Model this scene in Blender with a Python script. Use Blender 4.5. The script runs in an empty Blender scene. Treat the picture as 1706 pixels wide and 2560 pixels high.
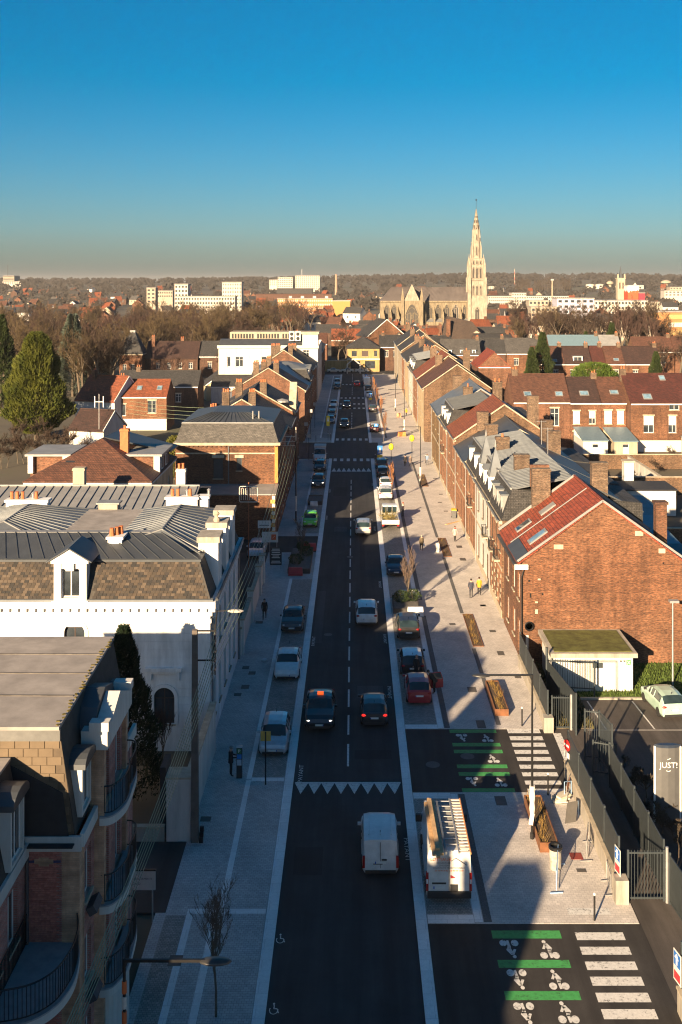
import bpy, bmesh, math, random
from mathutils import Vector, Matrix
random.seed(7)
R = math.radians
S = bpy.context.scene
COL = S.collection
# ------------------------------------------------------------------ camera
CAMX, CAMH, F, VX, VY = 0.32, 28.5, 2628.0, 884.0, 705.0
cam_d = bpy.data.cameras.new('camera'); cam = bpy.data.objects.new('camera', cam_d); COL.objects.link(cam)
cam.location = (CAMX, 0, CAMH); cam.rotation_euler = (R(90), 0, 0)
cam_d.sensor_fit = 'VERTICAL'; cam_d.sensor_height = 36.0; cam_d.sensor_width = 24.0
cam_d.lens = F / 2560 * 36.0
cam_d.shift_x = -(VX - 853) / 2560; cam_d.shift_y = -(1280 - VY) / 2560
cam_d.clip_start = 0.5; cam_d.clip_end = 20000
S.camera = cam
# ------------------------------------------------------------------ sky and sun
SUN_AZ, SUN_EL = 25.5, 16.3      # the way the light travels, clockwise from the street's direction
world = bpy.data.worlds.new('World'); S.world = world; world.use_nodes = True
wn = world.node_tree; wn.nodes.clear()
sky = wn.nodes.new('ShaderNodeTexSky'); sky.sky_type = 'NISHITA'; sky.sun_disc = False
sky.sun_elevation = R(SUN_EL); sky.sun_rotation = R(180 + SUN_AZ)
sky.altitude = 0; sky.air_density = 1.0; sky.dust_density = 1.2; sky.ozone_density = 5.0
gam = wn.nodes.new('ShaderNodeGamma'); gam.inputs[1].default_value = 1.0
hsv = wn.nodes.new('ShaderNodeHueSaturation'); hsv.inputs['Saturation'].default_value = 1.4; hsv.inputs['Hue'].default_value = 0.49
bg = wn.nodes.new('ShaderNodeBackground'); bg.inputs[1].default_value = 0.031
wo = wn.nodes.new('ShaderNodeOutputWorld')
wn.links.new(sky.outputs[0], gam.inputs[0]); wn.links.new(gam.outputs[0], hsv.inputs['Color'])
wn.links.new(hsv.outputs[0], bg.inputs[0]); wn.links.new(bg.outputs[0], wo.inputs[0])
sun_d = bpy.data.lights.new('sun', 'SUN'); sun = bpy.data.objects.new('sun', sun_d); COL.objects.link(sun)
sun_d.energy = 4.9; sun_d.angle = R(0.5); sun_d.color = (1.0, 0.74, 0.46)
sdir = Vector((math.sin(R(SUN_AZ)) * math.cos(R(SUN_EL)), math.cos(R(SUN_AZ)) * math.cos(R(SUN_EL)), -math.sin(R(SUN_EL))))
sun.rotation_euler = sdir.to_track_quat('-Z', 'Y').to_euler()
S.view_settings.view_transform = 'Standard'; S.view_settings.look = 'None'
S.view_settings.exposure = 1.85; S.view_settings.gamma = 1.0
S.render.engine = 'CYCLES'
S.cycles.max_bounces = 6; S.cycles.diffuse_bounces = 4; S.cycles.glossy_bounces = 3; S.cycles.transmission_bounces = 3
S.cycles.transparent_max_bounces = 6; S.cycles.volume_bounces = 0; S.cycles.use_denoising = True; S.cycles.filter_width = 1.15
# ------------------------------------------------------------------ pixel helpers (photograph 1706 x 2560)
def G(px, py, z=0.0):
    Y = F * (CAMH - z) / (py - VY)
    return Vector((CAMX + (px - VX) * Y / F, Y, z))
def P(px, py, Y):
    return Vector((CAMX + (px - VX) * Y / F, Y, CAMH - (py - VY) * Y / F))
# ------------------------------------------------------------------ objects
def tag(o, label=None, cat=None, group=None, kind=None):
    if label: o['label'] = label
    if cat: o['category'] = cat
    if group: o['group'] = group
    if kind: o['kind'] = kind
    return o
def thing(name, label, cat, loc=(0, 0, 0), rz=0.0, group=None):
    o = bpy.data.objects.new(name, None); COL.objects.link(o)
    o.empty_display_size = 0.2
    o.location = loc; o.rotation_euler = (0, 0, rz)
    return tag(o, label, cat, group)
def org(parent):
    """world position of an unrotated parent chain"""
    v = Vector((0, 0, 0))
    while parent is not None:
        v += Vector(parent.location); parent = parent.parent
    return v
def place(name, me, parent=None, loc=(0, 0, 0), rz=0.0, kind=None):
    o = bpy.data.objects.new(name, me); COL.objects.link(o)
    o.parent = parent; o.location = loc; o.rotation_euler = (0, 0, rz)
    if kind: o['kind'] = kind
    return o
def copy_tree(o, parent=None):
    c = o.copy(); COL.objects.link(c); c.parent = parent
    for ch in o.children: copy_tree(ch, c)
    return c
class MB:
    def __init__(s): s.v = []; s.f = []; s.m = []; s.mi = 0
    def add(s, vs, fs):
        b = len(s.v); s.v += [tuple(p) for p in vs]
        for f in fs: s.f.append([b + i for i in f]); s.m.append(s.mi)
        return s
    def poly(s, pts): return s.add(pts, [list(range(len(pts)))])
    def box(s, x0, x1, y0, y1, z0, z1):
        if x0 > x1: x0, x1 = x1, x0
        if y0 > y1: y0, y1 = y1, y0
        return s.add([(x0,y0,z0),(x1,y0,z0),(x1,y1,z0),(x0,y1,z0),(x0,y0,z1),(x1,y0,z1),(x1,y1,z1),(x0,y1,z1)],
                     [(3,2,1,0),(4,5,6,7),(0,1,5,4),(1,2,6,5),(2,3,7,6),(3,0,4,7)])
    def obox(s, c, sx, sy, sz, rz=0.0, M=None):
        pts = [Vector((a*sx/2, b*sy/2, d*sz/2)) for d in (-1,1) for a, b in ((-1,-1),(1,-1),(1,1),(-1,1))]
        M = M or Matrix.Rotation(rz, 3, 'Z'); c = Vector(c)
        return s.add([M @ p + c for p in pts], [(3,2,1,0),(4,5,6,7),(0,1,5,4),(1,2,6,5),(2,3,7,6),(3,0,4,7)])
    def hexa(s, lo, hi):
        """lo, hi: rings of equal length, counter-clockwise seen from above"""
        n = len(lo)
        return s.add(list(lo) + list(hi), [list(range(n))[::-1], [n+i for i in range(n)]] +
                     [(i, (i+1) % n, n+(i+1) % n, n+i) for i in range(n)])
    def prism(s, pts, z0, z1):
        return s.hexa([(x, y, z0) for x, y in pts], [(x, y, z1) for x, y in pts])
    def sheet(s, pts, z): return s.poly([(x, y, z) for x, y in pts])
    def slab(s, pts, t):
        """closed slab below a planar polygon (3-D points ccw seen from outside)"""
        n = (Vector(pts[1])-Vector(pts[0])).cross(Vector(pts[-1])-Vector(pts[0])).normalized()
        lo = [Vector(p) - n*t for p in pts]
        return s.hexa(lo, pts)
    def tube(s, pts, r, n=6, caps=True):
        pts = [Vector(p) for p in pts]; rr = r if isinstance(r, (list, tuple)) else [r]*len(pts)
        rings = []; up = None
        for i, p in enumerate(pts):
            d = (pts[min(i+1, len(pts)-1)] - pts[max(i-1, 0)]).normalized()
            if up is None: up = Vector((0,0,1)) if abs(d.z) < .9 else Vector((1,0,0))
            a = d.cross(up).normalized(); b = a.cross(d).normalized(); up = b
            rings.append([p + (a*math.cos(t*2*math.pi/n) + b*math.sin(t*2*math.pi/n))*rr[i] for t in range(n)])
        vs = [q for rg in rings for q in rg]; fs = []
        for i in range(len(pts)-1):
            for t in range(n):
                fs.append((i*n+t, i*n+(t+1) % n, (i+1)*n+(t+1) % n, (i+1)*n+t))
        if caps: fs += [list(range(n))[::-1], [(len(pts)-1)*n+t for t in range(n)]]
        return s.add(vs, fs)
    def bar(s, a, b, w, h=None):
        """rectangular bar from a to b"""
        a = Vector(a); b = Vector(b); d = (b-a); L = d.length; d.normalize()
        up = Vector((0,0,1)) if abs(d.z) < .95 else Vector((0,1,0))
        x = d.cross(up).normalized(); z = x.cross(d).normalized(); h = h or w
        pts = []
        for q in (a, b): pts += [q - x*w/2 - z*h/2, q + x*w/2 - z*h/2, q + x*w/2 + z*h/2, q - x*w/2 + z*h/2]
        return s.add(pts, [(3,2,1,0),(4,5,6,7),(0,1,5,4),(1,2,6,5),(2,3,7,6),(3,0,4,7)])
    def lathe(s, prof, c=(0,0,0), n=12):
        c = Vector(c); vs = []; fs = []
        for r, z in prof:
            vs += [c + Vector((r*math.cos(2*math.pi*t/n), r*math.sin(2*math.pi*t/n), z)) for t in range(n)]
        for i in range(len(prof)-1):
            for t in range(n): fs.append((i*n+t, i*n+(t+1) % n, (i+1)*n+(t+1) % n, (i+1)*n+t))
        fs += [list(range(n))[::-1], [(len(prof)-1)*n+t for t in range(n)]]
        return s.add(vs, fs)
    def ball(s, c, r, n=8, m=5, sc=(1,1,1)):
        prof = [(max(r*math.sin(math.pi*i/m), .002), -r*math.cos(math.pi*i/m)) for i in range(m+1)]
        b = len(s.v); s.lathe(prof, (0,0,0), n)
        for i in range(b, len(s.v)):
            p = s.v[i]; s.v[i] = (c[0]+p[0]*sc[0], c[1]+p[1]*sc[1], c[2]+p[2]*sc[2])
        return s
    def wall(s, axis, pos, n, u0, u1, z0, z1, holes=(), depth=0.16, top=None):
        """axis 'y': plane y=pos, u is x; axis 'x': plane x=pos, u is y; n=+1/-1 normal; holes (u0,u1,z0,z1)"""
        us = sorted({u0, u1, *[h[0] for h in holes], *[h[1] for h in holes]})
        zs = sorted({z0, z1, *[h[2] for h in holes], *[h[3] for h in holes]})
        us = [u for u in us if u0 <= u <= u1]; zs = [z for z in zs if z0 <= z <= z1]
        pt = (lambda u, z, d=0: (u, pos - n*d, z)) if axis == 'y' else (lambda u, z, d=0: (pos - n*d, u, z))
        flip = (axis == 'y' and n > 0) or (axis == 'x' and n < 0)
        def face(q): s.poly(q[::-1] if flip else q)
        for i in range(len(us)-1):
            for k in range(len(zs)-1):
                cu, cz = (us[i]+us[i+1])/2, (zs[k]+zs[k+1])/2
                if any(h[0] < cu < h[1] and h[2] < cz < h[3] for h in holes): continue
                face([pt(us[i],zs[k]), pt(us[i+1],zs[k]), pt(us[i+1],zs[k+1]), pt(us[i],zs[k+1])])
        for a, b, c, d in holes:
            a, b = max(a, u0), min(b, u1)
            face([pt(a,c), pt(b,c), pt(b,c,depth), pt(a,c,depth)])
            face([pt(a,d,depth), pt(b,d,depth), pt(b,d), pt(a,d)])
            face([pt(a,c), pt(a,c,depth), pt(a,d,depth), pt(a,d)])
            face([pt(b,c,depth), pt(b,c), pt(b,d), pt(b,d,depth)])
        if top: face([pt(u0,z1), pt(u1,z1)] + [pt(*q) for q in top])
        return s
    def mesh(s, name, mats, smooth=False, origin=None):
        me = bpy.data.meshes.new(name)
        vs = s.v if origin is None else [(p[0]-origin[0], p[1]-origin[1], p[2]-origin[2]) for p in s.v]
        me.from_pydata(vs, [], s.f)
        for m in (mats if isinstance(mats, (list, tuple)) else [mats]): me.materials.append(m)
        if any(s.m): me.polygons.foreach_set('material_index', s.m)
        if smooth: me.polygons.foreach_set('use_smooth', [True]*len(s.f))
        me.update()
        return me
    def build(s, name, mats, parent=None, world=True, smooth=False, kind=None):
        """world=True: vertices are world coordinates and are moved into the parent's frame"""
        og = org(parent) if (world and parent is not None) else None
        o = bpy.data.objects.new(name, s.mesh(name, mats, smooth, og)); COL.objects.link(o); o.parent = parent
        if kind: o['kind'] = kind
        return o
def solo(name, mb, mats, label, cat, group=None, smooth=False):
    """a thing that is one mesh: its origin is moved to its base"""
    n = len(mb.v); c = Vector((sum(p[0] for p in mb.v)/n, sum(p[1] for p in mb.v)/n, min(p[2] for p in mb.v)))
    o = bpy.data.objects.new(name, mb.mesh(name, mats, smooth, c)); COL.objects.link(o); o.location = c
    return tag(o, label, cat, group)
def struct(name, mb, mats, parent=None):
    o = mb.build(name, mats, parent, world=False)
    if parent is None: o['kind'] = 'structure'
    return o
# ------------------------------------------------------------------ materials
MATS = {}
class NT:
    def __init__(s, name):
        s.mat = bpy.data.materials.new(name); s.mat.use_nodes = True; s.t = s.mat.node_tree; s.t.nodes.clear()
        s.out = s.n('ShaderNodeOutputMaterial'); s.b = s.n('ShaderNodeBsdfPrincipled'); s.l(s.b.outputs[0], s.out.inputs[0])
    def n(s, typ, **kw):
        nd = s.t.nodes.new(typ)
        for k, v in kw.items(): setattr(nd, k, v)
        return nd
    def l(s, a, b): s.t.links.new(a, b)
    def pos(s): return s.n('ShaderNodeNewGeometry').outputs['Position']
    def objc(s): return s.n('ShaderNodeTexCoord').outputs['Object']
    def wallvec(s, kz=1.0):
        """(x+y, z*kz, 0): runs along any axis-aligned wall or roof slope"""
        sx = s.n('ShaderNodeSeparateXYZ'); s.l(s.pos(), sx.inputs[0])
        a = s.math('ADD', sx.outputs[0], sx.outputs[1]); z = s.math('MULTIPLY', sx.outputs[2], kz)
        c = s.n('ShaderNodeCombineXYZ'); s.l(a, c.inputs[0]); s.l(z, c.inputs[1])
        return c.outputs[0]
    def math(s, op, a, b=0.0):
        m = s.n('ShaderNodeMath', operation=op)
        for i, q in enumerate((a, b)):
            if isinstance(q, (int, float)): m.inputs[i].default_value = q
            else: s.l(q, m.inputs[i])
        return m.outputs[0]
    def noise(s, vec, scale, detail=4.0, rough=0.6):
        t = s.n('ShaderNodeTexNoise'); t.inputs['Scale'].default_value = scale
        t.inputs['Detail'].default_value = detail; t.inputs['Roughness'].default_value = rough
        if vec is not None: s.l(vec, t.inputs['Vector'])
        return t.outputs['Fac']
    def ramp(s, fac, stops):
        r = s.n('ShaderNodeValToRGB'); e = r.color_ramp.elements
        while len(e) < len(stops): e.new(0.5)
        for i, (p, c) in enumerate(stops):
            e[i].position = p; e[i].color = (*c, 1) if len(c) == 3 else c
        s.l(fac, r.inputs[0]); return r.outputs[0]
    def mix(s, a, b, fac, mode='MIX'):
        m = s.n('ShaderNodeMix', data_type='RGBA', blend_type=mode)
        for q, i in ((a, 6), (b, 7)):
            if isinstance(q, tuple): m.inputs[i].default_value = (*q, 1)
            else: s.l(q, m.inputs[i])
        if isinstance(fac, (int, float)): m.inputs[0].default_value = fac
        else: s.l(fac, m.inputs[0])
        return m.outputs[2]
    def bump(s, h, strength=0.3, dist=0.02):
        b = s.n('ShaderNodeBump'); b.inputs['Strength'].default_value = strength; b.inputs['Distance'].default_value = dist
        s.l(h, b.inputs['Height']); s.l(b.outputs[0], s.b.inputs['Normal'])
    def fin(s, col, rough=0.8, metal=0.0, spec=None):
        if isinstance(col, tuple): s.b.inputs['Base Color'].default_value = (*col, 1)
        else: s.l(col, s.b.inputs['Base Color'])
        s.b.inputs['Roughness'].default_value = rough; s.b.inputs['Metallic'].default_value = metal
        if spec is not None: s.b.inputs['Specular IOR Level'].default_value = spec
        return s.mat
def sc(c, k): return tuple(min(1, x*k) for x in c)
def plain(name, col, rough=0.7, metal=0.0, var=0.25, scale=3.0, bump=0.0):
    """slightly uneven paint or material"""
    if name in MATS: return MATS[name]
    t = NT(name); p = t.pos()
    n = t.noise(p, scale, 5)
    c = t.ramp(n, [(0.25, sc(col, 1-var)), (0.75, sc(col, 1+var*0.6))])
    if bump: t.bump(t.noise(p, scale*12, 3), bump, 0.01)
    MATS[name] = t.fin(c, rough, metal); return MATS[name]
BK = 0.6
def brickm(name, c1, c2, mortar, dirt=0.35, bw=0.23, bh=0.075, mort=0.012, big=0.25, mott=1.0):
    if name in MATS: return MATS[name]
    c1, c2, mortar = sc(c1, BK), sc(c2, BK), sc(mortar, BK)
    t = NT(name); v = t.wallvec()
    b = t.n('ShaderNodeTexBrick'); t.l(v, b.inputs['Vector'])
    b.inputs['Color1'].default_value = (*c1, 1); b.inputs['Color2'].default_value = (*c2, 1); b.inputs['Mortar'].default_value = (*mortar, 1)
    b.inputs['Scale'].default_value = 1.0; b.inputs['Mortar Size'].default_value = mort
    b.inputs['Brick Width'].default_value = bw; b.inputs['Row Height'].default_value = bh; b.inputs['Bias'].default_value = -0.1
    d = t.ramp(t.noise(t.pos(), big, 6, .65), [(0.3, (1-dirt,)*3), (0.7, (1.08,)*3)])
    d2 = t.ramp(t.noise(t.pos(), 2.2, 4, .7), [(0.3, (0.72,)*3), (0.75, (1.15,)*3)])
    m = t.n('ShaderNodeMapping'); m.inputs['Scale'].default_value = (4.0, 12.0, 1); t.l(v, m.inputs[0])
    d3 = t.ramp(t.noise(m.outputs[0], 1.0, 2, .6), [(0.34, (1-.5*mott, 1-.53*mott, 1-.55*mott)), (0.5, (0.95,)*3), (0.68, (1+.4*mott, 1+.35*mott, 1+.3*mott))])
    m2 = t.n('ShaderNodeMapping'); m2.inputs['Scale'].default_value = (.35, 3.0, 1); t.l(v, m2.inputs[0])
    d4 = t.ramp(t.noise(m2.outputs[0], 1.0, 5, .7), [(0.32, (0.72, 0.7, 0.7)), (0.68, (1.2,)*3)])
    m3 = t.n('ShaderNodeMapping'); m3.inputs['Scale'].default_value = (.55, .1, 1); t.l(v, m3.inputs[0])
    d5 = t.ramp(t.noise(m3.outputs[0], 1.0, 6, .7), [(0.36, (0.6, 0.58, 0.57)), (0.52, (1.0,)*3), (0.7, (1.12, 1.1, 1.08))])
    c = t.mix(t.mix(t.mix(t.mix(t.mix(b.outputs[0], d, 1.0, 'MULTIPLY'), d2, 1.0, 'MULTIPLY'), d3, 1.0, 'MULTIPLY'), d4, 1.0, 'MULTIPLY'), d5, 1.0, 'MULTIPLY')
    t.bump(t.math('SUBTRACT', 1.0, b.outputs['Fac']), 0.5, 0.012)
    MATS[name] = t.fin(c, 0.9); return MATS[name]
def tilem(name, c1, c2, dark, w=0.25, h=0.16, lich=0.3, rough=0.75, big=0.4):
    """roof tiles: courses in z, joints along the eaves"""
    if name in MATS: return MATS[name]
    c1, c2, dark = sc(c1, .74), sc(c2, .6), sc(dark, .6)
    t = NT(name); v = t.wallvec()
    b = t.n('ShaderNodeTexBrick'); t.l(v, b.inputs['Vector'])
    b.inputs['Color1'].default_value = (*c1, 1); b.inputs['Color2'].default_value = (*c2, 1); b.inputs['Mortar'].default_value = (*dark, 1)
    b.inputs['Scale'].default_value = 1.0; b.inputs['Mortar Size'].default_value = 0.012
    b.inputs['Brick Width'].default_value = w; b.inputs['Row Height'].default_value = h; b.inputs['Bias'].default_value = 0.0
    d = t.ramp(t.noise(t.pos(), big, 6, .7), [(0.3, (1-lich,)*3), (0.7, (1.1,)*3)])
    m = t.n('ShaderNodeMapping'); m.inputs['Scale'].default_value = (1.6, 4.5, 1); t.l(v, m.inputs[0])
    d3 = t.ramp(t.noise(m.outputs[0], 1.0, 3, .7), [(0.33, (0.62,)*3), (0.67, (1.35,)*3)])
    c = t.mix(t.mix(b.outputs[0], d, 1.0, 'MULTIPLY'), d3, 1.0, 'MULTIPLY')
    wv = t.n('ShaderNodeTexWave', bands_direction='X'); t.l(v, wv.inputs[0]); wv.inputs['Scale'].default_value = math.pi*0.318/w*0.5
    hgt = t.math('ADD', t.math('SUBTRACT', 1.0, b.outputs['Fac']), t.math('MULTIPLY', wv.outputs['Fac'], 0.6))
    t.bump(hgt, 0.6, 0.03)
    MATS[name] = t.fin(c, rough); return MATS[name]
def plaster(name, col, stain=0.35, rough=0.85, streak=True):
    if name in MATS: return MATS[name]
    t = NT(name); p = t.pos()
    m = t.n('ShaderNodeMapping'); m.inputs['Scale'].default_value = (1.6, 1.6, 0.25); t.l(p, m.inputs[0])
    a = t.ramp(t.noise(m.outputs[0], 1.1, 6, .7), [(0.32, (1-stain,)*3), (0.62, (1.03,)*3)])
    b = t.ramp(t.noise(p, 0.5, 5), [(0.3, (0.86, 0.85, 0.83)), (0.7, (1.03,)*3)])
    c = t.mix(t.mix(col, a, 1.0, 'MULTIPLY'), b, 1.0, 'MULTIPLY')
    t.bump(t.noise(p, 30, 3), 0.15, 0.01)
    MATS[name] = t.fin(c, rough); return MATS[name]
def paving(name, c1, c2, mortar, w, h, rough=0.8, spot=0.2, bump=0.25):
    if name in MATS: return MATS[name]
    t = NT(name); p = t.pos()
    b = t.n('ShaderNodeTexBrick'); t.l(p, b.inputs['Vector'])
    b.inputs['Color1'].default_value = (*c1, 1); b.inputs['Color2'].default_value = (*c2, 1); b.inputs['Mortar'].default_value = (*mortar, 1)
    b.inputs['Scale'].default_value = 1.0; b.inputs['Mortar Size'].default_value = 0.008
    b.inputs['Brick Width'].default_value = w; b.inputs['Row Height'].default_value = h
    d = t.ramp(t.noise(p, 0.35, 7, .7), [(0.3, (1-spot,)*3), (0.7, (1.06,)*3)])
    d2 = t.ramp(t.noise(p, 9, 4, .8), [(0.3, (0.86,)*3), (0.7, (1.08,)*3)])
    c = t.mix(t.mix(b.outputs[0], d, 1.0, 'MULTIPLY'), d2, 1.0, 'MULTIPLY')
    t.bump(t.math('ADD', t.math('SUBTRACT', 1.0, b.outputs['Fac']), t.noise(p, 40, 2)), bump, 0.01)
    MATS[name] = t.fin(c, rough); return MATS[name]
def leafm(name, c1, c2, scale=1.2, rough=0.7, trans=0.0):
    if name in MATS: return MATS[name]
    t = NT(name)
    c = t.ramp(t.noise(t.pos(), scale, 4, .7), [(0.3, c1), (0.7, c2)])
    MATS[name] = t.fin(c, rough, 0, 0.2); return MATS[name]
def glassm(name, col=(0.02, 0.025, 0.03), rough=0.08):
    if name in MATS: return MATS[name]
    t = NT(name); c = t.ramp(t.noise(t.pos(), 0.9, 2), [(0.35, col), (0.65, sc(col, 2.2))])
    MATS[name] = t.fin(c, rough, 0, 0.6); return MATS[name]
def paint(name, col, metallic=0.0, rough=0.35):
    if name in MATS: return MATS[name]
    t = NT(name); b = t.b
    d = t.ramp(t.noise(t.objc(), 3.0, 5), [(0.3, sc(col, .82)), (0.7, sc(col, 1.05))])
    b.inputs['Coat Weight'].default_value = 0.6; b.inputs['Coat Roughness'].default_value = 0.08
    MATS[name] = t.fin(d, rough, metallic); return MATS[name]
def emit(name, col, st):
    if name in MATS: return MATS[name]
    t = NT(name); t.b.inputs['Emission Color'].default_value = (*col, 1); t.b.inputs['Emission Strength'].default_value = st
    MATS[name] = t.fin(col, 0.4); return MATS[name]

M = {}
M['asphalt'] = None
def asphalt(name, col, spot=0.35, agg=60):
    if name in MATS: return MATS[name]
    t = NT(name); p = t.pos()
    m = t.n('ShaderNodeMapping'); m.inputs['Scale'].default_value = (1.3, 0.08, 1); t.l(p, m.inputs[0])
    a = t.ramp(t.noise(m.outputs[0], 1.0, 4), [(0.3, sc(col, 0.7)), (0.7, sc(col, 1.4))])
    b = t.ramp(t.noise(p, 0.3, 6, .7), [(0.3, (1-spot,)*3), (0.7, (1.12,)*3)])
    g = t.ramp(t.noise(p, agg, 2), [(0.3, (0.75,)*3), (0.7, (1.25,)*3)])
    c = t.mix(t.mix(a, b, 1.0, 'MULTIPLY'), g, 1.0, 'MULTIPLY')
    t.bump(t.noise(p, agg, 3), 0.4, 0.008)
    MATS[name] = t.fin(c, 0.85, 0, 0.3); return MATS[name]
M['asphalt'] = asphalt('asphalt_road', (0.036, 0.036, 0.038))
M['asphalt2'] = asphalt('asphalt_entry', (0.036, 0.033, 0.031))
M['asphalt_lot'] = asphalt('asphalt_lot', (0.075, 0.065, 0.058), .25)
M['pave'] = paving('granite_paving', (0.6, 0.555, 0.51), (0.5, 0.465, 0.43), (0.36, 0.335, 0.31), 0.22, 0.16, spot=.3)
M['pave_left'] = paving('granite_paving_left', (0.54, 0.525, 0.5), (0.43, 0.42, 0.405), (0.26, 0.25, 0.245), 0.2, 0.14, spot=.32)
M['pave_dark'] = paving('dark_paver_band', (0.12, 0.12, 0.12), (0.09, 0.09, 0.09), (0.06, 0.06, 0.06), 0.2, 0.1)
M['sett'] = paving('granite_setts', (0.36, 0.345, 0.31), (0.23, 0.225, 0.21), (0.09, 0.09, 0.085), 0.15, 0.12, spot=.25, bump=.7)
M['kerb'] = paving('granite_kerb', (0.78, 0.765, 0.74), (0.72, 0.71, 0.69), (0.5, 0.5, 0.49), 1.0, 0.7, spot=.15)
t = NT('white_road_paint'); t_w = t.ramp(t.noise(t.pos(), 7, 6, .75), [(0.36, (0.12,0.12,0.12)), (0.44, (0.52,0.51,0.48)), (0.7, (0.64,0.63,0.6))]); M['white'] = t.fin(t_w, .7)
t = NT('green_road_paint'); t_w = t.ramp(t.noise(t.pos(), 6, 6, .75), [(0.34, (0.03,0.07,0.03)), (0.44, (0.045,0.25,0.06)), (0.7, (0.06,0.33,0.09))]); M['green'] = t.fin(t_w, .7)
M['earth'] = plain('bare_earth', (0.10, 0.08, 0.055), 0.95, var=.4, scale=1.2, bump=.4)
M['grass'] = leafm('lawn', (0.035, 0.06, 0.012), (0.09, 0.13, 0.03), 2.0, .9)
M['black'] = plain('black_metal', (0.018, 0.018, 0.019), 0.45, 0.4, var=.3)
M['dark_plastic'] = plain('dark_plastic', (0.02, 0.02, 0.021), 0.55, var=.3)
M['tyre'] = plain('tyre_rubber', (0.015, 0.015, 0.015), 0.85, var=.2)
M['rim'] = plain('alloy_rim', (0.45, 0.45, 0.46), 0.35, 0.7, var=.1)
M['steel'] = plain('galvanised_steel', (0.38, 0.38, 0.38), 0.5, 0.6, var=.2)
M['greymetal'] = plain('grey_painted_metal', (0.045, 0.056, 0.062), 0.5, 0.3, var=.2)
M['rust'] = plain('weathered_steel', (0.17, 0.07, 0.03), 0.9, .1, var=.45, scale=2.5)
M['wood'] = plain('pine_wood', (0.52, 0.33, 0.16), 0.7, var=.3, scale=5)
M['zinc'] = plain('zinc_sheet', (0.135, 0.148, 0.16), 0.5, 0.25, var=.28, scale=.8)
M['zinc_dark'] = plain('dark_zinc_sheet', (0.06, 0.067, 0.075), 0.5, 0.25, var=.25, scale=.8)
M['zinc_light'] = plain('pale_zinc_sheet', (0.24, 0.24, 0.235), 0.55, 0.2, var=.25, scale=.8)
M['stone'] = plaster('pale_stone', (0.42, 0.36, 0.27), .35)
M['church'] = plaster('church_stone', (0.235, 0.19, 0.125), .55)
M['church_pale'] = plaster('church_cleaned_stone', (0.33, 0.285, 0.225), .5)
M['white_wall'] = plaster('white_render', (0.56, 0.54, 0.505), .25)
M['white_clean'] = plaster('white_paint', (0.56, 0.55, 0.52), .2)
M['villa'] = plaster('villa_stucco', (0.7, 0.7, 0.7), .28)
M['cream'] = plaster('cream_render', (0.48, 0.37, 0.23), .35)
M['ochre'] = brickm('ochre_brick', (0.40, 0.25, 0.10), (0.36, 0.21, 0.08), (0.3, 0.2, 0.09), .2)
M['beige'] = plaster('beige_render', (0.38, 0.32, 0.24), .3)
M['concrete'] = plaster('concrete', (0.36, 0.33, 0.28), .4)
M['brick'] = brickm('red_brick', (0.34, 0.115, 0.05), (0.25, 0.075, 0.035), (0.3, 0.22, 0.15))
M['brick_or'] = brickm('orange_brick', (0.40, 0.148, 0.062), (0.25, 0.08, 0.034), (0.3, 0.2, 0.125), .55, big=.16)
M['brick_dk'] = brickm('dark_brick', (0.2, 0.075, 0.04), (0.13, 0.05, 0.03), (0.2, 0.15, 0.11))
M['brick_br'] = brickm('brown_brick', (0.30, 0.15, 0.07), (0.19, 0.085, 0.04), (0.3, 0.23, 0.16), .4)
M['brick_ch'] = brickm('chimney_brick', (0.27, 0.145, 0.08), (0.15, 0.068, 0.038), (0.32, 0.26, 0.19), .4, mort=.016)
M['brick_new'] = brickm('modern_red_brick', (0.88, 0.33, 0.265), (0.76, 0.27, 0.21), (0.7, 0.52, 0.46), .1, mott=.2)
M['sand_brick'] = brickm('sand_brick', (1.0, 0.62, 0.4), (0.92, 0.55, 0.34), (0.85, 0.55, 0.36), .1, mott=.1)
M['front_brick'] = brickm('front_brick', (0.66, 0.27, 0.11), (0.5, 0.17, 0.07), (0.5, 0.36, 0.24), .3, mott=.7)
M['red_paint'] = plain('red_painted_brick', (0.34, 0.075, 0.05), .85, var=.3, scale=1.5)
M['tile_red'] = tilem('red_clay_tile', (0.4, 0.082, 0.035), (0.34, 0.065, 0.028), (0.12, 0.025, 0.013), lich=.25)
M['tile_or'] = tilem('orange_clay_tile', (0.36, 0.1, 0.04), (0.28, 0.075, 0.03), (0.12, 0.04, 0.02))
M['tile_br'] = tilem('brown_tile', (0.17, 0.07, 0.04), (0.12, 0.05, 0.03), (0.05, 0.022, 0.015))
M['tile_dk'] = tilem('dark_brown_tile', (0.075, 0.035, 0.026), (0.055, 0.026, 0.02), (0.025, 0.013, 0.01))
M['tile_bur'] = tilem('burgundy_tile', (0.12, 0.028, 0.018), (0.09, 0.022, 0.014), (0.035, 0.01, 0.008))
M['slate'] = tilem('slate', (0.075, 0.072, 0.07), (0.05, 0.049, 0.05), (0.022, 0.022, 0.022), .22, .14, .35)
M['slate_gr'] = tilem('grey_slate', (0.14, 0.13, 0.12), (0.10, 0.095, 0.09), (0.055, 0.052, 0.05), .2, .12, .3)
M['felt'] = plain('roofing_felt', (0.27, 0.245, 0.225), .95, var=.35, scale=.9)
M['bitumen'] = plain('dark_bitumen', (0.022, 0.023, 0.026), .8, var=.3)
M['glass'] = glassm('window_glass')
M['glass_blue'] = glassm('skylight_glass', (0.08, 0.13, 0.17), .15)
M['carglass'] = glassm('car_glass', (0.012, 0.02, 0.022), .04)
M['frame_w'] = plain('white_window_frame', (0.7, 0.69, 0.66), .5, var=.1)
M['frame_d'] = plain('dark_window_frame', (0.05, 0.03, 0.025), .5, var=.2)
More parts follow.
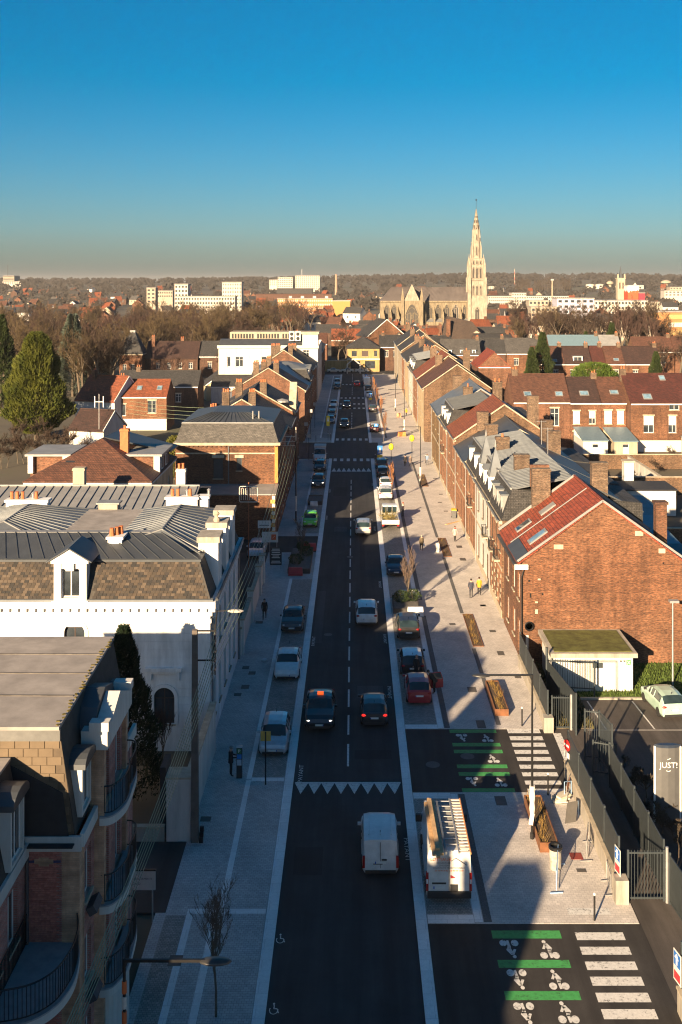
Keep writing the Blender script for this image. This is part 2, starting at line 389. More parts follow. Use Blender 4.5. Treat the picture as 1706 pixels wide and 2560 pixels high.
M['shutter'] = plain('cream_shutter', (0.68, 0.62, 0.5), .6, var=.12)
M['pot'] = plain('terracotta_pot', (0.42, 0.13, 0.05), .85, var=.25)
M['skin'] = plain('skin', (0.42, 0.24, 0.17), .6, var=.1)
M['bark'] = plain('bark', (0.11, 0.085, 0.06), .95, var=.4, scale=4)
M['twig'] = plain('brown_twigs', (0.042, 0.026, 0.017), .95, var=.35, scale=.08)
M['twig_ol'] = plain('olive_twigs', (0.07, 0.048, 0.022), .95, var=.3, scale=.1)
M['twig_red'] = plain('reddish_twigs', (0.052, 0.028, 0.021), .95, var=.35, scale=.1)
M['bark_pale'] = plain('birch_bark', (0.42, 0.36, 0.29), .85, var=.3, scale=2)
# ------------------------------------------------------------------ ground, road, pavements
def q2(x, y, z=0.0): return G(1000 + x/2.2195, 1500 + y/2.2195, z)
def rect(name, x0, x1, y0, y1, z, m, n=1):
    return struct(name, MB().box(x0, x1, y0, y1, z - 0.2, z), m)
def terrain_h(x, y):
    """flat town floor, then a low rise that carries the horizon"""
    t = max(0.0, min(1.0, (y - 900) / 2300)); t = t*t*(3-2*t)
    return -0.06 + t * (28 + 8*math.sin(x*0.0011 + 1.0) + 5*math.sin(x*0.0031))
mb = MB(); nx, ny = 60, 90
xs = [-7000 + 14000*i/nx for i in range(nx+1)]; ys = [-300 + 60*i if i < 20 else 900 + 12000*((i-20)/(ny-20))**1.8 for i in range(ny+1)]
mb.add([(x, y, terrain_h(x, y)) for y in ys for x in xs],
       [(j*(nx+1)+i, j*(nx+1)+i+1, (j+1)*(nx+1)+i+1, (j+1)*(nx+1)+i) for j in range(ny) for i in range(nx)])
t = NT('town_ground'); c = t.ramp(t.noise(t.pos(), 0.02, 6, .7), [(0.3, (0.05, 0.045, 0.035)), (0.5, (0.09, 0.075, 0.05)), (0.7, (0.06, 0.075, 0.03))])
M['town_ground'] = t.fin(c, 0.95)
struct('ground', mb, M['town_ground'])
ROADW = 3.1
rect('road', -ROADW, ROADW, -40, 345, 0.0, M['asphalt'])
rect('road', -40, 4.6, 169.5, 186.5, -0.012, M['asphalt'])
rect('pavement', 4.62, 45, 169.1, 186.9, 0.05, M['pave'])          # side street at the crossing
rect('road', -70, 70, 324, 360, -0.008, M['asphalt'])               # street across the far end
PZ = 0.06
# kerb strips of pale granite along the carriageway
for s in (-1, 1):
    for (y0, y1) in ((-40, 169.4), (186.6, 323.5)):
        rect('kerb', s*ROADW, s*(ROADW+0.5), y0, y1, PZ, M['kerb'])
# pavements
for y0, y1 in ((-40, 169), (187, 323)):
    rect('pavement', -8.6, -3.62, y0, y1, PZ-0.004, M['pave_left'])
for y0, y1 in ((46.6, 58.6), (66.9, 169), (187, 323)):
    rect('pavement', 3.62, 13.0, y0, y1, PZ-0.004, M['pave'])
rect('pavement', 3.62, 13.0, -40, 30, PZ-0.004, M['pave'])
rect('entry_road', 3.62, 13.05, 58.6, 66.9, PZ-0.016, M['asphalt2'])
rect('entry_road', 3.62, 13.05, 30, 46.6, PZ-0.016, M['asphalt2'])
rect('car_park', 13.05, 60, -20, 71.6, PZ-0.024, M['asphalt_lot'])
rect('driveway', -24, -8.15, 47.4, 53.4, PZ+0.004, M['asphalt'])
rect('entry_road', -30, -3.62, 110.6, 117.6, PZ+0.004, M['asphalt2'])
rect('courtyard', -30, -8.6, 80, 110.6, PZ-0.01, M['asphalt_lot'])
# thin inlaid bands: 4 mm above the paving
def inlay(name, x0, x1, y0, y1, m, z=PZ+0.004): return struct(name, MB().sheet([(x0,y0),(x1,y0),(x1,y1),(x0,y1)], z), m)
for y0, y1 in ((47.3, 57.8), (67.6, 89.0), (94.6, 165), (192, 318)):
    inlay('parking_bay', 3.64, 5.68, y0, y1, M['sett'])
    inlay('paving_band', 5.72, 6.08, y0-.6, y1+.6, M['kerb']); inlay('paving_band', 6.12, 6.48, y0-.6, y1+.6, M['pave_dark'])
for y0 in (46.62, 57.9, 66.92): inlay('paving_band', 3.64, 5.70, y0, y0+.6, M['kerb'])
for y0, y1 in ((60.4, 100.5), (119, 160), (192, 318)):
    inlay('parking_bay', -5.5, -3.64, y0, y1, M['sett'])
    inlay('paving_band', -5.80, -5.52, y0-.3, y1+.3, M['kerb'])
inlay('paving_band', -5.50, -3.64, 59.9, 60.3, M['kerb'])
inlay('paving_band', -5.80, -5.52, 47.8, 60.0, M['kerb'])
inlay('paving_band', -7.18, -6.88, 40.0, 47.3, M['kerb']); inlay('paving_band', -6.03, -5.72, 38, 47.3, M['kerb'])
inlay('paving_band', -7.18, -3.64, 47.32, 47.7, M['kerb'])
inlay('paving_band', -8.1, -7.2, 30, 47.2, M['sett'])
for y0, y1 in ((67.5, 81.6), (90.2, 108.5), (117, 166)): inlay('paving_band', 9.5, 9.8, y0, y1, M['pave_dark'])
ZR = {'R1': (0,1500,2.22), 'R2': (1000,1500,2.2195), 'R3': (550,1400,2.613), 'R4': (0,1050,2.24), 'R5': (1000,900,2.221), 'R6': (600,880,2.851), 'S6': (650,840,3.136), 'S5': (1150,840,2.82)}
def g_(r, x, y, z=0.0):
    a, b, s = ZR[r]; return G(a + x/s, b + y/s, z)
def p_(r, x, y, Y):
    a, b, s = ZR[r]; return P(a + x/s, b + y/s, Y)
# covers and gratings let into the paving
cover_m = plain('cast_iron_cover', (0.11, 0.10, 0.09), .7, .3)
covers = [('R2',400,502,.6,.9),('R2',450,695,.55,1.2),('R2',560,1120,.6,1.0),('R2',292,138,.5,.5),('R2',515,177,.5,.5),('R2',560,300,.5,.9),('R2',655,432,.45,.5),('R2',460,35,.4,.4),('R2',1008,1508,.45,.3),
          ('R1',1362,487,.55,.7),('R1',1320,530,.5,.5),('R1',1365,380,.5,.6),('R1',1400,410,.5,.6),('R1',1440,128,.6,.6),('R1',1143,1222,.55,.5),('R1',975,2010,.55,.7),
          ('R5',228,748,.5,.5),('R5',222,793,.5,.5),('R5',255,842,.5,.5),('R5',195,660,.5,.5),('R5',330,1040,.6,1.0),('R5',350,1110,.6,1.0),('R5',462,1367,.5,.5)]
for i, (r, x, y, w, h) in enumerate(covers):
    c = g_(r, x, y); o = solo('drain_cover', MB().box(c.x-w/2, c.x+w/2, c.y-h/2, c.y+h/2, PZ, PZ+0.012), cover_m, 'dark rectangular cast iron cover set into the stone paving', 'drain cover', 'covers set into the pavement')
for x, y in ((707,488),(850,-20)):
    c = g_('R3', x, y); solo('manhole_cover', MB().lathe([(.33,0),(.33,.012)], (c.x, c.y, .0), 20), cover_m, ['round manhole cover in the left lane beside the parked black car', 'round manhole cover on the centre line far up the road'][y < 0], 'manhole cover')
for i, (x, y, l) in enumerate([(183,918,'round manhole cover in the dark entry nearest the road'), (375,872,'round manhole cover between the green bars of the cycle crossing')]):
    c = q2(x, y); solo('manhole_cover', MB().lathe([(.42,PZ-.015),(.42,PZ-.006)], (c.x, c.y, 0), 20), plain('pale_iron', (0.09,0.085,0.08), .7, .2), l, 'manhole cover')
c = q2(978, 1428); solo('drain_cover', MB().box(c.x-.3, c.x+.3, c.y-.3, c.y+.3, PZ, PZ+.012), plain('red_cover', (0.22,0.04,0.03), .8), 'rusty red square cover set in the sunny pavement near the litter bin', 'drain cover')
# ------------------------------------------------------------------ painted markings (sheets 4 mm above the road)
RZ = 0.004; EZ = PZ-0.016+0.004
def mark(name, pts, z, m, label=None): 
    return struct(name, MB().sheet(pts, z), m)
y = 59.85
k = 0
while y < 322:                                   # centre line: 3 m dashes, 1.33 m gaps
    y += 1.33 if k else 2.0; k = 1
    if not any(a < y+3 and y < b for a, b in ((154, 202), (233, 262), (289, 296))):
        mark('centre_line_dash', [(-.06,y),(.06,y),(.06,y+3),(-.06,y+3)], RZ, M['white'])
    y += 3
for i in range(8):                               # give-way teeth across the road
    x = -3.0 + .75*i
    mark('road_triangle', [(x+.01,59.75),(x+.375,58.5),(x+.74,59.75)], RZ, M['white'])
    mark('road_triangle', [(x+.01,158),(x+.74,158),(x+.375,161.2)], RZ, M['white'])
mark('road_line', [(-3,59.76),(3,59.76),(3,59.9),(-3,59.9)], RZ, M['white'])
for y0, n in ((167.2,6),(189.0,6),(236,6),(244.5,6),(257,6),(291,5)):
    for i in range(n):
        x = -2.85 + 1.05*i; mark('crossing_bar', [(x,y0),(x+.5,y0),(x+.5,y0+2.5),(x,y0+2.5)], RZ, M['white'])
def bar(ya, yb, x0, x1, m, name):
    a = q2(0, yb, EZ).y; b = q2(0, ya, EZ).y; mark(name, [(x0,a),(x1,a),(x1,b),(x0,b)], EZ, m)
for ya, yb in ((719,737),(793,812),(831,850),(913,933),(955,976),(1045,1066)): bar(ya, yb, 6.41, 9.36, M['green'], 'green_bar')
for ya, yb in ((1834,1878),(1997,2041),(2170,2220)): bar(ya, yb, 6.36, 9.36, M['green'], 'green_bar')
for yc in (728,767,803,843,882,925,967,1013,1058): bar(yc-11, yc+11, 10.08, 12.13, M['white'], 'crossing_bar')
for ya, yb in ((1844,1887),(1924,1968),(2006,2053),(2090,2140),(2179,2232),(2270,2326)): bar(ya, yb, 10.0, 12.1, M['white'], 'crossing_bar')
mark('road_line', [(12.85,60.9),(13.35,60.9),(13.4,66.3),(12.9,66.3)], PZ-.024+.012, M['white'])
inlay('road_line', 10.0, 11.9, 47.25, 47.75, M['white'], PZ+.002)
def disc(mb, cx, cy, r, z, n=16): mb.sheet([(cx + r*math.cos(2*math.pi*i/n), cy + r*math.sin(2*math.pi*i/n)*1.45, ) for i in range(n)], z)
def bike(cx, cy, flip, k=1.0):
    mb = MB(); s = -1 if flip else 1
    def T(p): return (cx + s*p[0]*k, cy + s*p[1]*k)
    z = EZ
    for wx in (-.27, .27):
        mb.sheet([T((wx*1.1 + .19*math.cos(2*math.pi*i/16), -.42 + .26*math.sin(2*math.pi*i/16))) for i in range(16)], z)
    mb.sheet([T((-.13 + 0.1*math.cos(2*math.pi*i/12), .66 + .14*math.sin(2*math.pi*i/12))) for i in range(12)], z)
    for pl in ([(-.15,.5),(.02,.53),(.22,.12),(.13,-.04),(-.04,.0)], [(-.15,.5),(-.02,.4),(-.18,.06),(-.3,.1)], [(-.04,.06),(.16,.06),(.1,-.2),(-.06,-.2)], [(-.05,-.12),(.1,-.1),(.12,-.62),(.0,-.64)]):
        mb.sheet([T(p) for p in pl][::-1], z + .0006)
    struct('cycle_symbol', mb, M['white'])
for x, y, fl, k in ((345,762,1,.74),(485,768,0,.74),(518,882,0,.74),(403,1005,1,.74),(558,1012,0,.74),(612,1932,1,.84),(825,1942,0,.84),(655,2100,1,.84),(876,2110,0,.84),(695,2288,1,.84),(928,2292,0,.84)):
    c = q2(x, y, EZ); bike(c.x, c.y, fl, k)
def wheelchair(cx, cy):
    mb = MB(); z = RZ
    ring = [(cx+.3*math.cos(a), cy-.1+.42*math.sin(a)) for a in [R(150+i*22) for i in range(11)]]
    for a, b in zip(ring, ring[1:]):
        d = Vector((b[0]-a[0], b[1]-a[1], 0)).normalized()*.035; mb.sheet([(a[0]-d.y,a[1]+d.x),(a[0]+d.y,a[1]-d.x),(b[0]+d.y,b[1]-d.x),(b[0]-d.y,b[1]+d.x)], z)
    mb.sheet([(cx-.02+.08*math.cos(2*math.pi*i/12), cy+.55+.11*math.sin(2*math.pi*i/12)) for i in range(12)], z)
    mb.sheet([(cx-.05,cy+.42),(cx-.03,cy+.0),(cx+.25,cy-.02),(cx+.25,cy+.08),(cx+.05,cy+.1),(cx+.05,cy+.42)], z+.0006)
    mb.sheet([(cx+.2,cy+.02),(cx+.26,cy+.02),(cx+.4,cy-.4),(cx+.32,cy-.42)], z+.0006)
    mb.v = [(cx+(p[0]-cx)*.55, cy+(p[1]-cy)*.55, p[2]) for p in mb.v]
    struct('disabled_parking_symbol', mb, M['white'])
wheelchair(-2.85, 45.6); wheelchair(-2.8, 41.2)
# lettering, made once per string
TXT = {}
def text_mesh(s, size, mat, extrude=0.0, align='CENTER'):
    key = (s, size, mat.name, extrude, align)
    if key in TXT: return TXT[key]
    cu = bpy.data.curves.new('lettering', 'FONT'); cu.body = s; cu.size = size; cu.align_x = align; cu.align_y = 'CENTER'; cu.extrude = extrude; cu.resolution_u = 2
    o = bpy.data.objects.new('lettering', cu); me = bpy.data.meshes.new_from_object(o); me.name = 'lettering'
    me.materials.clear(); me.materials.append(mat); bpy.data.objects.remove(o); TXT[key] = me
    return me
def ground_text(s, x, y, size, rz, z=RZ, sy=1.0):
    o = place('painted_lettering', text_mesh(s, size, M['white']), None, (x, y, z), rz); o['kind'] = 'structure'; o.scale = (sy, 1, 1)
for rgn, x, y in (('R3',1222,1890),('R3',530,1395),('R3',1108,865),('R3',1078,515),('R3',613,530),('R3',1045,160),('R6',945,945),('R6',960,1260),('R6',620,1180),('R6',643,990)):
    c = g_(rgn, x, y); ground_text('PAYANT', c.x, c.y, .36, R(-90) if c.x > 0 else R(90), RZ, 1.6)
# lot lines, kerb, lawn
LZ = PZ-.024+.004
for a, b in (((19.25,71.4),(19.5,66.9)), ((16.2,71.4),(16.4,66.9)), ((22.4,71.4),(22.7,66.9)), ((25.5,71.4),(25.9,66.9))):
    mark('parking_line', [(a[0]-.05,b[1]),(a[0]+.05,b[1]),(a[0]+.05,a[1]),(a[0]-.05,a[1])] if False else [(b[0]-.05,b[1]),(b[0]+.05,b[1]),(a[0]+.05,a[1]),(a[0]-.05,a[1])], LZ, M['white'])
mark('parking_line', [(15.2,66.7),(30,66.7),(30,66.85),(15.2,66.85)], LZ, plain('worn_white_paint', (0.3,0.28,0.25), .8))
rect('kerb', 15.8, 40, 71.6, 71.85, .14, M['concrete'])
rect('lawn', 15.8, 40, 71.85, 78.6, .12, M['grass'])
rect('planting_bed', 13.05, 15.75, 66.95, 78.4, .08, M['earth'])
def blades(name, area, n, h, m, label, z0=0.1, w=.02, lean=.4):
    mb = MB()
    for i in range(n):
        x = random.uniform(area[0], area[1]); y = random.uniform(area[2], area[3]); a = random.uniform(0, 6.28); hh = h*random.uniform(.5, 1.2)
        dx, dy = math.cos(a)*w, math.sin(a)*w; lx, ly = random.uniform(-lean, lean)*hh, random.uniform(-lean, lean)*hh
        mb.poly([(x-dx,y-dy,z0),(x+dx,y+dy,z0),(x+lx,y+ly,z0+hh)])
    o = mb.build(name, m, None, False); return tag(o, label, 'grass', kind='stuff')
blades('grass', (15.9, 34, 71.9, 78.2), 7000, .22, M['grass'], 'green lawn grass strip behind the parking spaces', .1, .05)
blades('grass', (13.1, 15.7, 66.9, 78.2), 2500, .3, leafm('rough_grass', (0.05,0.05,0.02), (0.12,0.1,0.04)), 'rough dry grass inside the grey fence by the gate', .06, .05)

# repairs in the carriageway
for x0, x1, y0, y1, k in ((-2.6,-1.2,50.5,53.0,.6),(.6,2.4,72,74.2,1.7),(-2.9,-2.2,83,97,1.6),(1.0,1.5,104,128,.6),(-1.9,-.4,120,122.4,1.7),(.4,2.6,62.8,64.0,.65),(-2.4,-.6,140,146,.6)):
    mark('road_patch', [(x0,y0),(x1,y0),(x1,y1),(x0,y1)], .0025, asphalt('asphalt_patch_%d' % (k*10), (0.036*k,0.036*k,0.037*k), .3))
# ------------------------------------------------------------------ windows, roofs, houses
WC = {}
FACE = {'S': ('y', -1, 0.0), 'N': ('y', 1, math.pi), 'W': ('x', -1, -math.pi/2), 'E': ('x', 1, math.pi/2)}
def win_meshes(w, h, style, fm, gm):
    key = (round(w, 2), round(h, 2), style, fm.name, gm.name)
    if key in WC: return WC[key]
    f, g, s = MB(), MB(), MB(); t = .07
    f.box(-w/2, w/2, .02, .09, 0, t); f.box(-w/2, w/2, .02, .09, h-t, h); f.box(-w/2, -w/2+t, .02, .09, t, h-t); f.box(w/2-t, w/2, .02, .09, t, h-t)
    if style in ('two', 'cross', 'shut', 'half'): f.box(-.03, .03, .02, .08, t, h-t)
    if style in ('cross',): f.box(-w/2+t, w/2-t, .025, .075, h*.68, h*.68+.05)
    if style == 'shut': f.box(-w/2+t, w/2-t, -.01, .05, t, h-t)          # roller shutter down
    if style == 'half': f.box(-w/2+t, w/2-t, -.01, .05, h*.45, h-t)
    if style == 'door': f.box(-w/2+t, w/2-t, .01, .06, t, h*.72); 
    g.box(-w/2+t, w/2-t, .045, .06, t if style != 'door' else h*.72, h-t)
    s.box(-w/2-.08, w/2+.08, -.09, .02, -.09, 0)
    WC[key] = (f.mesh('window', fm), g.mesh('pane', gm), s.mesh('sill', M['stone']))
    return WC[key]
def window(parent, face, pos, u, z, w, h, style='cross', fm=None, gm=None, sill=True, depth=.12, name='window', sub=True):
    ax, n, rz = FACE[face]; fm = fm or M['frame_w']; gm = gm or M['glass']
    a, b, c = win_meshes(w, h, style, fm, gm); og = org(parent)
    loc = Vector((u, pos - n*depth, z)) if ax == 'y' else Vector((pos - n*depth, u, z))
    o = place('door' if style == 'door' else name, a, parent, loc - og, rz)
    if sub:
        place('pane', b, o)
        if sill and style != 'door': place('sill', c, o, (0, -depth, 0))
    else: 
        pass
    return o
def facade(mb, parent, face, pos, u0, u1, z0, z1, wins, top=None, **kw):
    """wall with real openings + the windows in them. wins: (u, z, w, h, style)"""
    ax, n, rz = FACE[face]
    mb.wall(ax, pos, n, u0, u1, z0, z1, [(u-w/2, u+w/2, z, z+h) for u, z, w, h, st in wins], .16, top)
    for u, z, w, h, st in wins: window(parent, face, pos, u, z, w, h, st, **kw)
def chimney(parent, x, y, z0, z1, w=.9, d=.6, pots=2, m=None, potm=None):
    m = m or M['brick_ch']
    mb = MB(); mb.box(x-w/2, x+w/2, y-d/2, y+d/2, z0, z1-.22); mb.box(x-w/2-.06, x+w/2+.06, y-d/2-.06, y+d/2+.06, z1-.22, z1-.1); mb.box(x-w/2-.02, x+w/2+.02, y-d/2-.02, y+d/2+.02, z1-.1, z1)
    c = mb.build('chimney', m, parent)
    for i in range(pots):
        px = x + ((i+.5)/pots - .5)*(w-.1); pz = random.uniform(.3, .5)
        MB().lathe([(.13, z1), (.11, z1+pz*.8), (.13, z1+pz*.82), (.13, z1+pz)], (px, y, 0), 8).build('chimney_pot', potm or M['pot'], c)
    return c
def dormer(parent, face, pos, u, z, w, h, depth, roof='flat', m=None, rm=None, style='two'):
    """dormer standing on an eaves line; its front is at pos"""
    ax, n, rz = FACE[face]; m = m or M['frame_w']; rm = rm or M['zinc']
    def T(a, d, zz): return (u + a, pos - n*d, zz) if ax == 'y' else (pos - n*d, u + a, zz)
    mb = MB(); t = .14
    def bx(a0, a1, d0, d1, za, zb):
        p = T(a0, d0, za); q = T(a1, d1, zb); mb.box(p[0], q[0], p[1], q[1], za, zb)
    bx(-w/2, -w/2+t, 0, depth, z, z+h); bx(w/2-t, w/2, 0, depth, z, z+h); bx(-w/2+t, w/2-t, 0, .3, z+h-t, z+h); bx(-w/2+t, w/2-t, 0, .3, z, z+.12)
    o = mb.build('dormer', m, parent); r = MB(); e = w/2 + .14
    if roof == 'flat':
        p = T(-e, -.14, z+h); q = T(e, depth, z+h+.12); r.box(p[0], q[0], p[1], q[1], z+h, z+h+.12)
    else:
        k = w*.42 if roof == 'gable' else w*.28
        prof = [(-e, 0), (e, 0), (0, k)] if roof == 'gable' else [(-e, 0), (e, 0)] + [(e*math.cos(R(a)), .08 + k*math.sin(R(a))) for a in range(15, 180, 25)]
        A = [Vector(T(a, -.14, z+h+b)) for a, b in prof]; B = [Vector(T(a, depth+.2, z+h+b)) for a, b in prof]
        r.add(A+B, [list(range(len(A))), [len(A)+i for i in range(len(A))][::-1]] + [(i, (i+1) % len(A), len(A)+(i+1) % len(A), len(A)+i) for i in range(len(A))])
    r.build('dormer_roof', rm, o)
    a, b, c = win_meshes(round(w-2*t, 2), round(h-t-.12, 2), style, M['frame_w'], M['glass'])
    og = org(parent)
    place('window', a, o, Vector(T(0, .08, z+.12)) - og, rz); place('pane', b, o, Vector(T(0, .08, z+.12)) - og, rz)
    return o
def skylight(parent, pts, gm=None):
    """roof window lying on a slope: four corner points, counter-clockwise from outside"""
    p = [Vector(q) for q in pts]; n = (p[1]-p[0]).cross(p[3]-p[0]).normalized()
    f = MB().slab([q + n*.08 for q in p], .1).build('skylight', M['zinc_light'], parent)
    c = sum(p, Vector())/4
    MB().slab([c + (q-c)*.8 + n*.1 for q in p], .015).build('pane', gm or M['glass_blue'], f)
def roof_light(parent, side, xe, xr, ze, zr, y0, y1, t0, t1, gm=None):
    """skylight on a slope between eave (xe,ze) and ridge (xr,zr), t 0..1 up the slope; side W or E"""
    def q(y, t): return (xe+(xr-xe)*t, y, ze+(zr-ze)*t)
    pts = [q(y1, t0), q(y0, t0), q(y0, t1), q(y1, t1)] if xr > xe else [q(y0, t0), q(y1, t0), q(y1, t1), q(y0, t1)]
    skylight(parent, pts, gm)
def seams(parent, a0, a1, b0, b1, n, m, r=.035, name='seam'):
    """standing seams from the line a0-a1 (eaves) to b0-b1 (ridge), each a part"""
    a0, a1, b0, b1 = map(Vector, (a0, a1, b0, b1))
    for i in range(n+1):
        t = i/n; p = a0.lerp(a1, t); q = b0.lerp(b1, t)
        MB().bar(p, q, r*1.4, r*2.2).build(name, m, parent)
def gable_roof(parent, axis, x0, x1, y0, y1, ze, zr, m, ov=.3, t=.16, ridge=None, ridge_m=None, name='roof'):
    """two slabs; axis 'y' = ridge along the street. Returns the roof part"""
    mb = MB()
    if axis == 'y':
        xr = (x0+x1)/2 if ridge is None else ridge; ya, yb = y0-ov*.4, y1+ov*.4
        kl = (zr-ze)/(xr-x0); kr = (zr-ze)/(x1-xr)
        A = [(x0-ov, ya, ze-ov*kl), (xr, ya, zr), (xr, yb, zr), (x0-ov, yb, ze-ov*kl)]
        B = [(xr, ya, zr), (x1+ov, ya, ze-ov*kr), (x1+ov, yb, ze-ov*kr), (xr, yb, zr)]
        rd = ((xr, ya, zr+.04), (xr, yb, zr+.04))
    else:
        yr = (y0+y1)/2 if ridge is None else ridge; xa, xb = x0-ov*.4, x1+ov*.4
        kl = (zr-ze)/(yr-y0); kr = (zr-ze)/(y1-yr)
        A = [(xa, y0-ov, ze-ov*kl), (xb, y0-ov, ze-ov*kl), (xb, yr, zr), (xa, yr, zr)]
        B = [(xa, yr, zr), (xb, yr, zr), (xb, y1+ov, ze-ov*kr), (xa, y1+ov, ze-ov*kr)]
        rd = ((xa, yr, zr+.04), (xb, yr, zr+.04))
    up = Vector((0, 0, t))
    for q in (A, B):
        q = [Vector(p) + up for p in q]; mb.hexa([p - up for p in q], q)
    o = mb.build(name, m, parent)
    MB().tube([Vector(rd[0])+up, Vector(rd[1])+up], .11, 6).build('ridge_cap', ridge_m or m, o)
    return o
def hip_roof(parent, x0, x1, y0, y1, ze, zr, m, ov=.3, run=None, name='roof', t=.12):
    x0 -= ov; x1 += ov; y0 -= ov; y1 += ov
    run = run or min(x1-x0, y1-y0)/2; mb = MB()
    a, b, c, d = (x0,y0,ze), (x1,y0,ze), (x1,y1,ze), (x0,y1,ze)
    rx0, rx1, ry0, ry1 = x0+run, x1-run, y0+run, y1-run
    if rx1 < rx0: rx0 = rx1 = (x0+x1)/2
    if ry1 < ry0: ry0 = ry1 = (y0+y1)/2
    e, f, g, h = (rx0,ry0,zr), (rx1,ry0,zr), (rx1,ry1,zr), (rx0,ry1,zr)
    mb.hexa([(p[0], p[1], ze-t) for p in (a,b,c,d)], [a,b,c,d])
    for q in ((a,b,f,e),(b,c,g,f),(c,d,h,g),(d,a,e,h),(e,f,g,h)):
        u = []
        for p in q:
            if p not in u: u.append(p)
        if len(u) > 2: mb.poly(u)
    return mb.build(name, m, parent), (rx0, rx1, ry0, ry1)
def mansard(parent, x0, x1, y0, y1, ze, zb, inset, zr, m_side, m_top, run=None, sides='SWEN', ov=.1):
    """steep lower slope up to a break at zb, then a low hip"""
    i = {s: (inset if s in sides else 0) for s in 'SWEN'}
    lo = [(x0-ov,y0-ov,ze),(x1+ov,y0-ov,ze),(x1+ov,y1+ov,ze),(x0-ov,y1+ov,ze)]
    X0, X1, Y0, Y1 = x0+i['W'], x1-i['E'], y0+i['S'], y1-i['N']
    hi = [(X0,Y0,zb),(X1,Y0,zb),(X1,Y1,zb),(X0,Y1,zb)]
    o = MB().hexa(lo, hi).build('mansard_slope', m_side, parent)
    r, rr = hip_roof(parent, X0, X1, Y0, Y1, zb+.1, zr, m_top, .08, run)
    return o, r, (X0, X1, Y0, Y1), rr
def gutter(parent, a, b, m=None, r=.08, name='gutter'):
    return MB().tube([a, b], r, 6).build(name, m or M['zinc'], parent)
def cornice(parent, x0, x1, y0, y1, z, h=.25, out=.2, m=None, sides='SWEN', name='cornice'):
    mb = MB(); 
    if 'S' in sides: mb.box(x0-out, x1+out, y0-out, y0+.05, z, z+h)
    if 'N' in sides: mb.box(x0-out, x1+out, y1-.05, y1+out, z, z+h)
    ya, yb = (y0+.05 if 'S' in sides else y0), (y1-.05 if 'N' in sides else y1)
    if 'W' in sides: mb.box(x0-out, x0+.05, ya, yb, z, z+h)
    if 'E' in sides: mb.box(x1-.05, x1+out, ya, yb, z, z+h)
    return mb.build(name, m or M['stone'], parent)
def walls(parent, x0, x1, y0, y1, z, m, wins=None, gable=None, zr=None, ridge=None, base=-.1, **kw):
    """four walls with openings; wins = {'S': [...], ...}; gable 'y' or 'x' adds gable ends up to zr"""
    wins = wins or {}; mb = MB()
    tS = tW = None
    if gable == 'y': r = (x0+x1)/2 if ridge is None else ridge; tS = [(r, zr)]
    if gable == 'x': r = (y0+y1)/2 if ridge is None else ridge; tW = [(r, zr)]
    facade(mb, parent, 'S', y0, x0, x1, base, z, wins.get('S', []), tS, **kw)
    facade(mb, parent, 'N', y1, x0, x1, base, z, wins.get('N', []), tS, **kw)
    facade(mb, parent, 'W', x0, y0, y1, base, z, wins.get('W', []), tW, **kw)
    facade(mb, parent, 'E', x1, y0, y1, base, z, wins.get('E', []), tW, **kw)
    return mb.build('wall', m, parent)
def row(u0, u1, n, z, w, h, st='cross'):
    return [(u0 + (u1-u0)*(i+.5)/n, z, w, h, st) for i in range(n)]
def antenna(parent, x, y, z0, z1):
    mb = MB().tube([(x,y,z0),(x,y,z1)], .03, 5).tube([(x-.5,y,z1-.1),(x+.5,y,z1-.1)], .018, 4)
    for i in range(5): mb.tube([(x-.45+.22*i,y-.25,z1-.1),(x-.45+.22*i,y+.25,z1-.1)], .012, 4)
    return mb.build('antenna', M['steel'], parent)
# ------------------------------------------------------------------ left: modern apartment building
def railing(parent, path, z, h, m=None, step=.13, post=.035):
    """curved balcony rail: top rail, bottom rail and single bars"""
    m = m or M['black']; pts = [Vector((x, y, 0)) for x, y in path]
    r = MB(); r.tube([p + Vector((0,0,z+h)) for p in pts], .028, 6); r.tube([p + Vector((0,0,z+.1)) for p in pts], .02, 5)
    rail = r.build('railing', m, parent)
    d = 0; bars = []
    for a, b in zip(pts, pts[1:]):
        L = (b-a).length
        while d < L: bars.append(a.lerp(b, d/L)); d += step
        d -= L
    for p in bars: MB().bar(p + Vector((0,0,z+.1)), p + Vector((0,0,z+h)), .022).build('railing_bar', m, rail)
    return rail
def smooth_path(pts, n=5):
    out = []
    P_ = [Vector((x, y)) for x, y in pts]
    for i in range(len(P_)-1):
        a, b, c, d = P_[max(i-1,0)], P_[i], P_[i+1], P_[min(i+2, len(P_)-1)]
        for k in range(n):
            t = k/n; out.append(tuple(.5*((2*b)+(c-a)*t+(2*a-5*b+4*c-d)*t*t+(3*b-a-3*c+d)*t**3)))
    return out + [tuple(P_[-1])]
def balcony(parent, path, z, rail_in=.12, wallx=None):
    """slab with a pale edge and dark top, from an outline whose ends touch the wall"""
    o = MB().prism(path, z-.32, z-.06).build('balcony', M['white_clean'], parent)
    MB().prism(path, z-.058, z).build('balcony_floor', plain('grey_balcony_floor', (0.26,0.27,0.28), .8), o)
    c = Vector((sum(p[0] for p in path)/len(path), sum(p[1] for p in path)/len(path)))
    inner = [tuple(Vector(p) + (c-Vector(p)).normalized()*rail_in) for p in path]
    railing(parent, inner, z, 1.05)
    return o
ap = thing('apartment_building', 'modern red brick apartment building with ochre corners and curved black railed balconies', 'apartment building', (-11, 36, 0))
mb = MB()
facade(mb, ap, 'S', 36.0, -10.9, -9.66, 0, 9.3, [])
w_s = mb.build('wall', M['brick_new'], ap)
mb = MB(); mb.box(-9.66, -9.05, 35.97, 36.4, 0, 9.3); mb.box(-9.35, -9.02, 36.4, 36.5, 0, 9.3); mb.build('corner_pilaster', M['sand_brick'], ap)
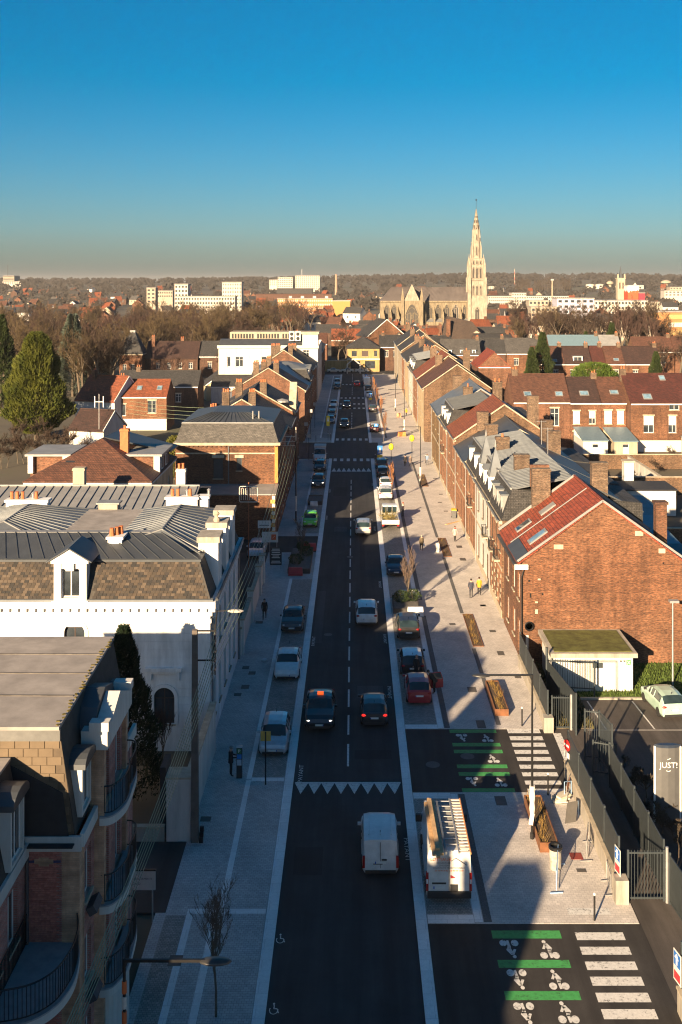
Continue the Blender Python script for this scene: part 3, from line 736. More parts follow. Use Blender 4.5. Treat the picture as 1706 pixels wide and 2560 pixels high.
mb = MB(); facade(mb, ap, 'E', -9.05, 36.5, 38.0, 0, 9.3, [(37.1, z, .9, 1.7, 'two') for z in (1.0, 3.9, 6.9)]); mb.build('wall', M['brick_new'], ap)
mb = MB(); facade(mb, ap, 'E', -9.05, 42.0, 44.6, 0, 9.6, [(43.2, z, .9, 1.6, 'two') for z in (3.9, 6.9)]); mb.wall('y', 44.6, 1, -24, -9.05, 0, 9.6); mb.build('wall', M['brick_new'], ap)
mb = MB(); facade(mb, ap, 'E', -10.9, 15, 36.0, 0, 9.3, [(34.6, z, 1.0, 1.9, 'two') for z in (3.9, 6.6)] + [(32.9, z, 1.0, 1.9, 'two') for z in (3.9, 6.6)]); mb.wall('x', -24, -1, 15, 44.6, 0, 9.3); mb.wall('y', 15, -1, -24, -10.9, 0, 9.3); mb.build('wall', M['brick_new'], ap)
# projecting bay with balconies
mb = MB(); facade(mb, ap, 'E', -8.85, 38.35, 41.65, 0, 11.6, [(39.0, z, .8, 2.2, 'two') for z in (.4, 3.0, 6.0, 9.3)] + [(40.9, z, .9, 2.2, 'two') for z in (3.0, 6.0, 9.3)], fm=M['frame_w'])
mb.wall('y', 42.0, 1, -9.05, -8.7, 0, 11.6); mb.build('bay_wall', M['brick_new'], ap)
for y in (38.0, 41.65):
    MB().box(-9.3, -8.7, y, y+.35, 0, 11.6).build('bay_pilaster', M['sand_brick'], ap)
mb = MB().box(-9.5, -8.55, 37.9, 42.1, 11.62, 12.3)
mb.add([(-8.55,38.3,12.3),(-8.55,41.7,12.3),(-8.55,40.0,12.95),(-9.1,38.3,12.3),(-9.1,41.7,12.3),(-9.1,40.0,12.95)], [(0,1,2),(5,4,3),(0,2,5,3),(2,1,4,5)])
mb.box(-9.2,-8.5,37.85,38.3,12.3,12.62).box(-9.2,-8.5,41.7,42.15,12.3,12.62)
mb.build('bay_pediment', M['white_clean'], ap)
r = MB(); prof = [(38.3,11.7),(41.7,11.7),(41.7,12.2),(41.2,12.8),(40.0,13.1),(38.8,12.8),(38.3,12.2)]
r.add([(-9.12,y,z) for y, z in prof]+[(-10.2,y,z) for y, z in prof], [list(range(7)), list(range(7,14))[::-1]]+[(i,(i+1)%7,7+(i+1)%7,7+i) for i in range(7)]); r.build('bay_roof', M['zinc_dark'], ap)
bp = smooth_path([(-8.84,37.9),(-8.4,38.05),(-8.1,38.9),(-8.12,40.3),(-8.22,41.5),(-8.45,41.95),(-8.84,42.0)], 4)
for z in (9.2, 6.0, 3.0): balcony(ap, bp, z)
MB().prism(smooth_path([(-8.84,38.2),(-8.45,38.4),(-8.3,39.2),(-8.35,40.6),(-8.55,41.3),(-8.84,41.4)], 3), 0, 2.68).build('entrance_bay', M['white_wall'], ap)
bq = smooth_path([(-9.1,35.98),(-8.85,35.2),(-8.72,33.9),(-9.0,32.8),(-9.7,32.1),(-10.88,31.8)], 5) + [(-10.88, 35.98)]
balcony(ap, bq, 5.9, .1)
# steep slate roof, felt top, block-clad end wall
mb = MB().hexa([(-24,36.02,9.5),(-9.2,36.02,9.5),(-9.2,44.6,9.7),(-24,44.6,9.7)], [(-24,36.02,13.2),(-9.75,36.02,13.2),(-9.95,44.9,13.2),(-24,44.9,13.2)])
mb.build('mansard_slope', plain('mossy_slate', (0.04,0.038,0.036), .9, var=.5, scale=2.5, bump=.5), ap)
MB().hexa([(-24,35.85,13.203),(-9.72,35.85,13.203),(-9.92,45.0,13.203),(-24,45.0,13.203)], [(-24,35.85,13.32),(-9.72,35.85,13.32),(-9.92,45.0,13.32),(-24,45.0,13.32)]).build('roof', M['felt'], ap)
for y in (38.7, 40.9, 43.0): MB().bar((-23.5, y, 13.33), (-9.95, y-.15, 13.33), .09, .03).build('felt_lap', plain('felt_lap', (0.13,0.115,0.1), .95, var=.5, scale=3), ap)
mb = MB()
for i in range(0, 60, 2): mb.obox((-9.78 + random.uniform(-.1,.08) - i*.0035, 36.0 + i*.148, 13.34), random.uniform(.04,.14), random.uniform(.05,.2), .03, random.uniform(0,3))
mb.build('moss', leafm('moss', (0.06,0.05,0.015),(0.14,0.11,0.03), 6, .95), ap, kind='stuff')
MB().box(-24, -9.7, 35.88, 36.0, 12.82, 13.2).build('fascia', plain('grey_fascia', (0.12,0.12,0.115), .5), ap)
# cladding blocks one by one on the end wall above the painted shade
cl = MB().poly([(-24,36.0,9.6),(-9.24,36.0,9.6),(-9.7,36.0,12.82),(-24,36.0,12.82)]).build('end_wall', plain('tan_render', (0.085,0.062,0.04), .9), ap)
blk = {}
bm_ = plain('tan_block', (0.13,0.095,0.06), .9, var=.25, scale=1.2)
for k in range(11):
    z = 9.68 + k*.285; xr = -9.27 - (z-9.6)*.143
    x = xr - (.31 if k % 2 else .05)
    while x > -13.4:
        w = .5
        if z + .27 > 12.8: break
        if x - w < -11.6 + (12.3-z)*0 or True:
            key = 'b'
            if key not in blk: blk[key] = MB().box(-.5,-.012,-.03,0,.006,.279).mesh('block', bm_)
            place('block', blk[key], cl, Vector((x, 36.0, z)) - org(ap))
        x -= .51
# dark sheet standing in for shade on the lower left of the end wall
MB().slab([(-11.7,35.94,9.55),(-9.42,35.94,9.55),(-9.62,35.94,11.02),(-11.75,35.94,12.15)], .03).build('painted_shade', M['bitumen'], ap)
mb = MB().box(-24, -9.2, 35.6, 36.0, 9.3, 9.34); mb.build('parapet_gutter', M['bitumen'], ap)
mb = MB().box(-10.98, -8.98, 35.88, 36.0, 9.05, 9.55).box(-9.05, -8.9, 36.0, 37.95, 9.15, 9.6).box(-9.05, -8.9, 42.1, 44.7, 9.3, 9.75).box(-10.9,-10.75,15,35.88,8.9,9.35)
mb.build('cornice', M['white_clean'], ap)
MB().tube([(-10.82,35.88,9.0),(-10.82,35.88,0)], .06, 8).build('downpipe', plain('dark_grey_pipe', (0.06,0.06,0.065), .5), ap)
# recessed wing roof
MB().hexa([(-24,15,9.36),(-10.85,15,9.36),(-10.85,35.8,9.36),(-24,35.8,9.36)], [(-24,15,12.2),(-11.4,15,12.2),(-11.4,35.8,12.2),(-24,35.8,12.2)]).build('mansard_slope', MATS['mossy_slate'], ap)
MB().box(-24,-11.35,15,35.8,12.2,12.3).build('roof', M['felt'], ap)
for yy in (37.15, 43.4): dormer(ap, 'E', -9.1, yy, 9.9, 1.25, 1.7, .8, 'arc', M['white_clean'], M['zinc_dark'])
dormer(ap, 'E', -10.7, 34.5, 9.5, 1.4, 2.0, .8, 'arc', M['white_clean'], M['zinc_dark'])
# red bricks of the end wall, one by one
bmesh_ = MB().box(.004,.212,-.018,0,.004,.062).mesh('brick', plain('loose_red_brick', (0.48,0.17,0.13), .9, var=.4, scale=9))
bmesh2 = MB().box(.004,.212,-.018,0,.004,.062).mesh('brick', plain('loose_dark_brick', (0.4,0.135,0.1), .9, var=.4, scale=9))
cnt = 0; restb = MB()
for k in range(0, 118):
    z = 9.0 - k*.0755
    for i in range(6):
        x = -10.88 + i*.205 + (.1 if k % 2 else 0)
        if x + .21 > -9.66: continue
        if cnt < 300: place('brick', random.choice((bmesh_, bmesh2)), w_s, Vector((x, 36.0, z)) - org(ap)); cnt += 1
        else: restb.box(x+.004, x+.212, 35.982, 36.0, z+.004, z+.062)
restb.build('brickwork', MATS['loose_red_brick'], ap, kind='stuff')
mb = MB().box(-10.86,-10.6,35.975,35.99,8.62,8.7).box(-9.95,-9.7,35.975,35.99,8.62,8.7); mb.build('blue_brick_inlay', plain('blue_brick', (0.05,0.045,0.11), .7), ap)
MB().box(-10.45,-10.1,35.97,35.99,8.5,8.8).box(-10.6,-9.95,35.972,35.99,8.58,8.74).build('ochre_brick_inlay', M['sand_brick'], ap)
for z in (6.55, 3.5): MB().slab([(-9.04,36.75,z),(-9.04,37.6,z),(-8.9,37.6,z-.25),(-8.9,36.75,z-.25)], .3).build('window_box', plain('dark_slate_panel', (0.05,0.052,0.06), .7), ap)
# ------------------------------------------------------------------ neighbouring block behind the camera: it throws the foreground shadow, its gables are shaped for that
nb = thing('apartment_building', 'unseen long brick apartment block behind the camera, before the ochre cornered one', 'apartment building', (-12, 0, 0))
walls(nb, -24, -10.4, -40, 14.8, 11.3, M['brick_new'], {'E': [(y, z, 1.0, 1.8, 'two') for y in range(-36, 14, 4) for z in (1, 4, 7)]})
MB().hexa([(-24,-40,11.3),(-10.3,-40,11.3),(-10.3,14.8,11.3),(-24,14.8,11.3)], [(-24,-40,11.7),(-12,-40,11.7),(-12,14.8,11.7),(-24,14.8,11.7)]).build('roof', M['slate'], nb)
def pediment(parent, prof, x0, x1):
    """unseen gable wall shaped to cast the street shadow: outline (y, z) extruded in x"""
    n = len(prof); MB().add([(x1,y,z) for y, z in prof]+[(x0,y,z) for y, z in prof], [list(range(n)), [n+i for i in range(n)][::-1]]+[(i,n+i,n+(i+1) % n,(i+1) % n) for i in range(n)]).build('front_gable', M['brick_new'], parent)
pediment(nb, [(4.5,10.5),(10.3,10.5),(10.3,13.5),(8.3,13.5),(6.3,11.0)], -12.0, -10.25)
pediment(nb, [(13.8,10.9),(14.8,10.9),(14.8,12.9),(14.2,12.1)], -10.6, -10.25)
pediment(nb, [(-6.2,11.4),(-2.0,11.4),(-2.1,13.3),(-3.0,13.3)], -10.6, -10.25)
pediment(ap, [(15.05,9.2),(30.6,9.2),(30.6,14.2),(25.7,14.2),(22.6,13.6),(21.9,12.4),(20.6,12.4),(20.2,13.1),(19.4,13.1),(18.8,11.9),(16.3,11.8),(15.9,13.5),(15.3,13.7),(15.05,12.9)], -11.2, -10.9)  # unseen parapet added on the wing, stepped outline shaped for the pavement shadow
# ------------------------------------------------------------------ left: white villa with slate mansard
wh = thing('white_house', 'white stuccoed villa with slate mansard, zinc roofs and pedimented dormer', 'house', (-16, 66, 0))
wx0, wx1, wy0, wy1 = -29.0, -8.4, 64.0, 79.5
wins = {'S': [(-11.2, 1.6, 1.26, 2.2, 'cross'), (-16.66, 6.2, 1.25, 1.3, 'two'), (-16.66, 1.6, 1.26, 2.2, 'cross'), (-22, 1.6, 1.26, 2.2, 'cross'), (-22, 6.0, 1.2, 1.5, 'two')],
        'E': [(y, 5.2, 1.05, 2.3, 'cross') for y in (66, 68.7, 71.4, 74.1, 76.8)] + [(y, 1.3, 1.05, 2.4, 'cross') for y in (66, 68.7, 71.4, 74.1, 76.8)]}
walls(wh, wx0, wx1, wy0, wy1, 8.2, M['villa'], wins, fm=M['frame_d'])
for z in [.9 + .48*i for i in range(15)]:                    # banded stucco courses on the gable
    segs = [(wx0, wx1)]
    for u, zz, w, h, st in wins['S']:
        if zz-.5 < z < zz+h+.1:
            new = []
            for a, b in segs: new += [(a, u-w/2-.24), (u+w/2+.24, b)] if a < u < b else [(a, b)]
            segs = new
    mb = MB()
    for a, b in segs: mb.box(a, b, wy0-.022, wy0, z, z+.44)
    mb.build('stucco_course', M['villa'], wh)
# ground-floor arch window: surround, keystone lintel shelf
for u, z, w, h in ((-11.2, 1.6, 1.26, 2.2), (-16.66, 6.2, 1.25, 1.3)):
    mb = MB()
    pts = [(u-w/2-.22, z), (u-w/2-.22, z+h*.72)] + [(u + (w/2+.22)*math.cos(R(a)), z+h*.72+(w/2+.22)*math.sin(R(a))) for a in range(165, -1, -15)] + [(u+w/2+.22, z)]
    inn = [(u-w/2, z), (u-w/2, z+h*.72)] + [(u + (w/2)*math.cos(R(a)), z+h*.72+(w/2)*min(1, math.sin(R(a)))) for a in range(165, -1, -15)] + [(u+w/2, z)]
    for i in range(len(pts)-1):
        q = [pts[i], pts[i+1], inn[i+1], inn[i]]
        mb.hexa([(a, wy0-.005, b) for a, b in q], [(a, wy0-.06, b) for a, b in q])
    mb.build('window_surround', M['villa'], wh)
mb = MB().box(-12.35,-10.1,63.72,64,4.85,5.05).box(-12.2,-10.25,63.8,64,4.7,4.85).box(-12.2,-11.95,63.82,64,4.3,4.7).box(-10.5,-10.25,63.82,64,4.3,4.7); mb.build('lintel_shelf', M['villa'], wh)
cornice(wh, wx0, wx1, wy0, wy1, 7.75, .22, .08, M['villa'], 'SEW', 'string_course')
cornice(wh, wx0, wx1, wy0, wy1, 8.2, .3, .14, M['villa'], 'SEWN', 'frieze')
cornice(wh, wx0, wx1, wy0, wy1, 8.72, .38, .36, M['villa'], 'SEWN')
walls(wh, wx0-.12, wx1+.12, wy0-.12, wy1+.12, 8.72, M['villa'], base=8.5)
den = MB().box(-.16,.16,-.2,0,0,.22).mesh('dentil', M['villa'])
for i in range(40): place('dentil', den, wh, Vector((wx0+.5+i*.52, wy0-.12, 8.5)) - org(wh))
for i in range(29): place('dentil', den, wh, Vector((wx1+.12, wy0+.4+i*.52, 8.5)) - org(wh), math.pi/2)
ms, mr, (mx0, mx1, my0, my1), _ = mansard(wh, wx0, wx1, wy0, wy1, 9.1, 11.3, .75, 11.45, plain('slate_bed', (0.05,0.045,0.04), .9), M['zinc_dark'], run=6, ov=.05)
MB().box(wx0-.2, wx1+.2, wy0-.22, wy0+.2, 9.1, 9.22).build('lead_flashing', M['zinc'], wh)
# slates one by one on the south slope (two kinds of mesh shared)
ang = math.atan2(.8, 2.2); sl = []
for kx, cc in enumerate(((0.05,0.036,0.025), (0.026,0.021,0.018), (0.038,0.029,0.021), (0.075,0.056,0.04), (0.016,0.0145,0.0135))):
    mm = MB(); n_ = Vector((0, -math.cos(ang), math.sin(ang))); u_ = Vector((0, math.sin(ang), math.cos(ang)))
    q = [Vector((0.005,0,0)), Vector((.25,0,0)), Vector((.25,0,0))+u_*.16, Vector((.005,0,0))+u_*.16]
    mm.hexa(q, [p + n_*(.03 if i < 2 else .012) for i, p in enumerate(q)])
    sl.append(mm.mesh('slate', plain('slate_piece_%d' % kx, cc, .85, var=.3, scale=2)))
cnt = 0; rest = [MB() for _ in sl]; cand = []
for k in range(14):
    for i in range(82):
        x = -8.55 - k*.054 - (i+1)*.26 - (.13 if k % 2 else 0)
        if x < -28.5: continue
        if -17.9 < x < -15.65: continue
        cand.append((abs(x + 13), k, x))
cand.sort()
for dd, k, x in cand:
    z = 9.22 + k*.147; y = wy0 - .05 + (z-9.1)*.8/2.2 - .01
    j = random.choices(range(5), (3, 3, 3, 2, 2))[0]
    if cnt < 300: place('slate', sl[j], ms, Vector((x, y, z)) - org(wh)); cnt += 1
    else:
        vs = [Vector(v.co) + Vector((x, y, z)) for v in sl[j].vertices]; rest[j].add(vs, [tuple(p.vertices) for p in sl[j].polygons])
for j, rb in enumerate(rest): rb.build('slate_field', sl[j].materials[0], ms, kind='stuff')
# zinc wings: two hipped ridges running back, standing seams as parts
def zwing(x0, x1, y0, y1, ze, zr, xr, yr0, yr1, m):
    A, B, C, D = (x0,y0,ze), (x1,y0,ze), (x1,y1,ze), (x0,y1,ze); E, F_ = (xr,yr0,zr), (xr,yr1,zr)
    o = MB().poly([A,B,E]).poly([B,C,F_,E]).poly([C,D,F_]).poly([D,A,E,F_]).poly([D,C,B,A]).build('zinc_roof', m, wh)
    seams(o, (x1-.1,yr0-2.5,ze+.03), (x1-.1,y1-.5,ze+.03), (xr,yr0,zr+.03), (xr,yr1,zr+.03), 13, m)
    seams(o, (x0+.1,yr0-1,ze+.03), (x0+.1,y1-.5,ze+.03), (xr,yr0,zr+.03), (xr,yr1,zr+.03), 13, m)
    MB().tube([E, F_], .07, 6).tube([B, E], .06, 6).tube([A, E], .06, 6).build('ridge_cap', M['zinc_light'], o)
    return o
zwing(-15.8, mx1, 66.5, 79.0, 11.46, 12.45, -12.1, 68.2, 75.6, M['zinc'])
zwing(-28.2, -18.6, 66.9, 79.0, 11.46, 12.5, -23.0, 70.2, 75.6, M['zinc'])
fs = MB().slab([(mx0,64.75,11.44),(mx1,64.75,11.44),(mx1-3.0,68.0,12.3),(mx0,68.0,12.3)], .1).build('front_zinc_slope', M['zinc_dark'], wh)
seams(fs, (mx0,64.78,11.46), (mx1-.1,64.78,11.46), (mx0,68.0,12.32), (mx1-3.0,68.0,12.32), 24, M['zinc_dark'], .03)
MB().box(mx0, mx1-3.2, 68.0, 68.5, 12.0, 12.33).build('zinc_ledge', M['zinc_light'], wh)
MB().box(-21, -14.3, 68.5, 78, 11.5, 11.62).build('flat_roof', M['felt'], wh)
# dormer with pediment
dm = MB().box(-17.85,-17.42,63.75,65.5,9.15,11.45).box(-16.3,-15.87,63.75,65.5,9.15,11.45).box(-17.42,-16.3,63.8,65.4,11.1,11.45).box(-17.42,-16.3,63.75,64.2,9.1,9.3).box(-17.98,-15.75,63.68,65.5,9.02,9.15).box(-18.0,-15.72,63.6,65.8,11.45,11.6)
dm = dm.build('dormer', M['villa'], wh)
MB().add([(-18.1,63.5,11.6),(-15.62,63.5,11.6),(-16.86,63.5,12.35),(-18.1,66.3,11.6),(-15.62,66.3,11.6),(-16.86,66.3,12.35)], [(0,1,2),(5,4,3),(0,2,5,3),(2,1,4,5),(1,0,3,4)]).build('pediment', M['villa'], dm)
MB().slab([(-18.25,63.4,11.62),(-16.86,63.4,12.46),(-16.86,66.6,12.46),(-18.25,66.6,11.62)][::-1] if False else [(-18.25,66.6,11.6),(-18.25,63.4,11.6),(-16.86,63.4,12.44),(-16.86,66.6,12.44)], .07).slab([(-16.86,66.6,12.44),(-16.86,63.4,12.44),(-15.47,63.4,11.6),(-15.47,66.6,11.6)], .07).build('dormer_roof', M['zinc_dark'], dm)
a, b, c_ = win_meshes(1.12, 1.75, 'two', M['frame_w'], M['glass']); L = Vector((-16.86, 64.0, 9.32)) - org(wh)
place('window', a, dm, L); place('pane', b, dm, L)
MB().box(-17.1,-16.62,63.62,63.8,11.0,11.6).build('keystone', M['villa'], dm)
# chimneys, skylight box, street-side stone parapets
c = MB().box(-15.25,-14.35,66.6,67.8,11.3,12.2).box(-15.35,-14.25,66.5,67.9,12.2,12.35).build('chimney', M['villa'], wh)
for x, y in ((-15.05,66.9),(-14.8,67.2),(-14.6,67.5)): MB().lathe([(.17,12.35),(.13,12.8),(.15,12.85)], (x,y,0), 8).build('chimney_pot', M['pot'], c)
for x0, x1, y, pts in ((-25.0,-22.0,77,(-24.7,-24.3,-23.9,-22.9)), (-13.5,-11.2,78,(-13.1,-12.7,-11.8)), (-11.1,-10.45,78.3,())):
    c = MB().box(x0,x1,y-.4,y+.4,11.2,12.45).box(x0-.1,x1+.1,y-.5,y+.5,12.45,12.62).build('chimney', M['villa'], wh)
    for q in pts: MB().lathe([(.14,12.62),(.12,13.1),(.14,13.15)], (q,y,0), 8).build('chimney_pot', M['pot'], c)
    for q in ((x0+x1)/2+.3,): MB().lathe([(.09,12.62),(.09,12.95),(.17,12.97),(.02,13.1)], (q,y+.2,0), 8).build('chimney_cowl', M['steel'], c)
c = MB().box(-18.6,-17.2,78.0,79.0,11.2,12.0).build('skylight_box', M['beige'], wh); MB().box(-18.75,-17.05,77.9,79.1,12.0,12.12).build('box_lid', M['zinc_light'], c)
for y0, y1 in ((66.6,68.4),(70.6,72.2),(74.4,76.0)):
    c = MB().box(-9.5,-8.25,y0,y1,9.1,12.0).build('street_dormer', M['villa'], wh)
    MB().box(-9.6,-8.15,y0-.1,y1+.1,12.0,12.35).build('dormer_coping', M['concrete'], c)
    a, b, c_ = win_meshes(1.0, 1.8, 'two', M['frame_w'], M['glass']); L = Vector((-8.24, (y0+y1)/2, 9.5)) - org(wh)
    place('window', a, c, L + Vector((.03,0,0)), math.pi/2); place('pane', b, c, L + Vector((.03,0,0)), math.pi/2)
MB().lathe([(.2,12.35),(.24,12.5),(.1,12.7),(.2,12.9),(.02,13.1)], (-8.9,70.9,0), 10).build('finial', M['stone'], wh)
gutter(wh, (-8.0,64,9.15), (-8.0,79.4,9.15), M['zinc_dark'], .1)
for y in (64.3, 79.2): MB().tube([(-8.3,y,9.0),(-8.3,y,.1)], .06, 8).build('downpipe', M['zinc'], wh)
for y in (66, 68.7, 71.4, 74.1, 76.8): MB().box(-8.4,-8.28,y-.75,y+.75,7.6,7.78).build('window_hood', M['villa'], wh)
# ------------------------------------------------------------------ walls and yard next to the villa
g = thing('garden_wall', 'white garden wall pillar with dark shutters beside the wooden pole', 'wall', (-8.6, 53.9, 0))
MB().box(-9.2, -8.0, 53.5, 54.6, 0, 3.2).build('pillar', M['white_wall'], g)
MB().box(-9.25,-7.95,53.45,54.65,3.2,3.3).build('coping', M['stone'], g)
MB().box(-8.35,-8.05, 54.6, 63.9, 0, 2.9).build('wall_run', M['white_wall'], g)
MB().box(-8.4,-8.0, 54.66, 63.9, 2.9, 3.0).build('coping', M['stone'], g)
MB().box(-9.6,-9.3,53.9,55.5,0,3.6).build('shutter_panel', M['bitumen'], g)
g = thing('courtyard_wall', 'low white street wall with square pillars in front of the courtyard', 'wall', (-8.2, 92, 0))
MB().box(-8.45,-8.2,79.9,99,0,2.1).build('wall_run', M['white_wall'], g); MB().box(-8.5,-8.15,79.9,99,2.1,2.2).build('coping', M['stone'], g)
for y in (80.5, 88, 95.5, 99.3): MB().box(-8.55,-8.05,y-.3,y+.3,0,2.7).build('pillar', M['white_clean'], g); 
for y in (80.5, 88, 95.5, 99.3): MB().box(-8.62,-7.98,y-.37,y+.37,2.7,2.82).build('pillar_cap', M['stone'], g)
g = thing('garden_wall', 'low grey kerb wall closing the dark driveway beside the apartment building', 'wall', (-14, 53.6, 0))
MB().box(-24,-9.3,53.5,53.75,0,.7).build('wall_run', M['concrete'], g); MB().box(-24,-9.3,53.45,53.8,.7,.78).build('coping', M['stone'], g)
# ------------------------------------------------------------------ zinc-roofed workshop behind the villa, brown hip-roofed house
zb = thing('workshop', 'low workshop behind the white villa with pale ribbed zinc roof', 'building', (-22, 90, 0))
walls(zb, -34, -13.0, 83.5, 97.6, 9.4, M['beige'], {'E': row(84, 97, 4, 3, 1.2, 1.5, 'two')})
ro = gable_roof(zb, 'x', -34, -13.0, 83.5, 97.6, 9.4, 10.75, M['zinc_light'], .2)
seams(ro, (-34,83.4,9.6), (-13.1,83.4,9.6), (-34,90.55,10.95), (-13.1,90.55,10.95), 27, M['zinc_light'], .04)
MB().box(-17.5,-14.5,84.5,86.8,9.75,9.95).build('rusty_roof_panel', plain('rusty_panel', (0.13,0.075,0.05), .9), zb)
chimney(zb, -23.9, 93.0, 9.8, 12.1, 1.0, .8, 0, M['beige'])
chimney(zb, -15.0, 93.5, 9.8, 11.9, .8, .6, 2, M['white_wall'])
bh = thing('brown_roofed_house', 'house with big brown tiled hip roof, brick side dormers and white eaves', 'house', (-24.5, 105, 0))
walls(bh, -30.2, -18.9, 98.6, 112.0, 9.75, M['cream'], {'E': row(99, 111.6, 3, 6.4, 1.1, 1.9, 'cross') + row(99, 111.6, 3, 2.6, 1.1, 1.9, 'cross'), 'S': row(-30, -19.2, 3, 5.4, 1.1, 1.7, 'cross')})
cornice(bh, -30.2, -18.9, 98.6, 112, 9.5, .3, .35, M['white_clean'])
r, rr = hip_roof(bh, -30.2, -18.9, 98.6, 112, 9.85, 13.0, M['tile_br'], .4)
for x0, x1 in ((-31.4, -27.6), (-22.6, -18.7)):
    c = MB().box(x0, x1, 103.2, 108.6, 9.4, 11.45).build('side_dormer', M['brick'], bh)
    MB().box(x0-.4, x1+.3, 102.7, 109.0, 11.45, 11.65).build('dormer_roof', M['zinc_light'], c)
    MB().box(x1-.5, x1+.1, 102.7, 103.18, 9.8, 11.45).build('dormer_post', M['white_clean'], c); MB().box(x0-.1, x0+.4, 102.7, 103.18, 9.8, 11.45).build('dormer_post', M['white_clean'], c)
    for yy in (104.6, 106.8): dormer(bh, 'E', x1+.02, yy, 9.9, .9, 1.3, .4, 'flat')
chimney(bh, -22.3, 104.0, 11.4, 14.0, .8, .7, 1, M['pot'])
skylight(bh, [(-27.4,99.9,10.62),(-26.3,99.9,10.62),(-26.3,101.2,11.3),(-27.4,101.2,11.3)], M['glass'])
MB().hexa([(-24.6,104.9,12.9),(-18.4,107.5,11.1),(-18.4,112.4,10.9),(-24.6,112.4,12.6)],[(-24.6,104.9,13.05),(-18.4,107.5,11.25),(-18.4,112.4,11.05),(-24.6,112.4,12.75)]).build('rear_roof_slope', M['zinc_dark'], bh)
# ------------------------------------------------------------------ brick house with slate mansard beyond the courtyard entry
b2 = thing('brick_mansard_house', 'tall brick house with grey slate mansard and zinc top beside the courtyard entry', 'house', (-14, 122, 0))
bx0, bx1, by0, by1 = -19.9, -8.3, 119.8, 134.0
walls(b2, bx0, bx1, by0, by1, 9.9, M['brick_or'], {'S': [(-15.1, 6.1, 1.1, 2.2, 'shut'), (-12.7, 7.0, .6, 1.5, 'one')], 'E': row(120, 133.6, 4, 5.9, 1.1, 2.1) + row(120, 133.6, 4, 1.2, 1.1, 2.2)}, fm=M['greymetal'])
for u, w in ((-15.1,1.1),(-12.7,.7)): MB().box(u-w/2-.15,u+w/2+.15,by0-.05,by0,8.45,8.8).build('lintel', M['stone'], b2)
MB().box(bx0-.02,bx1+.02,by0-.04,by0,8.9,9.05).build('string_course', M['stone'], b2)
cornice(b2, bx0, bx1, by0, by1, 9.9, .3, .3, M['stone'])
den2 = MB().box(-.12,.12,-.16,0,0,.18).mesh('bracket', M['brick_dk'])
for i in range(22): place('bracket', den2, b2, Vector((bx0+.3+i*.53, by0, 9.72)) - org(b2))
s_, r_, (x0_, x1_, y0_, y1_), rr = mansard(b2, bx0, bx1, by0, by1, 10.2, 12.3, .6, 13.2, M['slate_gr'], M['zinc_dark'], run=3.2)
seams(r_, (x0_+.3,y0_,12.45), (x1_-.3,y0_,12.45), (rr[0],rr[2],13.25), (rr[1],rr[2],13.25), 15, M['zinc_dark'], .03)
MB().tube([(x0_,y0_-.02,12.35),(x1_,y0_-.02,12.35)], .1, 6).build('break_roll', M['zinc_light'], b2)
MB().tube([(-13.9,by0-.08,9.8),(-13.9,by0-.08,5.2)], .07, 8).build('downpipe', M['zinc'], b2)
for x in (-11.3,-10.6): MB().tube([(x,121.5,12.6),(x,121.5,13.6)], .09, 6).build('vent_pipe', M['zinc_light'], b2)
# lower front annex with zinc ledge and ochre quoins
mb = MB(); mb.wall('y', 116.0, -1, -19.5, -8.35, 0, 5.0); mb.wall('x', -8.35, 1, 116, 119.8, 0, 5.0); mb.wall('x', -19.5, -1, 116, 119.8, 0, 5.0); mb.build('annex_wall', M['brick_or'], b2)
MB().hexa([(-19.7,115.8,5.0),(-8.2,115.8,5.0),(-8.2,119.78,5.3),(-19.7,119.78,5.3)], [(-19.7,115.8,5.14),(-8.2,115.8,5.14),(-8.2,119.78,5.5),(-19.7,119.78,5.5)]).build('annex_roof', M['zinc_light'], b2)
for i in range(11):
    w = .5 if i % 2 else .32
    MB().box(-8.33-w, -8.32, 115.96, 116.3, .2+i*.43, .2+i*.43+.4).build('quoin', plain('yellow_quoin' if i % 2 else 'white_quoin', (0.55,0.3,0.08) if i % 2 else (0.65,0.6,0.5), .8), b2)
MB().box(-8.65,-8.28,119.74,120.2,5.6,9.9).build('corner_band', plain('orange_band', (0.5,0.2,0.05), .85), b2)
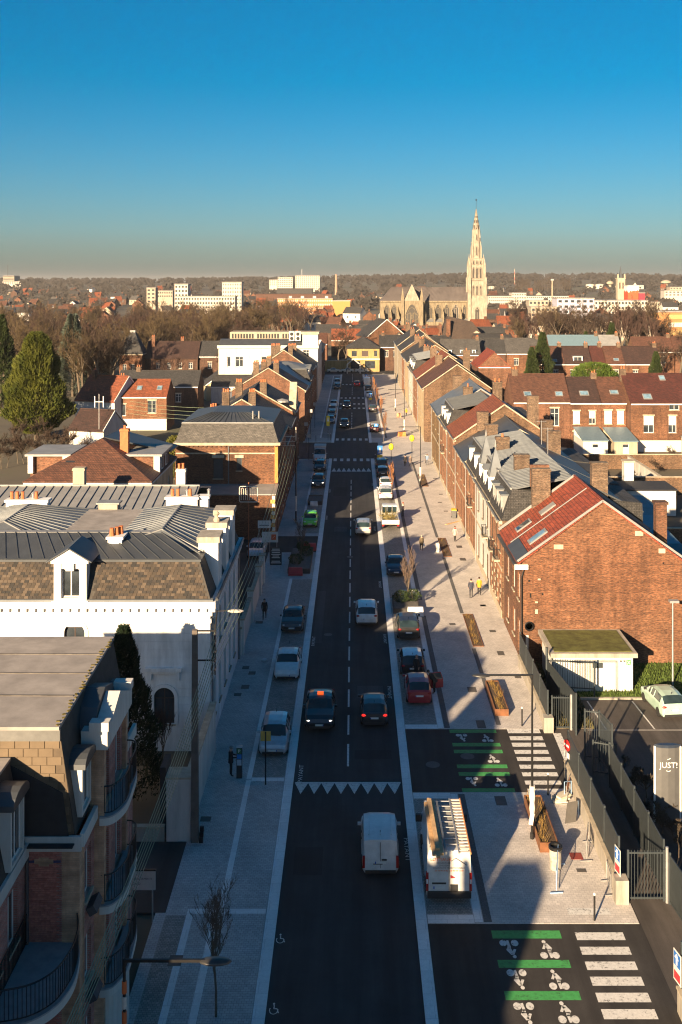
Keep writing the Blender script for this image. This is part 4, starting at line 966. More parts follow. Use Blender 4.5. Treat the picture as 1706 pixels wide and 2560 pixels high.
# ------------------------------------------------------------------ terrace on the left further up the street
def street_house_L(name, label, y0, y1, h, zr, wm, rm, axis='y', depth=11, nwin=2, x1=-8.4, chim=1, roof='gable', wst='cross'):
    t_ = thing(name, label, 'house', (x1-depth/2, (y0+y1)/2, 0)); x0 = x1-depth
    wn_ = {'E': row(y0, y1, nwin, h-2.6, 1.1, 1.9, wst) + row(y0, y1, nwin, .9, 1.2, 2.2, wst)}
    if h > 9: wn_['E'] += row(y0, y1, nwin, h-5.4, 1.1, 1.9, wst)
    if roof == 'gable':
        walls(t_, x0, x1, y0, y1, h, wm, wn_, axis, zr); gable_roof(t_, axis, x0, x1, y0, y1, h, zr, rm)
        sg = MB()
        if axis == 'y': sg.bar((x0-.25,y0-.1,h-.02),((x0+x1)/2,y0-.1,zr+.12),.1,.15).bar((x1+.25,y0-.1,h-.02),((x0+x1)/2,y0-.1,zr+.12),.1,.15); sg.build('bargeboard', M['stone'], t_)
    elif roof == 'mansard':
        walls(t_, x0, x1, y0, y1, h, wm, wn_); mansard(t_, x0, x1, y0, y1, h+.2, h+2.2, .7, zr, M['slate'], rm, run=4)
        for i in range(nwin): dormer(t_, 'E', x1-.2, y0+(y1-y0)*(i+.5)/nwin, h+.3, 1.2, 1.7, 1.2, 'gable')
    elif roof == 'flat':
        walls(t_, x0, x1, y0, y1, h, wm, wn_); MB().box(x0-.1,x1+.1,y0-.1,y1+.1,h,h+.35).build('roof', rm, t_)
    cornice(t_, x0, x1, y0, y1, h-.25, .22, .22, M['stone'], 'E'); gutter(t_, (x1+.3,y0,h+.02), (x1+.3,y1,h+.02))
    for i in range(chim):
        chimney(t_, (x0+x1)/2 - 2.2 + 3.6*i, y0+.4, zr-2.0, zr+1.1, 1.0, .7, 3)
    return t_
L_ = [('terraced_house','narrow brick house with orange pantile roof behind the slate mansard house',134.2,143,7.6,11.4,M['brick_or'],M['tile_or'],'y',14,2,1,'gable'),
      ('terraced_house','brick gabled house with dark slate roof and stone copings on the left row',143.2,155,8.6,12.4,M['brick'],M['slate'],'y',13,3,2,'gable'),
      ('terraced_house','corner brick house with stone arched front gable before the side street',155.2,168.5,9.2,12.6,M['brick_or'],M['slate'],'y',12,3,2,'gable'),
      ('terraced_house','brick corner house just past the side street on the left',188,198,9.0,13.0,M['brick'],M['tile_br'],'y',13,2,2,'gable'),
      ('terraced_house','left row house with brown roof and pale gable edging',198.2,210,8.4,12.4,M['brick_or'],M['zinc'],'y',12,3,1,'gable'),
      ('terraced_house','left row house with slate mansard and white dormers',210.2,222,8.8,12.2,M['brick_dk'],M['zinc'],'y',12,3,1,'mansard'),
      ('terraced_house','tall dark brick house with row of chimney pots',222.2,236,9.8,14.0,M['brick'],M['slate'],'y',12,3,2,'gable'),
      ('terraced_house','left row house in shadow with dark slate roof near the white block',236.2,250,9.2,13.2,M['brick_or'],M['slate'],'y',12,3,2,'gable')]
for a in L_: street_house_L(a[0], a[1], a[2], a[3], a[4], a[5], a[6], a[7], a[8], a[9], a[10], -8.4, a[11], a[12])
# stone front gable with round arch on the corner house
o = bpy.data.objects[[x.name for x in bpy.data.objects if x.get('label','').startswith('corner brick house with stone arched')][0]]
MB().box(-9.4,-8.3,158,164,9.2,10.2).add([(-8.3,158,10.2),(-8.3,164,10.2),(-8.3,161,13.2),(-9.4,158,10.2),(-9.4,164,10.2),(-9.4,161,13.2)],[(0,1,2),(5,4,3),(0,2,5,3),(2,1,4,5)]).build('front_gable', M['stone'], o)
MB().lathe([(1.1,0),(1.0,.25),(.1,.5)], (-10.3,157.0,10.6), 12).build('domed_skylight', M['zinc_light'], o)
# white art-deco block and the last houses on the left
wb = thing('white_block', 'long white flat-roofed block with attic louvres rising over the left row', 'building', (-22, 262, 0))
walls(wb, -32, -8.2, 252, 282, 13.0, M['white_wall'], {'S': [(-27, 8.2, 1.8, 2.4, 'cross'), (-20.5, 8.2, 2.4, 2.4, 'cross'), (-11, 10.2, 1.4, 2.0, 'cross'), (-29.5, 8.2, .8, 2.4, 'one')], 'E': row(252, 282, 6, 9, 1.4, 2.2) + row(252, 282, 6, 5, 1.4, 2.2)})
MB().box(-32.3,-8.0,251.7,252.2,12.6,13.3).build('parapet', M['white_clean'], wb)
MB().hexa([(-32,252.2,13.05),(-12,252.2,13.05),(-12,258,13.05),(-32,258,13.05)],[(-32,255,14.6),(-12,255,14.6),(-12,258,14.6),(-32,258,14.6)]).build('roof', M['zinc_dark'], wb)
lo = MB().box(-30,-12.5,258,266,14.0,16.2).build('attic_storey', M['beige'], wb)
for i in range(24): MB().box(-29.5+i*.7+(i//8)*.6,-29.1+i*.7+(i//8)*.6,257.9,258,14.7,15.8).build('louvre', M['bitumen'], lo)
MB().box(-11.9,-8.2,252,258,13.0,16.0).build('corner_tower', M['white_wall'], wb); MB().box(-12.2,-7.9,251.7,258.3,16,16.5).build('tower_cornice', M['stone'], wb)
for i in range(2): MB().box(-15.2+i*1.5,-13.9+i*1.5,253.2,253.9,14.3,16.6).build('air_conditioner', M['white_clean'], wb)
for i in range(4): MB().lathe([(.42,0),(.42,.05)], (0,0,0), 14).build('fan', M['bitumen'], wb, world=False).matrix_local = Matrix.Translation(Vector((-14.55+(i%2)*1.5, 253.19, 14.9+(i//2)*1.05)) - org(wb)) @ Matrix.Rotation(R(90), 4, 'X')
street_house_L('terraced_house', 'last dark house on the left before the far square', 282.3, 322, 9.5, 13, M['brick_dk'], M['slate'], 'y', 14, 6, -8.4, 2, 'gable')
# ------------------------------------------------------------------ right: big brick gable house with red roof
h1 = thing('gable_house', 'brick house with huge blank orange brick gable and bright red tiled roof', 'house', (18.9, 83, 0))
gx0, gx1, gy0, gy1, ge, gr = 12.9, 24.8, 78.3, 88.0, 7.7, 12.05
walls(h1, gx0, gx1, gy0, gy1, ge, M['brick_or'], {'W': [(80.0, .3, 1.0, 2.6, 'door'), (82.4, 1.0, 1.1, 2.0, 'cross'), (85.6, 1.0, 1.1, 2.0, 'cross'), (80.0, 4.4, 1.0, 2.0, 'cross'), (82.6, 4.4, 1.1, 2.0, 'cross'), (85.6, 4.4, 1.1, 2.0, 'cross')], 'S': []}, 'y', gr)
ro = gable_roof(h1, 'y', gx0, gx1, gy0, gy1, ge, gr, M['tile_red'], .35)
for s_, xe in ((-1, gx0-.4), (1, gx1+.4)):
    MB().bar((xe, gy0-.2, ge+.06), (18.85, gy0-.2, gr+.2), .07, .16).build('bargeboard', M['zinc_light'], h1)
    MB().bar((xe, gy1+.2, ge+.05), (18.85, gy1+.2, gr+.22), .14, .2).build('verge', M['zinc_light'], h1)
MB().bar((12.75, 83.2, 7.9), (18.85, 83.2, 12.26), .1, .06).build('roof_flashing', M['zinc_light'], ro)
MB().slab([(12.45,83.0,7.68),(12.45,78.3,7.68),(13.35,78.3,8.3),(13.35,83.0,8.3)], .05).build('lead_flashing', M['zinc_dark'], ro)
for y0, y1, t0, t1, gm in ((79.9,81.0,.14,.37,M['glass_blue']),(84.6,85.7,.1,.3,M['glass']),(84.4,85.5,.42,.62,M['zinc_light'])): roof_light(h1, 'W', gx0, 18.85, ge+.2, gr+.2, y0, y1, t0, t1, gm)
MB().box(12.35, 12.8, 78.1, 88, 7.2, 7.42).build('box_gutter', M['zinc_dark'], h1); MB().box(12.3,13.3,78.02,78.28,7.15,7.5).build('eaves_box', M['frame_w'], h1)
MB().tube([(13.0,78.2,7.1),(12.86,78.2,6.6),(12.86,78.2,.1)], .05, 6).build('downpipe', M['black'], h1)
for i, (x, z) in enumerate(((13.4,6.2),(14.1,6.3),(13.5,5.0),(13.9,4.6),(14.4,5.2),(13.9,3.8),(23.4,7.5))): MB().box(x-.05,x+.05 + .1*(i%2),78.24,78.3,z,z+.12 + .2*((i+1)%3==0)).build('wall_anchor', M['stone'] if i % 2 else M['black'], h1)
for x, z, w in ((15.6,8.6,.7),(21.6,9.6,.6),(23.3,8.3,.5)): MB().box(x-w/2,x+w/2,78.27,78.3,z,z+.35).build('plaster_patch', M['stone'], h1)
MB().lathe([(.3,0),(.36,.06),(.3,.12),(.24,.06),(.3,0)], (0,0,0), 16).build('cable_coil', M['black'], h1, world=False).matrix_local = Matrix.Translation(Vector((13.4,78.2,2.9)) - org(h1)) @ Matrix.Rotation(R(90), 4, 'X')
MB().box(13.15,13.35,78.22,78.28,.3,2.2).build('white_panel', M['white_clean'], h1)
c = chimney(h1, 16.0, 88.05, 9.0, 12.9, 1.5, .75, 0, M['brick_ch']); MB().box(15.2,16.8,88.4,88.75,11.3,13.1).build('chimney_back', M['brick'], c)
# ------------------------------------------------------------------ terrace houses on the right: facade on the street at x = 12.9
def house_R(label, y0, y1, h, zr, wm, rm, roof, nw=2, side=None, x0=12.9, depth=11.9, chims=((3,1),), dorm='gable', fm=None, hb=2.7, slope=None, dm_=None):
    t_ = thing('terraced_house', label, 'house', (x0+depth/2, (y0+y1)/2, 0)); x1 = x0+depth; xm = x0+depth/2
    wn_ = {'W': row(y0+.2, y1-.2, nw, h-2.9, 1.05, 2.0) + row(y0+.2, y1-.2, nw, .9 if nw > 1 else .2, 1.15, 2.3)}
    u, z, w, hh, st = wn_['W'][nw]; wn_['W'][nw] = (u, .1, w, 2.9, 'door')
    if h > 9: wn_['W'] += row(y0+.2, y1-.2, nw, h-5.8, 1.05, 2.0)
    if roof == 'gable':
        walls(t_, x0+.02, x1, y0, y1, h, M['brick_br'] if wm is not M['brick'] else M['brick_or'], {}, 'y', zr); fb_ = MB(); facade(fb_, t_, 'W', x0, y0, y1, -.1, h, wn_['W'], fm=fm); fb_.build('street_front', M['front_brick'] if wm in (M['brick_or'], M['brick_br'], M['brick']) else wm, t_); gable_roof(t_, 'y', x0, x1, y0, y1, h, zr, rm, .25)
        for xe in (x0-.25, x1+.25): MB().bar((xe, y0-.14, h+.02), (xm, y0-.14, zr+.16), .12, .16).build('gable_coping', M['stone'] if rm is not M['zinc'] else M['zinc_light'], t_)
    else:
        walls(t_, x0+.02, x1, y0, y1, h, M['brick_br'], {}); fb_ = MB(); facade(fb_, t_, 'W', x0, y0, y1, -.1, h, wn_['W'], fm=fm); fb_.build('street_front', M['front_brick'] if wm in (M['brick_or'], M['brick_br'], M['brick']) else wm, t_)
        zb = h + hb; xb = x0 + .85
        MB().hexa([(x0-.05,y0,h+.02),(x1,y0,h+.02),(x1,y1,h+.02),(x0-.05,y1,h+.02)], [(xb,y0,zb),(x1-.05,y0,zb-1.2),(x1-.05,y1,zb-1.2),(xb,y1,zb)]).build('mansard_slope', slope or M['slate'], t_)
        MB().poly([(x0+.85,y0,h),(x1,y0,h),(xm,y0,zr-.1)]).build('party_wall', M['brick_br'], t_)
        r_ = MB().slab([(xb-.12,y1-.02,zb),(xb-.12,y0+.02,zb),(xm,y0+.02,zr),(xm,y1-.02,zr)], .12).build('zinc_roof', rm, t_)
        seams(r_, (xb-.1,y0+.2,zb+.03), (xb-.1,y1-.2,zb+.03), (xm,y0+.2,zr+.03), (xm,y1-.2,zr+.03), max(4, int((y1-y0)/.62)), rm, .05)
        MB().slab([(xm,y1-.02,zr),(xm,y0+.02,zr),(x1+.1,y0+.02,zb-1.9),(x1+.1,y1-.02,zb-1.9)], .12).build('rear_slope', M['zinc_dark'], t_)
        MB().tube([(xb-.1,y0,zb+.02),(xb-.1,y1,zb+.02)], .1, 6).build('break_roll', M['zinc_light'], t_)
        for i in range(nw): dormer(t_, 'W', x0+.12, y0+(y1-y0)*(i+.5)/nw, h+.25, 1.15, 1.75, 1.1, dorm, dm_ or M['frame_w'], M['zinc'])
    cornice(t_, x0, x1, y0, y1, h-.3, .26, .28, M['stone'], 'W'); gutter(t_, (x0-.36,y0,h+.02), (x0-.36,y1,h+.02))
    MB().box(x0-.04,x0,y0+.02,y1-.02,.0,.7).build('plinth', M['stone'], t_)
    MB().box(x0-.03,x0,y0+.02,y1-.02,h*.48,h*.48+.22).build('string_course', M['stone'], t_)
    MB().tube([(x0-.12,y1-.15,h-.2),(x0-.12,y1-.15,.1)], .05, 6).build('downpipe', M['zinc_light'], t_)
    for u, z, w, hh, st in wn_['W'][:nw]: MB().box(x0-.05,x0,u-w/2-.16,u+w/2+.16,z+hh,z+hh+.24).build('lintel', M['stone'], t_)
    for xo, np_ in chims: chimney(t_, x0+xo, y1-.3 if xo < 7 else y0+.5, zr-1.6 if xo < 7 else zr-3, zr+(.75 if xo < 7 else 1.2), 1.35, .75, np_)
    return t_
t_ = house_R('red brick house with white diamond pattern next to the big gable', 88.9, 96.5, 8.3, 12.0, M['brick'], M['zinc'], 'mansard', 3, chims=((2.8,0),(8.3,0)), dorm='flat', dm_=M['zinc_light'])
for y in (89.6, 91.4, 93.2, 95.0):                            # pale blocks set in the ground-floor brickwork
    for k, z in enumerate((.9,1.5,2.1,2.7,3.3)):
        MB().box(12.86,12.9,y+(k%2)*.45-.16,y+(k%2)*.45+.16,z,z+.3).build('pale_block', M['stone'], t_)
def window_grille(t_, y, z, w=1.3):
    railing(t_, [(12.88,y-w/2),(12.45,y-w/2),(12.45,y+w/2),(12.88,y+w/2)], z, .9, step=.16)
    MB().box(12.4,12.9,y-w/2-.08,y+w/2+.08,z-.12,z).build('balcony', M['stone'], t_)
window_grille(t_, 91.0, 4.6); window_grille(t_, 94.2, 4.6)
t_ = house_R('white painted terraced house with slate mansard and pointed zinc dormers', 96.7, 107.4, 8.4, 12.0, M['white_wall'], M['zinc'], 'mansard', 3, chims=((2.6,1),), dorm='gable')
window_grille(t_, 99.0, 4.6); antenna(t_, 19.0, 101.0, 11.8, 14.5)
for y in (98.5, 105.5):
    MB().hexa([(13.0,y-.75,10.4),(14.3,y-.75,10.4),(14.3,y+.75,10.4),(13.0,y+.75,10.4)], [(13.6,y-.03,13.0),(13.66,y-.03,13.0),(13.66,y+.03,13.0),(13.6,y+.03,13.0)]).build('pointed_dormer_roof', M['zinc'], t_)
    MB().lathe([(.05,12.9),(.12,13.1),(.02,13.7)], (13.63,y,0), 6).build('finial', M['zinc_light'], t_)
t_ = house_R('narrow brick house with zinc roof and tall chimney beside the white house', 107.6, 116.8, 8.5, 12.0, M['brick_or'], M['zinc'], 'mansard', 2, chims=((2.7,0),(8.0,0)), dorm='flat')
antenna(t_, 20.0, 110.0, 11.5, 14.0); window_grille(t_, 112, 4.7)
house_R('terraced house with dark low zinc gable roof on the right row', 117.0, 128.8, 8.4, 11.9, M['brick'], M['zinc_dark'], 'gable', 3, chims=((3.2,0),(9.0,0)))
house_R('terraced house with orange tiled gable roof higher than its neighbours', 129.0, 140.2, 9.2, 13.3, M['brick_br'], M['tile_or'], 'gable', 2, chims=((9.5,0),))
t_ = house_R('brick house with steep slate mansard and tall white dormers', 140.4, 152.6, 8.8, 12.6, M['brick_or'], M['zinc_dark'], 'mansard', 3, chims=((4.0,1),), dorm='flat'); window_grille(t_, 146, 4.9)
house_R('yellowish brick house with low zinc gable before the right side street', 152.8, 168.2, 9.0, 12.8, M['ochre'], M['zinc'], 'gable', 3, chims=((4.0,0),(8.4,2)))
house_R('cream stone corner house with wide dark verge gable past the side street', 187.8, 204.6, 9.4, 13.6, M['cream'], M['tile_br'], 'gable', 3, chims=((4.0,1),))
house_R('right row house with white edged brick gable and rusty red roof', 204.8, 221.0, 9.6, 14.0, M['brick_or'], M['tile_or'], 'gable', 3, chims=((4.2,2),(9.5,1)))
house_R('right row house with grey slate mansard and pale chimneys', 221.2, 239.0, 9.4, 13.2, M['white_wall'], M['zinc'], 'mansard', 3, chims=((4.0,2),), dorm='gable')
house_R('tall ochre fronted house on the right row', 239.2, 256.0, 10.2, 14.0, M['cream'], M['slate'], 'gable', 3, chims=((4.0,2),))
house_R('red brick house with slate roof far up the right row', 256.2, 274.0, 9.8, 13.8, M['brick'], M['slate'], 'gable', 3, chims=((4.0,2),))
house_R('pale fronted house with dark roof near the end of the right row', 274.2, 296.0, 10.4, 14.6, M['beige'], M['slate'], 'gable', 4, chims=((4.0,2),))
house_R('last right house with dark roof beside the far square', 296.2, 321.0, 10.4, 15.0, M['beige'], M['slate'], 'gable', 4, chims=((4.0,2),))
# ------------------------------------------------------------------ yards behind the right row
def shed(label, x0, x1, y0, y1, h, m, rm, drop=.5, cat='shed'):
    t_ = thing('shed', label, cat, ((x0+x1)/2, (y0+y1)/2, 0)); mb = MB()
    wn_ = [((x0+x1)/2, .2, 1.0, 2.0, 'door')] if h > 2.4 else []
    facade(mb, t_, 'S', y0, x0, x1, 0, h-drop, wn_); mb.wall('y', y1, 1, x0, x1, 0, h).wall('x', x0, -1, y0, y1, 0, h-drop).wall('x', x1, 1, y0, y1, 0, h-drop); mb.build('wall', m, t_)
    MB().hexa([(x0-.15,y0-.2,h-drop),(x1+.15,y0-.2,h-drop),(x1+.15,y1,h),(x0-.15,y1,h)], [(x0-.15,y0-.2,h-drop+.14),(x1+.15,y0-.2,h-drop+.14),(x1+.15,y1,h+.14),(x0-.15,y1,h+.14)]).build('roof', rm, t_)
    return t_
blue_sheet = plain('blue_green_roof_sheet', (0.13,0.2,0.24), .5, .2, var=.2)
shed('long white rendered shed with flat dark roof in the back yards', 31.0, 39.6, 128, 133, 3.2, M['white_clean'], M['bitumen'], .1)
shed('low white extension with blue grey roof behind the gable house', 25.2, 31.0, 97, 108, 4.4, M['white_wall'], blue_sheet, .8)
shed('dark lean-to behind the red roofed house', 25.2, 32.0, 86, 95.5, 4.6, M['brick_dk'], M['zinc_dark'], .8)
shed('small white shed with grey roof in shadow behind the right row', 26.0, 33.5, 112, 121, 3.8, M['white_wall'], M['zinc'], .6)
shed('blue green sheet roofed lean-to, left of the pair under the brick terrace', 37.6, 41.6, 170.5, 177.8, 3.9, M['white_wall'], blue_sheet, 1.2)
shed('blue green sheet roofed lean-to, right of the pair under the brick terrace', 42.6, 46.4, 170.5, 177.8, 3.8, M['beige'], blue_sheet, 1.2)
shed('brick outhouse with brown roof in the right yards', 27.0, 33.0, 140, 147, 3.6, M['brick_br'], M['tile_dk'], .9)
shed('grey roofed garage at the right edge below the burgundy roof', 54.0, 62.0, 165, 172, 3.2, M['concrete'], M['zinc_light'], .5)
def garden_wall(label, x0, x1, y0, y1, h, m): 
    t_ = thing('garden_wall', label, 'wall', ((x0+x1)/2, (y0+y1)/2, 0)); MB().box(x0,x1,y0,y1,0,h).build('wall_run', m, t_); MB().box(x0-.05,x1+.05,y0-.05,y1+.05,h,h+.1).build('coping', M['stone'], t_)
garden_wall('brick garden wall across the yards nearest the terrace', 35, 56, 160, 160.3, 2.2, M['brick_br'])
garden_wall('weathered brick garden wall behind the white shed', 30, 52, 141, 141.3, 2.3, M['brick_br'])
garden_wall('low brick yard wall between white shed and gable house', 33, 50, 112, 112.3, 2.2, M['brick_br'])
garden_wall('white yard wall running away behind the sheds', 42, 42.3, 142, 159.9, 2.0, M['white_wall'])
t_ = thing('vent_stack', 'white square chimney stack standing in the back yards', 'chimney', (35.3, 134, 0)); MB().box(34.7,35.9,133.4,134.6,0,5.6).build('stack', M['white_clean'], t_); MB().box(34.6,36.0,133.3,134.7,5.6,5.8).build('cap', M['stone'], t_)
rc = thing('chimney_stack', 'red brick chimney rising over the lean-to at right of the gable roof', 'chimney', (25.6, 87.0, 0)); MB().box(25.2,26.1,86.4,87.2,0,10.2).build('stack', M['brick'], rc); MB().box(25.1,26.2,86.3,87.3,10.2,10.4).build('cap', M['brick_dk'], rc)
# ------------------------------------------------------------------ terrace facing the camera across the gardens
def house_S(label, x0, x1, y0, depth, h, zr, wm, rm, wins, sky=(), chim=(), extra=None):
    t_ = thing('terraced_house', label, 'house', ((x0+x1)/2, y0+depth/2, 0)); y1 = y0+depth
    walls(t_, x0, x1, y0, y1, h, wm, {'S': wins}, 'x', zr); gable_roof(t_, 'x', x0, x1, y0, y1, h, zr, rm, .22)
    MB().box(x0,x1,y0-.3,y0-.08,h-.22,h-.02).build('gutter_board', M['frame_w'], t_)
    for x, t0, t1, w in sky:
        def q(xx, t): return (xx, y0+depth/2*t, h+.2+(zr-h)*t)
        skylight(t_, [q(x-w/2,t0), q(x+w/2,t0), q(x+w/2,t1), q(x-w/2,t1)])
    for x in chim: chimney(t_, x, y0+depth/2, zr-1.2, zr+1.0, 1.0, .8, 2)
    for u, z, w, hh, st in wins: MB().box(u-w/2-.15,u+w/2+.15,y0-.04,y0,z+hh,z+hh+.25).build('lintel', M['stone'], t_)
    return t_
house_S('red brick terrace house with brown roof and two blue skylights behind the yards', 27.6, 37.2, 179, 11, 8.0, 12.2, M['brick'], M['tile_br'], [(34.6,4.0,1.5,3.0,'cross'),(30.5,4.2,1.2,2.2,'cross'),(31.0,1.0,1.2,2,'two')], ((30.2,.18,.34,1.3),(35.6,.18,.34,1.3)), (28.6,))
house_S('narrow terrace house with very dark roof, cream shutters down', 37.25, 42.5, 179, 11, 7.9, 11.6, M['brick_or'], M['tile_dk'], [(38.3,4.3,1.2,2.2,'shut'),(41.0,4.3,1.1,2.2,'half'),(38.3,1.0,1.1,2,'two'),(41.0,1.0,1.6,2,'two')], ((40.0,.25,.43,1.6),), (42.4,))
house_S('narrow terrace house with brown roof, two cream shutters and one skylight', 42.55, 46.8, 179, 11, 7.9, 11.6, M['brick_or'], M['tile_br'], [(43.7,4.3,1.3,2.3,'shut'),(45.8,4.3,1.2,2.3,'shut'),(43.7,1.0,1.1,2,'two'),(45.8,1.0,1.6,2,'shut')], ((45.2,.3,.46,1.5),), ())
t_ = house_S('orange brick house with burgundy tiled roof and white ground floor', 46.9, 62.0, 176.5, 13, 8.1, 12.4, M['brick_or'], M['tile_bur'], [(49.9,3.2,1.7,2.8,'half'),(53.9,3.2,1.3,2.8,'half'),(54.2,7.0,1.7,.9,'two')], ((50.0,.1,.28,1.5),(53.7,.75,.92,1.0)), (47.2,))
MB().box(46.88,62.02,176.4,176.5,0,1.9).build('white_ground_floor', M['white_clean'], t_)
house_S('red painted gabled house in the middle of the right roofs', 29.6, 37.0, 246, 14, 8.6, 8.7, M['brick'], M['tile_red'], [], (), ())
t_ = bpy.data.objects[[o.name for o in bpy.data.objects if o.get('label','').startswith('red painted gabled')][0]]
MB().add([(29.6,246.0,8.6),(37,246.0,8.6),(33.3,246.0,12.0)],[(0,1,2)]).build('front_gable', M['brick'], t_); gable_roof(t_, 'y', 29.6, 37, 246, 260, 8.6, 12.0, M['tile_red'], .3, name='main_roof')
B_ = [('brown roofed house with white eaves left of the hedge tree', 46.9, 55.0, 272, M['brick_or'], M['tile_br'], ((49.5,.1,.25,1.6),(52.4,.1,.25,1.6))),
      ('mossy roofed brick house with orange dormer behind the brick terrace', 55.1, 62.0, 272, M['brick'], M['tile_dk'], ()),
      ('small red brown roofed house wedged in the back terrace', 62.1, 65.8, 273, M['brick_or'], M['tile_bur'], ()),
      ('house with brown roof and pale gable side right of the hedge tree', 66.0, 70.6, 272, M['brick_or'], M['tile_br'], ((68.6,.15,.3,1.4),)),
      ('low brown roofed house at the right end of the back terrace', 70.7, 80.0, 272, M['brick_or'], M['tile_dk'], ()),
      ('grey slate roofed house with row of small dormers over brick', 26.0, 37.4, 306, M['brick'], M['slate_gr'], ()),
      ('black roofed house third row back on the right', 37.6, 45.6, 312, M['brick_dk'], M['slate'], ()),
      ('brown grey roofed house with long white eave and pair of chimneys', 45.8, 56.0, 312, M['brick_or'], M['slate_gr'], ()),
      ('house with long blue zinc roof before the bare trees', 62.0, 78.0, 330, M['brick_or'], blue_sheet, ()),
      ('house with pale grey roof before the bare trees', 78.3, 84.5, 330, M['beige'], M['zinc_light'], ()),
      ('wide brown tiled house, left of two by the orange flats', 86.0, 98.0, 320, M['brick_or'], M['tile_br'], ()),
      ('wide brown tiled house, right of two by the orange flats', 98.3, 112.0, 320, M['brick'], M['tile_br'], ())]
for lab, x0, x1, y0, wm, rm, sk in B_:
    t_ = house_S(lab, x0, x1, y0, 10, 7.2, 11.4, wm, rm, row(x0+.6, x1-.6, 2 if x1-x0 > 6 else 1, 3.8, 1.3, 1.9, 'cross'), sk, (x1-.5,))
    if 'orange dormer' in lab: dormer(t_, 'S', 272.8, 58.6, 7.6, 2.4, 1.6, 3.0, 'flat', M['frame_w'], M['zinc'], 'two')
    if 'small dormers' in lab:
        for x in (28.5, 32, 35.5): dormer(t_, 'S', 306.5, x, 7.4, 1.1, 1.3, 2.0, 'flat')
# ------------------------------------------------------------------ white transformer kiosk with mossy roof
kb = thing('kiosk', 'white rendered utility kiosk with flat mossy roof against the brick gable', 'kiosk', (17.0, 75, 0))
walls(kb, 14.2, 19.7, 72.9, 77.3, 2.55, M['white_clean'])
MB().box(13.95,19.95,72.55,77.6,2.55,2.85).build('roof', M['concrete'], kb)
MB().box(14.25,19.65,72.85,77.3,2.852,2.9).build('roof_moss', leafm('roof_moss', (0.06,0.055,0.02),(0.13,0.13,0.04), 1.5, .95), kb)
MB().box(16.9,17.6,72.84,72.9,1.75,2.1).build('vent', M['greymetal'], kb)
MB().box(19.25,19.55,72.86,72.9,1.95,2.3).build('green_sign', plain('exit_green', (0.08,0.3,0.1), .5), kb)
MB().bar((19.3,72.85,2.0),(19.5,72.85,2.25),.03).bar((19.3,72.85,2.25),(19.5,72.85,2.0),.03).build('sign_pictogram', M['frame_w'], kb)
for x in (18.85, 19.1): MB().lathe([(.06,0),(.07,.06)], (x,72.84,2.2), 8).build('lamp_bulkhead', M['black'], kb)
MB().box(15.4,16.4,72.885,72.9,.1,2.0).build('door', M['white_wall'], kb)
# ------------------------------------------------------------------ trees
def bare_tree_meshes(seed, h, spread, trunk_r=None, levels=5, twigs=2, tm=None, cm=None, fast=.58, up=.35, r_min=.03, n0=5):
    """trunk and limbs as tapered tubes, outer twigs as a separate crown mesh"""
    rnd = random.Random(seed); tr, cr = MB(), MB(); r0 = trunk_r or h*.022
    def grow(p, d, L, r, lev):
        segs = 3 if lev < 2 else 2; pts = [p]; rr = [r]; q = p
        for s in range(segs):
            d = (d + Vector((rnd.uniform(-1,1), rnd.uniform(-1,1), rnd.uniform(-.4,.8)))*.16).normalized()
            q = q + d*L/segs; pts.append(q); rr.append(max(r*(1-.5*(s+1)/segs), r_min*.6))
        (tr if lev < 2 else cr).tube(pts, rr, 6 if lev == 0 else 4 if lev < 3 else 3, False)
        if lev >= levels: return
        n = n0 + 1 if lev == 0 else rnd.choice((3, 4, 4, 5))
        for k in range(n):
            t = rnd.uniform(.35, 1.0) if lev else rnd.uniform(.45, 1.0)
            i = min(int(t*segs), segs-1); b = pts[i].lerp(pts[i+1], t*segs-i)
            a = rnd.uniform(0, 6.283); side = Vector((math.cos(a), math.sin(a), 0))
            side = (side - d*side.dot(d)).normalized()
            nd = (d*rnd.uniform(.35, .9) + side*spread*rnd.uniform(.6, 1.1) + Vector((0,0,up))).normalized()
            grow(b, nd, L*fast*rnd.uniform(.75, 1.2), max(rr[i]*.55, r_min), lev+1)
    grow(Vector((0,0,-.1)), Vector((0,0,1)), h*.48, r0, 0)
    return tr.mesh('trunk', tm or M['bark']), cr.mesh('crown', cm or M['twig'])
def tree(name, label, meshes, loc, k=1.0, rz=None, group=None, cat='tree', sx=1.0):
    o = thing(name, label, cat, loc, random.uniform(0, 6.28) if rz is None else rz, group); o.scale = (k*sx, k*sx, k)
    place('trunk', meshes[0], o); place('crown', meshes[1], o)
    return o
